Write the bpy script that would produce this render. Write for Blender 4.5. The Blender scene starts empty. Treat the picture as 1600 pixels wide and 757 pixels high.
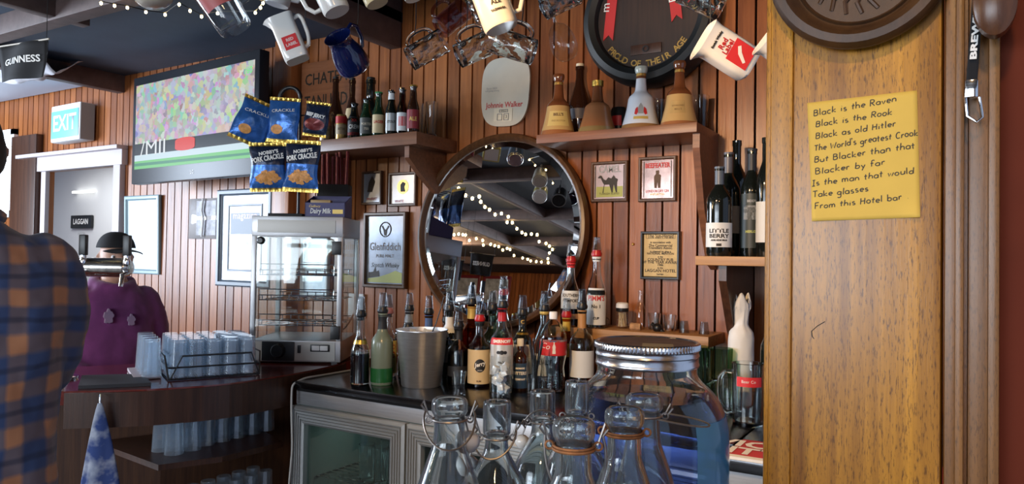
import bpy, bmesh, math, random
from mathutils import Vector, Matrix, Euler, noise as mnoise
random.seed(7)
SC = bpy.context.scene
COL = SC.collection
R = math.radians
PI = math.pi

# ------------------------------------------------------------------ camera
F_PX = 1150.0
YAW, PITCH, ROLL = R(31.0), R(1.1), R(0.9)
CAM = Vector((0, 0, 1.43))
FWD = Vector((-math.sin(YAW) * math.cos(PITCH), math.cos(YAW) * math.cos(PITCH), math.sin(PITCH)))
_r0 = Vector((math.cos(YAW), math.sin(YAW), 0))
_u0 = _r0.cross(FWD)
RIGHT = _r0 * math.cos(ROLL) + _u0 * math.sin(ROLL)
UP = _u0 * math.cos(ROLL) - _r0 * math.sin(ROLL)
cam = bpy.data.cameras.new('camera')
cam.sensor_width = 36
cam.lens = F_PX / 1600 * 36
cam.clip_start = 0.02
camo = bpy.data.objects.new('camera', cam)
COL.objects.link(camo)
camo.matrix_world = Matrix(((RIGHT.x, UP.x, -FWD.x, CAM.x), (RIGHT.y, UP.y, -FWD.y, CAM.y), (RIGHT.z, UP.z, -FWD.z, CAM.z), (0, 0, 0, 1)))
SC.camera = camo

# ------------------------------------------------------------------ render look
SC.view_settings.view_transform = 'Standard'
SC.view_settings.look = 'None'
SC.view_settings.gamma = 1
SC.view_settings.exposure = 0.1
SC.view_settings.use_curve_mapping = False
cy = SC.cycles
cy.max_bounces = 14
cy.transmission_bounces = 12
cy.glossy_bounces = 6
cy.diffuse_bounces = 3
cy.transparent_max_bounces = 40
cy.caustics_reflective = False
cy.caustics_refractive = False
cy.sample_clamp_indirect = 4
WINDOW_POWER = 16.0        # daylight seen in the window panes
WARM_POWER = 9.0           # warm ceiling lamp over the front bar
w = bpy.data.worlds.new('world')
SC.world = w
w.use_nodes = True
w.node_tree.nodes['Background'].inputs[0].default_value = (.55, .7, 1, 1)
w.node_tree.nodes['Background'].inputs[1].default_value = .6

def lamp(name, kind, loc, power, col, size=.1, target=None, sy=None):
    l = bpy.data.lights.new(name, kind)
    l.energy = power
    l.color = col
    if kind == 'AREA':
        l.shape = 'RECTANGLE'
        l.size = size
        l.size_y = sy or size
    else:
        l.shadow_soft_size = size
    o = bpy.data.objects.new(name, l)
    o.location = loc
    if target is not None:
        o.rotation_euler = (Vector(target) - Vector(loc)).to_track_quat('-Z', 'Y').to_euler()
    COL.objects.link(o)
    return o
# daylight falling in through the street windows behind the camera and along the left wall
lamp('window_light', 'AREA', (-2.2, -3.6, 1.75), 75, (.78, .88, 1), 2.6, (-2.4, 2.7, 1.1), 1.3)
lamp('window_light', 'AREA', (-.1, -3.6, 1.75), 24, (.80, .89, 1), 1.2, (-.6, 2.7, 1.2), 1.3)
lamp('window_light', 'AREA', (-6.4, .2, 1.7), 230, (.72, .84, 1), 2.0, (-3.2, 2.2, 1.2), 1.4)
lamp('passage_light', 'AREA', (-7.6, 3.7, 2.4), 40, (.95, .97, 1), 1.2, (-7.6, 3.7, 0))
# warm lamps under the bar ceiling, and an added fill
lamp('bar_lamp', 'POINT', (.05, -.35, 2.25), 20, (1, .60, .26), .05)
sp = lamp('bar_lamp', 'SPOT', (-.95, .80, 2.04), 85, (1, .60, .27), .06, (-.50, 2.77, 1.10))
sp.data.spot_size, sp.data.spot_blend = R(98), .6
lamp('public_bar_fill', 'POINT', (-5.6, -1.9, 2.3), 70, (1, .72, .45), .1)  # unseen fill added to brighten the far wall in the mirror

# ------------------------------------------------------------------ picture helpers: a pixel to a place in the room
def ray(px, py):
    return FWD + RIGHT * ((px - 800) / F_PX) + UP * ((378.5 - py) / F_PX)
def onY(px, py, Y):
    d = ray(px, py)
    return CAM + d * (Y / d.y)
def onZ(px, py, Z):
    d = ray(px, py)
    return CAM + d * ((Z - CAM.z) / d.z)
def atD(px, py, D):
    return CAM + ray(px, py) * D
def depth(p):
    return (Vector(p) - CAM).dot(FWD)
def face_cam(p):
    return math.atan2(-p[0], p[1])

# ------------------------------------------------------------------ materials
def nodes(name):
    m = bpy.data.materials.new(name)
    m.use_nodes = True
    nt = m.node_tree
    return m, nt, nt.nodes['Principled BSDF']
def N(nt, t, **kw):
    n = nt.nodes.new(t)
    for k, v in kw.items():
        if k.startswith('i_'):
            n.inputs[k[2:].replace('_', ' ')].default_value = v
        elif k.startswith('n_'):
            n.inputs[int(k[2:])].default_value = v
        else:
            setattr(n, k, v)
    return n
def c4(c):
    return (c[0], c[1], c[2], 1)
def mat(name, col, rough=.5, metal=0, var=0, scale=12, stretch=(1, 1, 1), bump=0, spec=.5, coat=0, emit=None, es=0, sheen=0):
    m, nt, b = nodes(name)
    b.inputs['Base Color'].default_value = c4(col)
    b.inputs['Roughness'].default_value = rough
    b.inputs['Metallic'].default_value = metal
    b.inputs['Specular IOR Level'].default_value = spec
    b.inputs['Coat Weight'].default_value = coat
    b.inputs['Coat Roughness'].default_value = .12
    if sheen:
        b.inputs['Sheen Weight'].default_value = sheen
    if emit:
        b.inputs['Emission Color'].default_value = c4(emit)
        b.inputs['Emission Strength'].default_value = es
    if var or bump:
        tc = N(nt, 'ShaderNodeTexCoord')
        mp = N(nt, 'ShaderNodeMapping', i_Scale=stretch)
        no = N(nt, 'ShaderNodeTexNoise', i_Scale=scale, i_Detail=6, i_Roughness=.62)
        nt.links.new(tc.outputs['Object'], mp.inputs[0])
        nt.links.new(mp.outputs[0], no.inputs['Vector'])
        if var:
            mx = N(nt, 'ShaderNodeMix', data_type='RGBA')
            mx.inputs[6].default_value = c4([x * (1 - var) for x in col])
            mx.inputs[7].default_value = c4([min(1, x * (1 + var)) for x in col])
            rp = N(nt, 'ShaderNodeMapRange', n_1=.3, n_2=.7)
            nt.links.new(no.outputs[0], rp.inputs[0])
            nt.links.new(rp.outputs[0], mx.inputs[0])
            nt.links.new(mx.outputs[2], b.inputs['Base Color'])
        if bump:
            bp = N(nt, 'ShaderNodeBump', i_Strength=bump, i_Distance=.01)
            nt.links.new(no.outputs[0], bp.inputs['Height'])
            nt.links.new(bp.outputs[0], b.inputs['Normal'])
    return m
def boards_mat(name, c1, c2, axis=0, pitch=.07, rough=.32):
    """varnished boards: a tone of its own for every board, long grain, knots"""
    m, nt, b = nodes(name)
    tc = N(nt, 'ShaderNodeTexCoord')
    sx = N(nt, 'ShaderNodeSeparateXYZ')
    nt.links.new(tc.outputs['Object'], sx.inputs[0])
    dv = N(nt, 'ShaderNodeMath', operation='DIVIDE', n_1=pitch)
    nt.links.new(sx.outputs[axis], dv.inputs[0])
    fl = N(nt, 'ShaderNodeMath', operation='FLOOR')
    nt.links.new(dv.outputs[0], fl.inputs[0])
    wn = N(nt, 'ShaderNodeTexWhiteNoise', noise_dimensions='1D')
    nt.links.new(fl.outputs[0], wn.inputs['W'])
    mp = N(nt, 'ShaderNodeMapping', i_Scale=(14, 14, .9))
    nt.links.new(tc.outputs['Object'], mp.inputs[0])
    no = N(nt, 'ShaderNodeTexNoise', i_Scale=4.0, i_Detail=8, i_Roughness=.65)
    nt.links.new(mp.outputs[0], no.inputs['Vector'])
    ad = N(nt, 'ShaderNodeMath', operation='MULTIPLY_ADD', n_1=.55)
    nt.links.new(wn.outputs[0], ad.inputs[0])
    mr = N(nt, 'ShaderNodeMapRange', n_1=.3, n_2=.75, n_3=0, n_4=.55)
    nt.links.new(no.outputs[0], mr.inputs[0])
    nt.links.new(mr.outputs[0], ad.inputs[2])
    mx = N(nt, 'ShaderNodeMix', data_type='RGBA')
    mx.inputs[6].default_value = c4(c1)
    mx.inputs[7].default_value = c4(c2)
    nt.links.new(ad.outputs[0], mx.inputs[0])
    nt.links.new(mx.outputs[2], b.inputs['Base Color'])
    b.inputs['Roughness'].default_value = rough
    b.inputs['Specular IOR Level'].default_value = .45
    bp = N(nt, 'ShaderNodeBump', i_Strength=.12, i_Distance=.01)
    nt.links.new(no.outputs[0], bp.inputs['Height'])
    nt.links.new(bp.outputs[0], b.inputs['Normal'])
    return m
def wood(name, c1, c2, rough=.35, scale=3.0, stretch=(22, 22, 1), flecks=0, coat=0):
    m, nt, b = nodes(name)
    tc = N(nt, 'ShaderNodeTexCoord')
    mp = N(nt, 'ShaderNodeMapping', i_Scale=stretch)
    nt.links.new(tc.outputs['Object'], mp.inputs[0])
    no = N(nt, 'ShaderNodeTexNoise', i_Scale=scale, i_Detail=9, i_Roughness=.68)
    nt.links.new(mp.outputs[0], no.inputs['Vector'])
    mr = N(nt, 'ShaderNodeMapRange', n_1=.32, n_2=.7)
    nt.links.new(no.outputs[0], mr.inputs[0])
    mx = N(nt, 'ShaderNodeMix', data_type='RGBA')
    mx.inputs[6].default_value = c4(c1)
    mx.inputs[7].default_value = c4(c2)
    nt.links.new(mr.outputs[0], mx.inputs[0])
    out = mx.outputs[2]
    if flecks:
        mp2 = N(nt, 'ShaderNodeMapping', i_Scale=(stretch[0] * 34, stretch[1] * 34, stretch[2] * 150))
        nt.links.new(tc.outputs['Object'], mp2.inputs[0])
        n2 = N(nt, 'ShaderNodeTexNoise', i_Scale=1.0, i_Detail=3, i_Roughness=.6)
        nt.links.new(mp2.outputs[0], n2.inputs['Vector'])
        m2 = N(nt, 'ShaderNodeMapRange', n_1=.54, n_2=.66, n_3=0, n_4=flecks)
        nt.links.new(n2.outputs[0], m2.inputs[0])
        mf = N(nt, 'ShaderNodeMix', data_type='RGBA')
        mf.inputs[7].default_value = c4([x * .45 for x in c1])
        nt.links.new(m2.outputs[0], mf.inputs[0])
        nt.links.new(out, mf.inputs[6])
        out = mf.outputs[2]
    nt.links.new(out, b.inputs['Base Color'])
    b.inputs['Roughness'].default_value = rough
    b.inputs['Coat Weight'].default_value = coat
    b.inputs['Coat Roughness'].default_value = .15
    bp = N(nt, 'ShaderNodeBump', i_Strength=.1, i_Distance=.006)
    nt.links.new(no.outputs[0], bp.inputs['Height'])
    nt.links.new(bp.outputs[0], b.inputs['Normal'])
    return m
def thin_glass(name, tint=(.97, .985, .99), rough=.02, ior=1.5):
    m, nt, b = nodes(name)
    nt.nodes.remove(b)
    out = nt.nodes['Material Output']
    fr = N(nt, 'ShaderNodeFresnel', i_IOR=ior)
    ge = N(nt, 'ShaderNodeNewGeometry')        # a thin wall reflects alike from both faces
    mr = N(nt, 'ShaderNodeMapRange', n_3=ior, n_4=1 / ior)
    nt.links.new(ge.outputs['Backfacing'], mr.inputs[0])
    nt.links.new(mr.outputs[0], fr.inputs[0])
    tr = N(nt, 'ShaderNodeBsdfTransparent')
    tr.inputs[0].default_value = c4(tint)
    gl = N(nt, 'ShaderNodeBsdfGlossy', i_Roughness=rough)
    gl.inputs[0].default_value = (1, 1, 1, 1)
    mx = N(nt, 'ShaderNodeMixShader')
    nt.links.new(fr.outputs[0], mx.inputs[0])
    nt.links.new(tr.outputs[0], mx.inputs[1])
    nt.links.new(gl.outputs[0], mx.inputs[2])
    nt.links.new(mx.outputs[0], out.inputs[0])
    return m
def solid_glass(name, tint=(.97, .985, .99), rough=0, ior=1.46):
    m, nt, b = nodes(name)
    nt.nodes.remove(b)
    g = N(nt, 'ShaderNodeBsdfGlass', i_IOR=ior, i_Roughness=rough)
    g.inputs[0].default_value = c4(tint)
    nt.links.new(g.outputs[0], nt.nodes['Material Output'].inputs[0])
    return m
def plaid_mat(name):
    m, nt, b = nodes(name)
    tc = N(nt, 'ShaderNodeTexCoord')
    nz = N(nt, 'ShaderNodeTexNoise', i_Scale=5, i_Detail=2)
    nt.links.new(tc.outputs['Object'], nz.inputs['Vector'])
    va = N(nt, 'ShaderNodeVectorMath', operation='MULTIPLY_ADD')
    va.inputs[1].default_value = (.035, .035, .05)
    nt.links.new(nz.outputs['Color'], va.inputs[0])
    nt.links.new(tc.outputs['Object'], va.inputs[2])
    sx = N(nt, 'ShaderNodeSeparateXYZ')
    nt.links.new(va.outputs[0], sx.inputs[0])
    def stripes(k, pitch, off, wd, soft=.05):
        a = N(nt, 'ShaderNodeMath', operation='MULTIPLY_ADD', n_1=1 / pitch, n_2=off)
        nt.links.new(sx.outputs[k], a.inputs[0])
        f = N(nt, 'ShaderNodeMath', operation='FRACT')
        nt.links.new(a.outputs[0], f.inputs[0])
        s = N(nt, 'ShaderNodeMath', operation='SUBTRACT', n_1=.5)
        nt.links.new(f.outputs[0], s.inputs[0])
        ab = N(nt, 'ShaderNodeMath', operation='ABSOLUTE')
        nt.links.new(s.outputs[0], ab.inputs[0])
        r = N(nt, 'ShaderNodeMapRange', n_1=wd - soft, n_2=wd + soft, n_3=1, n_4=0)
        nt.links.new(ab.outputs[0], r.inputs[0])
        return r
    vx, hz = stripes(0, .088, .35, .2), stripes(2, .098, .2, .2)
    thin = stripes(2, .098, .7, .06, .03)
    ad = N(nt, 'ShaderNodeMath', operation='ADD')
    nt.links.new(vx.outputs[0], ad.inputs[0])
    nt.links.new(hz.outputs[0], ad.inputs[1])
    hf = N(nt, 'ShaderNodeMath', operation='MULTIPLY', n_1=.5)
    nt.links.new(ad.outputs[0], hf.inputs[0])
    cr = N(nt, 'ShaderNodeValToRGB')
    e = cr.color_ramp.elements
    e[0].position, e[0].color = 0, (.042, .080, .205, 1)
    e[1].position, e[1].color = 1, (.56, .26, .13, 1)
    k = cr.color_ramp.elements.new(.5)
    k.color = (.165, .135, .165, 1)
    nt.links.new(hf.outputs[0], cr.inputs[0])
    mx = N(nt, 'ShaderNodeMix', data_type='RGBA')
    mx.inputs[7].default_value = (.012, .022, .06, 1)
    ml = N(nt, 'ShaderNodeMath', operation='MULTIPLY', n_1=.6)
    nt.links.new(thin.outputs[0], ml.inputs[0])
    nt.links.new(ml.outputs[0], mx.inputs[0])
    nt.links.new(cr.outputs[0], mx.inputs[6])
    nt.links.new(mx.outputs[2], b.inputs['Base Color'])
    b.inputs['Roughness'].default_value = .9
    b.inputs['Sheen Weight'].default_value = .3
    return m
def crowd_mat(name):
    """a lit screen picture: spectators in many colours"""
    m, nt, b = nodes(name)
    tc = N(nt, 'ShaderNodeTexCoord')
    vo = N(nt, 'ShaderNodeTexVoronoi', i_Scale=30, i_Randomness=1)
    nw = N(nt, 'ShaderNodeTexNoise', i_Scale=40, i_Detail=3)
    nt.links.new(tc.outputs['Object'], nw.inputs['Vector'])
    wv = N(nt, 'ShaderNodeVectorMath', operation='MULTIPLY_ADD')
    wv.inputs[1].default_value = (.05, .05, .05)
    nt.links.new(nw.outputs['Color'], wv.inputs[0])
    nt.links.new(tc.outputs['Object'], wv.inputs[2])
    nt.links.new(wv.outputs[0], vo.inputs['Vector'])
    hs = N(nt, 'ShaderNodeHueSaturation', i_Saturation=.95, i_Value=.95)
    nt.links.new(vo.outputs['Color'], hs.inputs['Color'])
    n2 = N(nt, 'ShaderNodeTexNoise', i_Scale=6)
    nt.links.new(tc.outputs['Object'], n2.inputs['Vector'])
    mx = N(nt, 'ShaderNodeMix', data_type='RGBA')
    mx.inputs[7].default_value = (.60, .62, .66, 1)
    nt.links.new(n2.outputs[0], mx.inputs[0])
    nt.links.new(hs.outputs[0], mx.inputs[6])
    nt.links.new(mx.outputs[2], b.inputs['Emission Color'])
    b.inputs['Emission Strength'].default_value = .75
    b.inputs['Base Color'].default_value = (.02, .02, .02, 1)
    b.inputs['Specular IOR Level'].default_value = .08
    b.inputs['Roughness'].default_value = .3
    return m
def glow(name, col, s):
    return mat(name, (.02, .02, .02), .3, emit=col, es=s, spec=.08)

BOARD = boards_mat('varnished_boards', (.115, .030, .010), (.42, .145, .042))
BOARD_SIDE = boards_mat('varnished_boards_side', (.16, .05, .02), (.36, .13, .05), axis=1)
DARKWOOD = wood('dark_wood', (.035, .014, .008), (.085, .034, .018), .35)
SHELFWOOD = wood('red_shelf_wood', (.13, .05, .025), (.24, .095, .045), .4, stretch=(1, 22, 22))
SHELFPALE = wood('pale_shelf_wood', (.30, .15, .06), (.48, .26, .11), .45, stretch=(1, 22, 22))
PILLARWOOD = wood('golden_oak', (.22, .080, .008), (.66, .30, .024), .30, 2.2, (26, 26, .8), .8, 0)
TRIMWOOD = wood('brown_trim_wood', (.14, .058, .012), (.30, .13, .028), .34, 2.2, (30, 30, 1.1), .6, 0)
REDPAINT = mat('dark_red_paint', (.13, .022, .008), .6, var=.12, scale=5, spec=.12)
BARTOP = wood('red_bar_top', (.12, .018, .012), (.22, .035, .022), .12, 2, (14, 14, 14), 0, .6)
BEAM = mat('stained_beam', (.10, .066, .062), .6, var=.25, scale=5, stretch=(3, 3, 3))
CEIL = mat('dark_ceiling', (.022, .019, .020), .7, var=.2, scale=3)
CEILFLARE = mat('flare_blue_ceiling', (.034, .056, .092), .65, var=.15, scale=3)  # lens flare and screen glow put into the ceiling colour as blue
CEILPALE = mat('pale_ceiling', (.42, .48, .58), .6)
FLOORM = mat('dark_floor', (.045, .035, .03), .5, var=.3, scale=4)
WHITE = mat('white_paint', (.78, .79, .80), .5)
CREAM = mat('cream_plastic', (.72, .66, .52), .4)
CHINA = mat('white_china', (.80, .79, .75), .18, coat=.5)
CHINACREAM = mat('cream_china', (.66, .55, .33), .2, coat=.5)
BLACK = mat('black_plastic', (.008, .008, .009), .35)
MATTBLACK = mat('matt_black', (.007, .007, .008), .7)
BLACKMETAL = mat('black_wire', (.012, .012, .014), .4)
STEEL = mat('brushed_steel', (.60, .61, .63), .45, .85, var=.10, scale=10, stretch=(1, 1, 22), bump=.03)
STEELDARK = mat('worn_steel_top', (.10, .10, .105), .22, 1, var=.25, scale=14)
ALU = mat('ribbed_aluminium', (.50, .51, .50), .42, .8)
CHROME = mat('chrome', (.75, .76, .78), .08, 1)
TIN = mat('pressed_tin', (.70, .70, .72), .25, 1, var=.1, scale=20)
WIRE = mat('rusty_wire', (.34, .31, .29), .42, 1, var=.4, scale=60)
GOLD = mat('gold_foil', (.62, .43, .10), .28, .9, var=.35, scale=50, bump=.2)
GILT = mat('gilt', (.75, .48, .14), .3, .8)
GLASS = thin_glass('clear_glass')
GLASS2 = thin_glass('grey_clear_glass', (.90, .92, .92), .03)
CUP = thin_glass('clear_plastic_cup', (.80, .82, .84), .08, 1.32)
GLASSGREEN = thin_glass('green_glass', (.36, .52, .38), .03)
GLASSBROWN = thin_glass('brown_glass', (.16, .06, .02), .04)
GLASSDARK = mat('black_bottle_glass', (.006, .008, .007), .08, spec=.6)
GLASSGREENDARK = mat('deep_green_glass', (.008, .028, .012), .08, spec=.6)
GLASSBROWNDARK = mat('deep_brown_glass', (.028, .010, .005), .09, spec=.6)
HEAVY = solid_glass('thick_clear_glass', (.955, .98, .985))
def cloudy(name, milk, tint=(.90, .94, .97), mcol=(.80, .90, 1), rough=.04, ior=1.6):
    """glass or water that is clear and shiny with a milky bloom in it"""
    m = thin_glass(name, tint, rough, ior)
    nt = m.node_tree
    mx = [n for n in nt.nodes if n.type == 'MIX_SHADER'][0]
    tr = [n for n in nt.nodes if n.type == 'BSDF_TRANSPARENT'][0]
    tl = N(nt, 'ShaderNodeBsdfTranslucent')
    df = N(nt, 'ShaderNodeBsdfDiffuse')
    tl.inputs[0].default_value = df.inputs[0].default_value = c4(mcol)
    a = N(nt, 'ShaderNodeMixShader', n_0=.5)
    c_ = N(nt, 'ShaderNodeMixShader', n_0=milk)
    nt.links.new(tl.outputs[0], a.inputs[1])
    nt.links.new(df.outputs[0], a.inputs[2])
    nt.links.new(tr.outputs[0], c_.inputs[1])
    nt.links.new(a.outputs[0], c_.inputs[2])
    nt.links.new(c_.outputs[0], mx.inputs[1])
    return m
def hazy(name, haze):
    """thick glass with a faint bloom of dust and scratches"""
    m = solid_glass(name, (.955, .98, .985))
    nt = m.node_tree
    g = [n for n in nt.nodes if n.type == 'BSDF_GLASS'][0]
    tl, df = N(nt, 'ShaderNodeBsdfTranslucent'), N(nt, 'ShaderNodeBsdfDiffuse')
    tl.inputs[0].default_value = df.inputs[0].default_value = (.72, .82, .90, 1)
    a, b = N(nt, 'ShaderNodeMixShader', n_0=.5), N(nt, 'ShaderNodeMixShader', n_0=haze)
    nt.links.new(tl.outputs[0], a.inputs[1])
    nt.links.new(df.outputs[0], a.inputs[2])
    nt.links.new(g.outputs[0], b.inputs[1])
    nt.links.new(a.outputs[0], b.inputs[2])
    nt.links.new(b.outputs[0], nt.nodes['Material Output'].inputs[0])
    return m
HAZY = hazy('hazy_bottle_glass', .07)
HAZYJAR = hazy('hazy_jar_glass', .035)
REFRACTBAND = cloudy('refraction_band', .78, (.40, .66, .97), (.20, .62, 1), .08, 1.4)  # colour of a bright refraction, painted on the jar side
WATER = cloudy('still_water', .16, (.82, .90, .92), (.72, .84, .88), .02, 1.2)
REFRACTWATER = cloudy('refraction_tinted_water', .10, (.34, .46, .86), (.22, .42, 1), .03, 1.3)  # blue of refraction and window reflections put into the water's tint
PANE = thin_glass('pane', (.93, .96, .95), .02)
FROST = mat('frosted_glass', (.20, .25, .19), .22, spec=.5)
PAPER = mat('paper', (.72, .70, .64), .7)
CREAMPAPER = mat('aged_paper', (.66, .50, .25), .75, var=.12, scale=25)
NOTE = mat('yellow_note_paper', (.78, .50, .085), .75, var=.06, scale=9)
INK = mat('black_ink', (.025, .017, .010), .6)
INKBROWN = mat('brown_ink', (.09, .045, .02), .6)
REDINK = mat('red_ink', (.50, .022, .022), .5)
WHITEINK = mat('white_ink', (.82, .82, .80), .5)
GOLDINK = mat('gold_ink', (.66, .46, .12), .4, .3)
BLUEINK = mat('blue_ink', (.06, .12, .30), .5)
GREYINK = mat('grey_ink', (.30, .30, .30), .5)
TEALINK = mat('teal_panel', (.10, .36, .40), .45)
PINKINK = mat('pink_print', (.62, .30, .30), .3)
YELINK = mat('yellow_print', (.62, .45, .08), .5)
LIMEINK = mat('olive_print', (.38, .40, .10), .5)
MIRROR = mat('mirror_glass', (.86, .87, .88), .01, 1)
SILVERED = mat('silvered_pane', (.34, .38, .44), .22, .55, var=.25, scale=4)
PURPLECARD = mat('purple_card', (.035, .028, .14), .45)
NAVYFOIL = mat('navy_foil', (.012, .022, .055), .25, .35, bump=.25, scale=26)
BLUEFOIL = mat('blue_foil', (.03, .13, .42), .25, .4, var=.35, scale=16, bump=.3)
REDFOIL = mat('dark_red_foil', (.14, .012, .014), .28, .3, var=.3, scale=20, bump=.25)
CRACKLE = mat('crackle_print', (.68, .30, .07), .5, var=.35, scale=70)
BLUEENAMEL = mat('blue_enamel', (.004, .010, .065), .08, coat=.8)
BELLBROWN = mat('brown_glaze', (.15, .052, .020), .15, coat=.6, var=.15, scale=10)
BELLCREAM = mat('cream_glaze', (.44, .29, .12), .25, coat=.5)
BELLTAN = mat('tan_glaze', (.27, .11, .045), .18, coat=.6)
BELLWHITE = mat('white_glaze', (.62, .66, .72), .15, coat=.6)
REDPLASTIC = mat('red_plastic', (.42, .012, .015), .3)
SKIN = mat('skin', (.50, .27, .18), .55)
HAIR = mat('dark_hair', (.018, .012, .009), .7)
PLAID = plaid_mat('plaid_cloth')
HOODIE = mat('purple_fleece', (.16, .030, .13), .95, var=.15, scale=14, sheen=.3)
DENIM = mat('dark_trousers', (.015, .017, .03), .9)
BLACKCLOTH = mat('black_cloth', (.008, .008, .010), .9)
TOWEL = None
# ------------------------------------------------------------------ mesh building
class MB:
    def __init__(s):
        s.bm = bmesh.new()
        s.mi = 0
        s.M = None
    def _v(s, p):
        p = Vector(p)
        return s.bm.verts.new(s.M @ p if s.M else p)
    def _f(s, vs):
        try:
            f = s.bm.faces.new(vs)
            f.material_index = s.mi
            return f
        except ValueError:
            return None
    def box(s, a, b, bev=0):
        """box between corners a and b"""
        x0, y0, z0 = [min(p, q) for p, q in zip(a, b)]
        x1, y1, z1 = [max(p, q) for p, q in zip(a, b)]
        v = [s._v(p) for p in ((x0, y0, z0), (x1, y0, z0), (x1, y1, z0), (x0, y1, z0), (x0, y0, z1), (x1, y0, z1), (x1, y1, z1), (x0, y1, z1))]
        fs = [s._f([v[i] for i in q]) for q in ((3, 2, 1, 0), (4, 5, 6, 7), (0, 1, 5, 4), (1, 2, 6, 5), (2, 3, 7, 6), (3, 0, 4, 7))]
        if bev:
            es = list({e for f in fs for e in f.edges})
            r = bmesh.ops.bevel(s.bm, geom=es, offset=bev, segments=2, affect='EDGES', profile=.6)
            for f in r['faces']:
                f.material_index = s.mi
        return s
    def lathe(s, prof, seg=28, sx=1, sy=1, cx=0, cyy=0, cz=0):
        rings = []
        for r, z in prof:
            if r < 1e-5:
                rings.append([s._v((cx, cyy, z + cz))])
            else:
                rings.append([s._v((cx + sx * r * math.cos(2 * PI * k / seg), cyy + sy * r * math.sin(2 * PI * k / seg), z + cz)) for k in range(seg)])
        for a, b in zip(rings, rings[1:]):
            for k in range(seg):
                q = (k + 1) % seg
                if len(a) == 1 and len(b) == 1:
                    continue
                if len(a) == 1:
                    s._f([a[0], b[q], b[k]])
                elif len(b) == 1:
                    s._f([a[k], a[q], b[0]])
                else:
                    s._f([a[k], a[q], b[q], b[k]])
        return s
    def loft(s, rings, cap=True):
        vs = [[s._v(p) for p in r] for r in rings]
        n = len(vs[0])
        for a, b in zip(vs, vs[1:]):
            for k in range(n):
                q = (k + 1) % n
                s._f([a[k], a[q], b[q], b[k]])
        if cap:
            s._f(list(reversed(vs[0])))
            s._f(vs[-1])
        return s
    def tube(s, pts, r, seg=8, closed=False):
        pts = [Vector(p) for p in pts]
        n = len(pts)
        rings = []
        prev = None
        for i, p in enumerate(pts):
            if closed:
                t = pts[(i + 1) % n] - pts[i - 1]
            else:
                t = pts[min(i + 1, n - 1)] - pts[max(i - 1, 0)]
            t.normalize()
            if prev is None:
                u = t.orthogonal().normalized()
            else:
                u = prev - t * prev.dot(t)
                u = u.normalized() if u.length > 1e-6 else t.orthogonal().normalized()
            prev = u
            wv = t.cross(u)
            rr = r[i] if isinstance(r, (list, tuple)) else r
            rings.append([s._v(p + (u * math.cos(2 * PI * k / seg) + wv * math.sin(2 * PI * k / seg)) * rr) for k in range(seg)])
        pr = list(zip(rings, rings[1:])) + ([(rings[-1], rings[0])] if closed else [])
        for a, b in pr:
            for k in range(seg):
                q = (k + 1) % seg
                s._f([a[k], a[q], b[q], b[k]])
        if not closed:
            s._f(list(reversed(rings[0])))
            s._f(rings[-1])
        return s
    def prism(s, poly, y0, y1):
        """outline in x,z pushed along y"""
        a = [s._v((x, y0, z)) for x, z in poly]
        b = [s._v((x, y1, z)) for x, z in poly]
        n = len(poly)
        s._f(a)
        s._f(list(reversed(b)))
        for k in range(n):
            q = (k + 1) % n
            s._f([a[q], a[k], b[k], b[q]])
        return s
    def slab(s, poly, z0, z1):
        """outline in x,y pushed along z"""
        a = [s._v((x, y, z0)) for x, y in poly]
        b = [s._v((x, y, z1)) for x, y in poly]
        n = len(poly)
        s._f(list(reversed(a)))
        s._f(b)
        for k in range(n):
            q = (k + 1) % n
            s._f([a[k], a[q], b[q], b[k]])
        return s
    def quad(s, *p):
        s._f([s._v(q) for q in p])
        return s
    def grid(s, fn, nu, nv):
        v = [[s._v(fn(i / nu, j / nv)) for i in range(nu + 1)] for j in range(nv + 1)]
        for j in range(nv):
            for i in range(nu):
                s._f([v[j][i], v[j][i + 1], v[j + 1][i + 1], v[j + 1][i]])
        return s
    def sphere(s, c, r, seg=14, sz=1):
        k = seg // 2
        s.lathe([(r * math.sin(PI * i / k), -r * sz * math.cos(PI * i / k)) for i in range(k + 1)], seg, cx=c[0], cyy=c[1], cz=c[2])
        return s
    def obj(s, name, m, parent=None, smooth=True, thick=0, sub=0, angle=.7):
        bmesh.ops.recalc_face_normals(s.bm, faces=s.bm.faces)
        me = bpy.data.meshes.new(name)
        s.bm.to_mesh(me)
        s.bm.free()
        for q in (m if isinstance(m, (list, tuple)) else [m]):
            me.materials.append(q)
        if smooth:
            me.polygons.foreach_set('use_smooth', [True] * len(me.polygons))
            me.set_sharp_from_angle(angle=angle)
        o = bpy.data.objects.new(name, me)
        COL.objects.link(o)
        if parent:
            o.parent = parent
        if thick:
            md = o.modifiers.new('wall', 'SOLIDIFY')
            md.thickness = thick
            md.offset = -1
        if sub:
            md = o.modifiers.new('smooth', 'SUBSURF')
            md.levels = md.render_levels = sub
        return o

def tag(o, label, cat, group=None):
    o['label'] = label
    o['category'] = cat
    if group:
        o['group'] = group
    return o
def thing(name, label, cat, loc=(0, 0, 0), rz=0, group=None, mtx=None):
    o = bpy.data.objects.new(name, None)
    o.empty_display_size = .05
    COL.objects.link(o)
    if mtx is not None:
        o.matrix_world = mtx
    else:
        o.location = loc
        o.rotation_euler = (0, 0, rz)
    return tag(o, label, cat, group)
def struct(o):
    o['kind'] = 'structure'
    return o
def dup(root, loc=None, rz=None, label=None, mtx=None):
    r = root.copy()
    COL.objects.link(r)
    if mtx is not None:
        r.matrix_world = mtx
    else:
        r.location = loc
        if rz is not None:
            r.rotation_euler = (0, 0, rz)
    if label:
        r['label'] = label
    for ch in list(root.children):
        c = ch.copy()
        COL.objects.link(c)
        c.parent = r
        for g in ch.children:
            d = g.copy()
            COL.objects.link(d)
            d.parent = c
    return r
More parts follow.
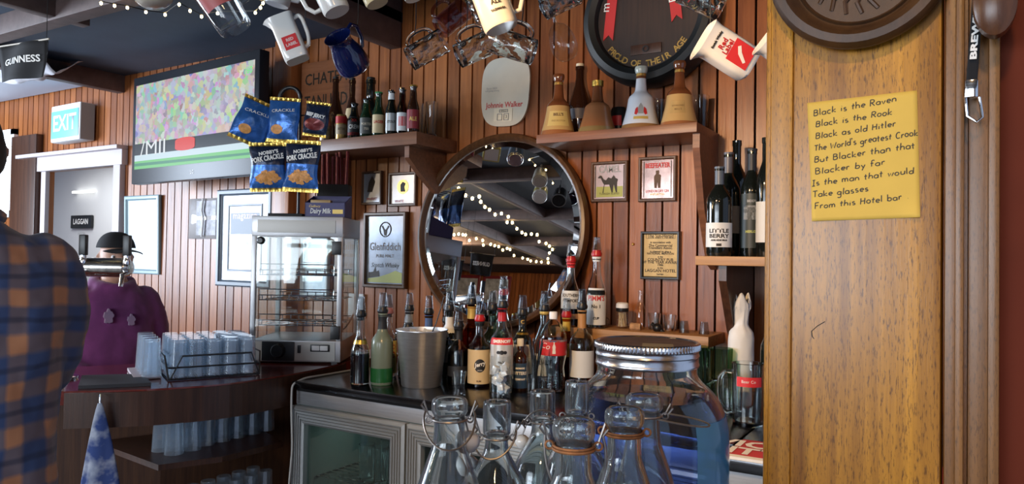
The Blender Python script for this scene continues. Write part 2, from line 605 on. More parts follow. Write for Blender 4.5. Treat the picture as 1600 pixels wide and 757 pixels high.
def basis(o, z, x):
    """frame with local z along z and local x near x"""
    z = Vector(z).normalized()
    x = Vector(x)
    x = (x - z * x.dot(z)).normalized()
    y = z.cross(x)
    return Matrix(((x.x, y.x, z.x, o[0]), (x.y, y.y, z.y, o[1]), (x.z, y.z, z.z, o[2]), (0, 0, 0, 1)))
def scr(dx, dy, dz=0):
    """direction: dx to the side, dy upward, dz away from where one stands at the bar"""
    return RIGHT * dx + UP * dy + FWD * dz

def text(s, size, m, parent, at=(0, 0), y=-.0006, rot=0, warp=None, align='CENTER', fit=None, name='lettering', bold=0, shear=0):
    cu = bpy.data.curves.new('t', 'FONT')
    cu.body = s
    cu.size = size
    cu.align_x = align
    cu.align_y = 'CENTER'
    cu.resolution_u = 2
    cu.offset = bold
    cu.shear = shear
    t = bpy.data.objects.new('t', cu)
    COL.objects.link(t)
    dg = bpy.context.evaluated_depsgraph_get()
    me = bpy.data.meshes.new_from_object(t.evaluated_get(dg))
    bpy.data.objects.remove(t)
    bpy.data.curves.remove(cu)
    xs = [v.co.x for v in me.vertices]
    k = 1
    if fit and xs:
        k = fit / max(1e-6, max(xs) - min(xs))
    ca, sa = math.cos(rot), math.sin(rot)
    for v in me.vertices:
        x, z = v.co.x * k, v.co.y
        x, z = x * ca - z * sa + at[0], x * sa + z * ca + at[1]
        v.co = warp(x, z) if warp else (x, y, z)
    me.materials.clear()
    me.materials.append(m)
    me.name = name
    o = bpy.data.objects.new(name, me)
    COL.objects.link(o)
    if parent:
        o.parent = parent
    return o
def cyl_warp(rad, eps=.0007):
    fn = rad if callable(rad) else (lambda z: rad)
    def w_(x, z):
        r = fn(z) + eps
        a = x / r
        return (r * math.sin(a), -r * math.cos(a), z)
    return w_
def patch(mb, rad, a0, a1, z0, z1, n=14, nz=1, eps=.0004):
    fn = rad if callable(rad) else (lambda z: rad)
    def g(u, v):
        a = a0 + (a1 - a0) * u
        z = z0 + (z1 - z0) * v
        r = fn(z) + eps
        return (r * math.sin(a), -r * math.cos(a), z)
    mb.grid(g, n, nz)
    return mb
def smooth_prof(pts, n=4):
    """Catmull-Rom through the profile points"""
    out = []
    P = [pts[0]] + list(pts) + [pts[-1]]
    for i in range(1, len(P) - 2):
        p0, p1, p2, p3 = P[i - 1:i + 3]
        for k in range(n):
            t = k / n
            q = []
            for a in (0, 1):
                q.append(.5 * (2 * p1[a] + (p2[a] - p0[a]) * t + (2 * p0[a] - 5 * p1[a] + 4 * p2[a] - p3[a]) * t * t + (3 * p1[a] - p0[a] - 3 * p2[a] + p3[a]) * t ** 3))
            out.append((max(q[0], 1e-4), q[1]))
    out.append(pts[-1])
    return out
def prof_r(prof):
    """radius at a height"""
    def f(z):
        for (r0, z0), (r1, z1) in zip(prof, prof[1:]):
            if z0 <= z <= z1 and z1 > z0:
                return r0 + (r1 - r0) * (z - z0) / (z1 - z0)
        return prof[-1][0]
    return f
def rrect(w_, h_, r, n=5):
    pts = []
    for cx, cz, a in ((w_ / 2 - r, h_ / 2 - r, 0), (-w_ / 2 + r, h_ / 2 - r, 90), (-w_ / 2 + r, -h_ / 2 + r, 180), (w_ / 2 - r, -h_ / 2 + r, 270)):
        for k in range(n + 1):
            t = R(a + 90 * k / n)
            pts.append((cx + r * math.cos(t), cz + r * math.sin(t)))
    return pts
def frame_mb(w_, h_, t, d):
    """picture frame, centre at the origin, back at y=0, front at y=-d, mitred and stepped"""
    mb = MB()
    prof = [(0, 0), (0, -d * .8), (t * .2, -d), (t * .7, -d), (t * .85, -d * .7), (t, -d * .6), (t, 0)]
    loops = []
    for o_, y in prof:
        a, b = w_ / 2 - o_, h_ / 2 - o_
        loops.append([(-a, y, -b), (a, y, -b), (a, y, b), (-a, y, b)])
    mb.loft(loops, cap=False)
    return mb
# ------------------------------------------------------------------ the room
WY = 2.77                     # plane of the boarded back wall
CZ = 2.56                     # ceiling over the far bar end
CZR = 2.68                    # ceiling over the bottle shelves
XL, XR, YF = -8.6, 1.2, -5.0
PITCHB = .07
def boards(name, x0, x1, z0, z1, y, mb=None, axis=0, sgn=1, thick=.03):
    """tongue and groove boards standing upright; front face at y, grooves cut back"""
    mb = mb or MB()
    g, dpt = .0065, .012
    k0 = math.floor(x0 / PITCHB)
    pts = []
    k = k0
    while k * PITCHB < x1:
        a, b = max(x0, k * PITCHB + g / 2), min(x1, (k + 1) * PITCHB - g / 2)
        if b > a:
            pts += [(a, dpt), (a + .0012, 0), (b - .0012, 0), (b, dpt)]
        k += 1
    for (a, da), (b, db) in zip(pts, pts[1:]):
        if axis == 0:
            mb.quad((a, y + da, z0), (b, y + db, z0), (b, y + db, z1), (a, y + da, z1))
        else:
            mb.quad((y - da * sgn, a, z0), (y - db * sgn, b, z0), (y - db * sgn, b, z1), (y - da * sgn, a, z1))
    if axis == 0:
        mb.box((x0, y + dpt, z0), (x1, y + dpt + thick, z1))
    else:
        mb.box((y - dpt * sgn, x0, z0), (y - (dpt + thick) * sgn, x1, z1))
    return mb
dl, dr_, dtop = onY(75, 300, WY).x, onY(184, 300, WY).x, onY(130, 264, WY).z
wl, wr = onY(-20, 260, WY).x, onY(24, 260, WY).x
wz0, wz1 = onY(12, 330, WY).z, onY(18, 212, WY).z
mb = boards('w', dr_, XR, 0, 2.8, WY)
boards('w', dl, dr_, dtop, 2.8, WY, mb)
boards('w', wr, dl, 0, 2.8, WY, mb)
boards('w', wl, wr, 0, wz0, WY, mb)
boards('w', wl, wr, wz1, 2.8, WY, mb)
boards('w', XL, wl, 0, 2.8, WY, mb)
struct(mb.obj('wall_back', BOARD, smooth=False))
struct(boards('w', YF, WY, 0, 2.8, XL, axis=1, sgn=1).obj('wall_left', BOARD_SIDE, smooth=False))
mb = MB()
FRONTWIN = ((-3.5, -.9), (-.7, .5))
xs = [XL] + [v for p in FRONTWIN for v in p] + [XR]
for a, b in zip(xs[::2], xs[1::2]):
    boards('w', a, b, 0, 2.8, YF, mb, thick=-.05)
for a, b in FRONTWIN:
    boards('w', a, b, 0, .95, YF, mb, thick=-.05)
    boards('w', a, b, 2.15, 2.8, YF, mb, thick=-.05)
struct(mb.obj('wall_front', BOARD, smooth=False))
PANEGLOW = glow('daylight_pane', (.80, .90, 1), 9)
for i, (a, b) in enumerate(FRONTWIN):
    fr = MB()
    for x in (a, (a + b) / 2 - .03, b - .06):
        fr.box((x, YF - .03, .95), (x + .06, YF + .04, 2.15))
    for z in (.95, 1.5, 2.09):
        fr.box((a, YF - .03, z), (b, YF + .035, z + .06))
    f = struct(fr.obj('window_%d' % (i + 2), WHITE, smooth=False))
    MB().quad((a, YF - .01, .95), (b, YF - .01, .95), (b, YF - .01, 2.15), (a, YF - .01, 2.15)).obj('pane', PANEGLOW, f, smooth=False)
struct(MB().box((XL, YF, -.05), (XR, WY + 3, 0)).obj('floor', FLOORM))
# ceilings: low over the left, a little higher to the right of the big joist
JX = onY(627, 75, WY).x
mb = MB()
mb.box((XL, YF, CZ), (JX, .9, CZ + .05))
mb.box((XL, .9, CZ), (JX, WY + .04, CZ + .05))
mb.box((JX, YF, CZR), (XR, WY + .04, CZR + .05))
mb.bm.faces.ensure_lookup_table()
for f in mb.bm.faces:
    f.material_index = 1 if f.calc_center_median().x < JX - .001 and f.calc_center_median().y > .91 else 0
struct(mb.obj('ceiling', [CEIL, CEILFLARE], smooth=False))
# stained joists and battens under the ceiling
def joist(n, a, b):
    struct(MB().box(a, b, .004).obj('trim_%d' % n, BEAM))
joist(1, (JX - .07, YF, onY(627, 75, WY).z), (JX, WY, CZR + .01))
j2 = onY(195, 145, WY)
joist(2, (j2.x - .07, YF, j2.z), (j2.x, WY, CZ))
for k, x in enumerate((-6.7, -3.45, -.75)):
    joist(3 + k, (x - .06, YF, 2.47), (x, WY if k == 0 else 1.9 if k == 1 else .2, CZ if k < 2 else CZR))
pb = [onZ(px, py, 2.44) for px, py in ((150, 27), (480, 0))]
for k, y in enumerate((pb[0].y, .45, -.9, -2.2, -3.6)):
    joist(6 + k, (XL, y - .04, 2.46), (XR, y + .04, CZ if k else CZ))
# the pale painted strip of ceiling at the far left with its batten
MB().box((-8.4, onY(20, 160, 2.6).y - .62, 2.535), (onY(145, 134, 2.72).x, WY - .02, CZ - .004)).obj('trim_11', CEILPALE)['kind'] = 'structure'

# doorway and the white passage behind
cas = MB()
zt = dtop
cas.box((dr_, WY - .035, 0), (dr_ + .075, WY + .012, zt + .09), .004)
cas.box((dl - .30, WY - .04, zt), (dr_ + .10, WY + .012, zt + .10), .004)
cas.box((dl - .31, WY - .075, zt + .10), (dr_ + .10, WY + .012, zt + .125), .004)
cas.box((dl - .06, WY - .02, 0), (dl, WY + .012, zt), .004)
struct(cas.obj('door_1', mat('lilac_white_paint', (.50, .45, .47), .5)))
hall = MB()
hx0, hx1, hy = dl - 5.0, dr_ + .3, WY + 1.9
hall.box((hx0, hy, 0), (hx1, hy + .05, 2.5))
hall.box((hx0 - .05, WY + .05, 0), (hx0, hy, 2.5))
hall.box((hx1, WY + .05, 0), (hx1 + .05, hy, 2.5))
hall.box((hx0, WY + .05, 2.45), (hx1, hy, 2.5))
hall.box((dl - .75, WY + .05, 0), (dl - .72, WY + .32, 2.45))
struct(hall.obj('wall_passage', mat('passage_paint', (.60, .62, .63), .6), smooth=False))
# window at far left of the wall
fr = MB()
fr.box((wl, WY - .03, wz0 - .05), (wl + .04, WY + .03, wz1))
fr.box((wr - .02, WY - .03, wz0 - .05), (wr + .03, WY + .03, wz1 + .04))
fr.box((wl, WY - .03, wz1), (wr + .03, WY + .03, wz1 + .04))
fr.box((wl, WY - .05, wz0 - .05), (wr + .03, WY + .03, wz0))
f = struct(fr.obj('window_1', WHITE, smooth=False))
MB().quad((wl, WY + .02, wz0), (wr, WY + .02, wz0), (wr, WY + .02, wz1), (wl, WY + .02, wz1)).obj('pane', PANEGLOW, f, smooth=False)
# plain panel between window and door
MB().box((wr + .04, WY - .05, 0), (dl - .08, WY - .002, onY(50, 213, WY).z), .005).obj('trim_12', DARKWOOD)['kind'] = 'structure'
# upright stud between screen and shelf
sx0, sx1 = onY(428, 150, 2.69).x, onY(454, 150, 2.69).x
MB().box((sx0, 2.69, 0), (sx1, WY + .004, CZ), .006).obj('trim_13', BOARD)['kind'] = 'structure'

# golden timber pillar on the bar front with its mouldings
PY = .78
px0, px1 = onY(1193, 400, PY).x, onY(1472, 400, PY).x
pil = MB()
pil.box((px0, PY, 0), (px1, PY + .11, CZR), .006)
struct(pil.obj('pillar', PILLARWOOD))
g = MB()
for x, w_, d in ((px0 + .006, .022, .004),):
    g.box((x, PY - d, 0), (x + w_, PY + .001, CZR), .003)
struct(g.obj('trim_14', PILLARWOOD))
x1 = onY(1500, 400, PY).x
x2 = onY(1512, 400, PY).x
x3 = onY(1562, 400, PY).x
g = MB()
g.box((px1 + .0015, PY - .002, 0), (x1, PY + .10, CZR), .004)
g.box((x1 - .004, PY - .010, 0), (x1 + .003, PY + .03, CZR), .0025)
struct(g.obj('trim_15', TRIMWOOD))
g = MB()
g.box((x1, PY + .012, 0), (x2 + .002, PY + .09, CZR))
g.box((x2, PY + .002, 0), (x3 - .006, PY + .10, CZR), .003)
g.box((x3 - .009, PY - .006, 0), (x3, PY + .10, CZR), .003)
struct(g.obj('trim_16', TRIMWOOD))
struct(MB().box((x3, PY + .015, 0), (XR, PY + .09, CZR)).obj('wall_right', REDPAINT))
# ------------------------------------------------------------------ bar, fridge, counters
BZ, FZ = .97, .95             # bar top, fridge top
e = [onZ(*p, BZ) for p in ((102, 612), (190, 610), (259, 607), (360, 599), (460, 585), (520, 573), (545, 566))]
inner = [(p.x - (.014 if i > 3 else 0), p.y) for i, p in enumerate(e)]
inner = [inner[0]] + [tuple(v) for v in smooth_prof([(p[0] + 9, p[1]) for p in inner], 5)[1:-1]] + [inner[-1]]
inner = [inner[0]] + [(x - 9, y) for x, y in inner[1:-1]] + [inner[-1]]
outer = [(-2.62, 2.70), (-2.72, 2.2), (-2.80, 1.85), (-2.93, 1.62), (-3.05, 1.45), (-3.1, 1.1), (-2.75, 1.02)]
poly = inner + [(-2.19, 2.70)] + outer
t = thing('bar_counter', 'curved red-topped bar counter carrying the glass rack and the pie warmer', 'bar counter', (0, 0, 0))
MB().slab(poly, BZ - .045, BZ).obj('worktop', BARTOP, t, smooth=False)
ins = [(p[0] - .10, p[1] + .05) for p in inner]
fas = MB()
fas.slab([(p[0] + .004, p[1] - .006) for p in inner] + [(p[0] - .03, p[1] + .02) for p in reversed(inner)], BZ - .12, BZ - .006)
fas.obj('fascia', DARKWOOD, t, smooth=False)
pan = MB()
o2 = [(p[0] + .04, p[1]) for p in outer[:5]]
pan.slab(o2 + [(p[0] - .03, p[1]) for p in reversed(o2)], 0, BZ - .046)
pan.obj('front_panel', wood('bar_panel', (.05, .02, .012), (.12, .05, .022), .5), t, smooth=False)
for zz in (.70, .40):
    MB().slab([(p[0] - .06, p[1] + .02) for p in [inner[10], inner[15], inner[20]]] + [(-2.62, 2.15), (-2.72, 1.80), (-2.80, 1.60)], zz - .02, zz).obj('shelf', DARKWOOD, t, smooth=False)
mt = MB().slab([(p.x, p.y) for p in (onZ(122, 609, BZ), onZ(236, 604, BZ), onZ(230, 597, BZ), onZ(205, 590, BZ), onZ(128, 592, BZ))], BZ + .0005, BZ + .012)
tag(mt.obj('bar_mat', mat('rubber_mat', (.02, .018, .022), .6)), 'dark rubber mat lying at the near end of the red bar top', 'mat')

# the glass-door fridge under the bottles
FX0, FX1, FY = -2.12, -.49, 1.97
t = thing('bar_fridge', 'stainless under-counter fridge with ribbed glass doors, bottles standing on its top', 'fridge', (0, 0, 0))
b = MB()
b.box((FX0, 2.72, .02), (FX1, 2.75, .86))
b.box((FX0, FY + .03, .02), (FX0 + .03, 2.75, .86))
b.box((FX1 - .03, FY + .03, .02), (FX1, 2.75, .86))
b.box((FX0, FY + .03, .02), (FX1, 2.75, .10))
b.box((FX0, FY + .005, .855), (FX1, 2.75, .905))
for k in (1, 2):
    x = FX0 + (FX1 - FX0) * k / 3
    b.box((x - .015, FY + .03, .1), (x + .015, 2.72, .86))
b.obj('body', mat('fridge_liner', (.20, .25, .24), .4), t, smooth=False)
f = MB().box((FX0, FY + .0, .862), (FX1, FY + .03, .915), .004)
f.obj('fascia', STEEL, t)
MB().box((FX0 - .004, FY - .02, .925), (FX1, 2.765, FZ), .004).obj('countertop', STEELDARK, t)
MB().box((FX0 + .01, FY - .006, .913), (FX1, FY + .05, .926)).obj('seal_strip', BLACK, t)
dw = (FX1 - FX0) / 3
for k in range(3):
    x0, x1_ = FX0 + dw * k + .004, FX0 + dw * (k + 1) - .004
    dz0, dz1 = .08, .86
    cx, cz = (x0 + x1_) / 2, (dz0 + dz1) / 2
    fr = MB()
    prof = [(0, 0), (0, -.02), (.010, -.026)]
    o_ = .012
    for q in range(4):
        prof += [(o_, -.026), (o_ + .001, -.020), (o_ + .004, -.020), (o_ + .005, -.026), (o_ + .010, -.026)]
        o_ += .011
    prof += [(.062, -.022), (.064, -.004), (.064, 0)]
    loops = []
    for q, y in prof:
        a, c = (x1_ - x0) / 2 - q, (dz1 - dz0) / 2 - q
        loops.append([(cx - a, FY + y, cz - c), (cx + a, FY + y, cz - c), (cx + a, FY + y, cz + c), (cx - a, FY + y, cz + c)])
    fr.loft(loops, cap=False)
    d = fr.obj('door', ALU, t, smooth=False)
    MB().box((x0 + .06, FY - .006, dz0 + .06), (x1_ - .06, FY - .001, dz1 - .06)).obj('door_glass', thin_glass('dark_door_glass', (.80, .88, .86), .03) if k == 0 else bpy.data.materials['dark_door_glass'], d)
    for zz in (.58, .32):
        sh = MB()
        for q in range(16):
            y = FY + .08 + q * .035
            sh.tube([(x0 + .02, y, zz), (x1_ - .02, y, zz)], .0022, 5)
        for x in (x0 + .03, cx, x1_ - .03):
            sh.tube([(x, FY + .07, zz - .003), (x, 2.65, zz - .003)], .003, 5)
        sh.obj('wire_shelf', CHROME, t)
lamp('fridge_lamp', 'AREA', (FX0 + dw * .5, FY + .2, .845), .35, (.80, 1, .92), .3, (FX0 + dw * .5, FY + .25, 0), .04)
# tumblers kept cold in the first fridge compartment
def tumbler(label, r, h, m=GLASS, group=None, taper=.86, thick=.0028, name='tumbler', cat='glass'):
    pr = [(0, .001), (r * taper * .9, .001), (r * taper, .004), (r, h), (r - thick, h), (r * taper - thick, .012), (0, .011)]
    return tag(MB().lathe(pr, 20).obj(name, HEAVY if m in (GLASS, GLASS2) else m), label, cat, group)
lab = 'clear tumbler standing upside down on the wire shelf inside the first fridge door'
g0 = None
for j in range(3):
    for i in range(4):
        loc = (FX0 + .24 + i * .066 + .02 * (j % 2), FY + .13 + j * .10, .5835)
        if g0 is None:
            g0 = tumbler(lab, .031, .135, GLASS2, 'tumblers chilling in the fridge')
            g0.location = loc
        else:
            o = g0.copy()
            COL.objects.link(o)
            o.location = loc

# steel bench beyond the fridge
t = thing('steel_bench', 'steel work bench behind the big jar with a bar towel on its edge', 'bench', (0, 0, 0))
MB().box((-.485, 1.80, FZ - .03), (.9, 2.72, FZ), .004).obj('worktop', STEELDARK, t)
MB().box((-.485, 1.81, FZ - .10), (.9, 1.84, FZ - .03)).obj('fascia', STEEL, t)
for x in (-.45, .86):
    for y in (1.86, 2.66):
        MB().box((x, y, 0), (x + .04, y + .04, FZ - .03)).obj('leg', STEEL, t)
MB().box((-.485, 1.86, .30), (.9, 2.7, .32)).obj('undershelf', STEELDARK, t)
# bar towel with its lettering
q = [onZ(px, py, FZ + .004) for px, py in ((1060, 682), (1060, 713))]
x0, y0, y1 = -.475, 1.80, 1.99
t = thing('bar_towel', 'red bar towel with white lettering lying along the bench edge', 'towel', (0, 0, FZ + .001))
mb = MB()
mb.mi = 0
mb.box((x0, y0, 0), (.1, y1, .006), .002)
mb.obj('cloth', mat('red_towel', (.42, .03, .035), .9), t)
mb = MB()
mb.box((x0, y0 - .002, -.0005), (.1, y0 + .02, .0066))
mb.obj('hem', WHITEINK, t)
for s, yy, x_ in (('VICTORIA', y0 + .135, -.335), ('BITTER ALE', y0 + .062, -.31)):
    text(s, .088, WHITEINK, t, warp=lambda x, z: (x, z, .0068), at=(x_, yy), bold=.003)

# bar front: the counter right under the camera
t = thing('front_bar', 'polished timber bar top under the swing-top bottles, jar and pillar', 'bar counter', (0, 0, 0))
MB().slab([(-.85, .40), (.95, .40), (.95, .772), (-.178, .772), (-.178, 1.13), (-.85, 1.13)], .94, .98).obj('worktop', BARTOP, t)
MB().box((-.83, .50, 0), (-.2, .56, .94)).obj('front_panel', DARKWOOD, t)
# ------------------------------------------------------------------ things on the back wall
# television on a wall arm
c = [onY(297, 190, 2.50)]
tvx, tvz = c[0].x, onY(297, 186, 2.50).z
t = thing('television', 'wall-mounted flat television showing a stadium crowd above green turf', 'television', (tvx, 2.50, tvz), R(-4))
tw = (onY(399, 180, 2.50).x - onY(196, 180, 2.50).x)
th = .49
MB().box((-tw / 2 - .035, 0, -th / 2 - .085), (tw / 2 + .035, .06, th / 2 + .05), .008).obj('casing', mat('piano_black', (.010, .012, .017), .35, spec=.3), t)
MB().box((-.16, .06, -.15), (.16, .10, .15)).obj('back_box', BLACK, t)
MB().tube([(0, .10, 0), (.02, .245, 0)], .025).obj('wall_arm', BLACK, t)
sc_ = MB()
z = lambda f: -th / 2 + th * f
sc_.quad((-tw / 2, -.001, z(.27)), (tw / 2, -.001, z(.27)), (tw / 2, -.001, z(1)), (-tw / 2, -.001, z(1)))
scr_o = sc_.obj('screen', crowd_mat('screen_crowd'), t, smooth=False)
for nm, a, b_, m_ in (('advert_board', .165, .30, glow('screen_dark', (.02, .025, .035), .4)), ('pale_board', .095, .165, glow('screen_pale', (.60, .74, .80), .85)),
                      ('turf', 0, .095, glow('screen_green', (.16, .55, .16), .85))):
    MB().quad((-tw / 2, -.002, z(a)), (tw / 2, -.002, z(a)), (tw / 2, -.002, z(b_)), (-tw / 2, -.002, z(b_))).obj(nm, m_, scr_o, smooth=False)
MB().quad((-tw / 2, -.003, z(.035)), (tw / 2, -.003, z(.03)), (tw / 2, -.003, z(.055)), (-tw / 2, -.003, z(.07))).obj('turf_stripe', glow('screen_green_dark', (.04, .25, .13), .8), scr_o, smooth=False)
text('/MII', .12, glow('screen_white', (.75, .78, .80), .9), scr_o, at=(-tw / 2 + .20, z(.228)), y=-.003, fit=.26)
o = MB().prism([(x * .19, zz * .036) for x, zz in rrect(1, 2, .45, 5)], -.0035, -.003).obj('red_patch', glow('screen_red', (.70, .04, .02), .9), scr_o)
o.location = (-tw / 2 + .52, 0, z(.232))
text('(60', .05, glow('screen_lime', (.15, .85, .15), 1), scr_o, at=(tw / 2 - .05, z(.90)), y=-.003)
text('LG', .028, WHITEINK, t, at=(.03, -th / 2 - .045), y=-.0015)

# exit sign box
p = onY(110, 193, 2.70)
t = thing('exit_sign', 'boxy white and teal EXIT sign on the wall above the doorway', 'sign', (p.x, 2.715, p.z), R(-2))
MB().box((-.19, -.05, -.125), (.19, .05, .125), .012).obj('casing', WHITE, t)
MB().box((.186, -.045, -.12), (.192, .045, .12)).obj('side_panel', GREYINK, t)
MB().box((-.178, -.053, -.10), (.178, -.049, .085), .001).obj('face', mat('exit_teal', (.16, .46, .52), .4, emit=(.10, .36, .42), es=.25), t)
text('EXIT', .15, WHITE, t, at=(0, -.005), y=-.0545, bold=.003)

# plaque seen through the doorway
p = onY(128, 347, WY + 1.88)
t = thing('name_plaque', 'black lettered plaque on the pale passage wall beyond the doorway', 'sign', (p.x, WY + 1.885, p.z))
MB().box((-.21, -.02, -.075), (.21, .01, .075), .01).obj('board', BLACK, t)
text('LAGGAN', .085, WHITEINK, t, y=-.0215, fit=.30, bold=.002)
text('HOTEL', .05, GREYINK, t, at=(0, -.14), y=-.004)
lt = MB().box((-.2, -.02, -.012), (.2, .02, .012), .005).obj('strip_reflection', glow('reflection_glow', (1, 1, .98), 3))  # glowing bar added where a light strip is only reflected
lt.location = onY(130, 300, WY + 1.86)
tag(lt, 'slim glowing bar standing in for a light reflection above the black plaque', 'light')

def picture(name, label, cat, px, py, w_, h_, fm, inner, Y=WY, ft=.018, d=.02, rot=0, group=None, tilt=0):
    p = onY(px, py, Y - .012)
    t = thing(name, label, cat, (p.x, Y - .002, p.z), 0, group)
    t.rotation_euler = (tilt, rot, 0)
    frame_mb(w_, h_, ft, d).obj('frame', fm, t, smooth=False)
    MB().box((-w_ / 2 + ft * .8, -d * .45, -h_ / 2 + ft * .8), (w_ / 2 - ft * .8, -.001, h_ / 2 - ft * .8)).obj('picture', inner, t, smooth=False)
    return t
def wy(py0, py1, px, Y=WY):
    return onY(px, py0, Y).z - onY(px, py1, Y).z
def wx(px0, px1, py, Y=WY):
    return onY(px1, py, Y).x - onY(px0, py, Y).x

FRAMEBLUE = mat('slate_blue_frame', (.10, .13, .17), .35)
FRAMEBROWN = wood('brown_frame', (.05, .022, .01), (.13, .06, .025), .35)
FRAMEBLACK = mat('black_frame', (.012, .011, .011), .3)
PANEWHITE = mat('white_mount_and_glare', (.62, .68, .74), .12, coat=.5)  # white of the poster mount, also daylight glare painted over another frame
picture('picture_frame', 'tall slate-framed picture under the television, its pane painted with white glare', 'picture', 222, 367, wx(195, 249, 360), wy(306, 428, 222), mat('pale_blue_frame', (.20, .30, .34), .3), PANEWHITE, ft=.03, tilt=R(1.5))
# big slate-blue framed poster, partly behind the warmer
w_, h_ = wx(340, 425, 375), wy(296, 448, 380)
t = picture('framed_poster', 'large slate-framed poster with a white mount beside the pie warmer', 'picture', 383, 372, w_, h_, FRAMEBLUE, PANEWHITE, ft=.035, d=.03)
fr = frame_mb(w_ - .17, h_ - .17, .012, .004).obj('mount_line', FRAMEBLUE, t, smooth=False)
fr.location = (0, -.0135, 0)
MB().box((-.12, -.0145, .02), (.12, -.0138, .14)).obj('photograph', mat('grey_photo', (.30, .34, .40), .5), t)
text('magazine', .055, PINKINK, t, at=(0, h_ / 2 - .15), y=-.015)
text('TAX FREE', .025, GREYINK, t, at=(.0, -.03), y=-.015)
# clear sleeve with photographs
p = onY(319, 342, WY - .004)
w_, h_ = wx(297, 343, 340), wy(311, 374, 319)
t = thing('photo_sleeve', 'pale glossy sleeve of two photographs pinned to the boards under the television', 'photographs', (p.x, WY - .006, p.z))
MB().grid(lambda u, v: ((u - .5) * w_, -.004 * math.sin(u * 9) - .004, (v - .5) * h_), 12, 2).obj('sleeve', mat('glossy_sleeve', (.50, .48, .48), .08, coat=.6), t, thick=.001)
for zz in (.25, -.22):
    MB().grid(lambda u, v: ((u - .5) * w_ * .66 + .03, -.004 * math.sin(((u - .5) * .66 + .5 + .03 / w_) * 9) - .0056, (zz + (v - .5) * .38) * h_), 8, 1).obj('photograph', mat('group_photo', (.20, .19, .22), .4, var=.8, scale=22), t)
MB().tube([(w_ * .02, -.012, h_ * .5), (-w_ * .02, -.012, h_ * .2), (w_ * .04, -.012, 0), (w_ * .0, -.012, -h_ * .45)], .006, 6).obj('white_strap', WHITE, t)
# poster behind the warmer
picture('picture_frame', 'pale framed print behind the glass of the pie warmer', 'picture', 492, 405, .20, .40, WHITE, mat('pale_print', (.48, .53, .60), .2, var=.25, scale=8), ft=.02)
# small pub mirrors
t = picture('pub_mirror', 'narrow brown-framed pub mirror under the beer shelf, nearest the pie warmer', 'mirror', 581, 294, wx(566, 597, 294), wy(268, 320, 581), FRAMEBROWN, SILVERED, ft=.012, d=.018)
MB().prism([(-.03, -.02), (.0, -.02), (.02, .03), (.0, .06), (-.02, .03)], -.0095, -.0085).obj('print', INK, t)
text('WHISKY', .018, REDINK, t, at=(0, -.055), y=-.0095)
w_, h_ = wx(608, 651, 296), wy(269, 322, 630)
t = picture('pub_mirror', 'square brown-framed pub mirror with a gilt roundel, beside the big round mirror', 'mirror', 629, 296, w_, h_, FRAMEBROWN, SILVERED, ft=.014, d=.018)
MB().prism([(.035 * math.cos(a * PI / 10), .012 + .035 * math.sin(a * PI / 10)) for a in range(20)], -.0095, -.0085).obj('roundel', GILT, t)
MB().prism([(-.012, -.012), (.016, -.012), (.010, .012), (.018, .028), (.0, .036), (-.014, .022)], -.0105, -.0093).obj('print', INK, t)
text('WHITE', .018, REDINK, t, at=(-.02, -.058), y=-.0095)
w_, h_ = wx(570, 636, 390), wy(332, 450, 602)
t = picture('pub_mirror', 'tall brown-framed whisky mirror with a stag head above the bottles', 'mirror', 602, 391, w_, h_, FRAMEBROWN, SILVERED, ft=.02, d=.025)
rg = MB().tube([(.035 * math.cos(a * PI / 12), -.0125, .10 + .035 * math.sin(a * PI / 12)) for a in range(24)], .0025, 5, True)
rg.prism([(-.006, .07), (.006, .07), (.011, .095), (.024, .115), (.018, .12), (.004, .10), (-.004, .10), (-.018, .12), (-.024, .115), (-.011, .095)], -.0128, -.0118)
rg.obj('stag_emblem', INK, t)
text('Glenfiddich', .055, INKBROWN, t, at=(0, .015), y=-.0122, fit=w_ * .72)
text('PURE MALT', .022, INKBROWN, t, at=(0, -.03), y=-.0122)
text('Scotch Whisky', .032, INK, t, at=(0, -.075), y=-.0122, fit=w_ * .66, shear=.3)
mb = MB()
mb.prism([(-w_ * .40, -h_ * .43), (w_ * .40, -h_ * .43), (w_ * .40, -h_ * .30), (w_ * .25, -h_ * .27), (w_ * .1, -h_ * .31), (-w_ * .15, -h_ * .36), (-w_ * .40, -h_ * .38)], -.0122, -.0115)
mb.obj('landscape', LIMEINK, t)
mb = MB()
mb.prism([(-w_ * .38, -h_ * .375), (-w_ * .12, -h_ * .35), (-w_ * .14, -h_ * .27), (-w_ * .2, -h_ * .29), (-w_ * .22, -h_ * .22), (-w_ * .27, -h_ * .29), (-w_ * .38, -h_ * .30)], -.0126, -.0123)
mb.obj('trees_print', INK, t)

# the big round mirror, leaning back a little
pc = onY(778, 361, 2.70)
MR = (wy(207, 516, 778, 2.70)) / 2
TILT = R(5.2)
t = thing('round_mirror', 'big round mirror in a dark turned frame behind the bottles', 'mirror', (pc.x, 2.705, pc.z))
t.rotation_euler = (-TILT, 0, 0)
pr = [(MR - .034, -.008), (MR - .030, -.020), (MR - .018, -.030), (MR - .006, -.026), (MR, -.014), (MR, .008), (MR - .034, .008)]
mb = MB()
mb.M = Matrix.Rotation(R(90), 4, 'X')
mb.lathe([(r, -y) for r, y in pr] + [(pr[0][0], -pr[0][1])], 72)
mb.obj('frame', FRAMEBROWN, t)
mb = MB()
mb.M = Matrix.Rotation(R(90), 4, 'X')
mb.lathe([(0, .012), (MR - .060, .012), (MR - .032, .0085), (MR - .032, .0), (0, .0)], 72)
mb.obj('mirror_glass', MIRROR, t, angle=.02)
MNORM = Vector((0, -math.cos(TILT), math.sin(TILT)))
MPOS = Vector((pc.x, 2.693, pc.z))
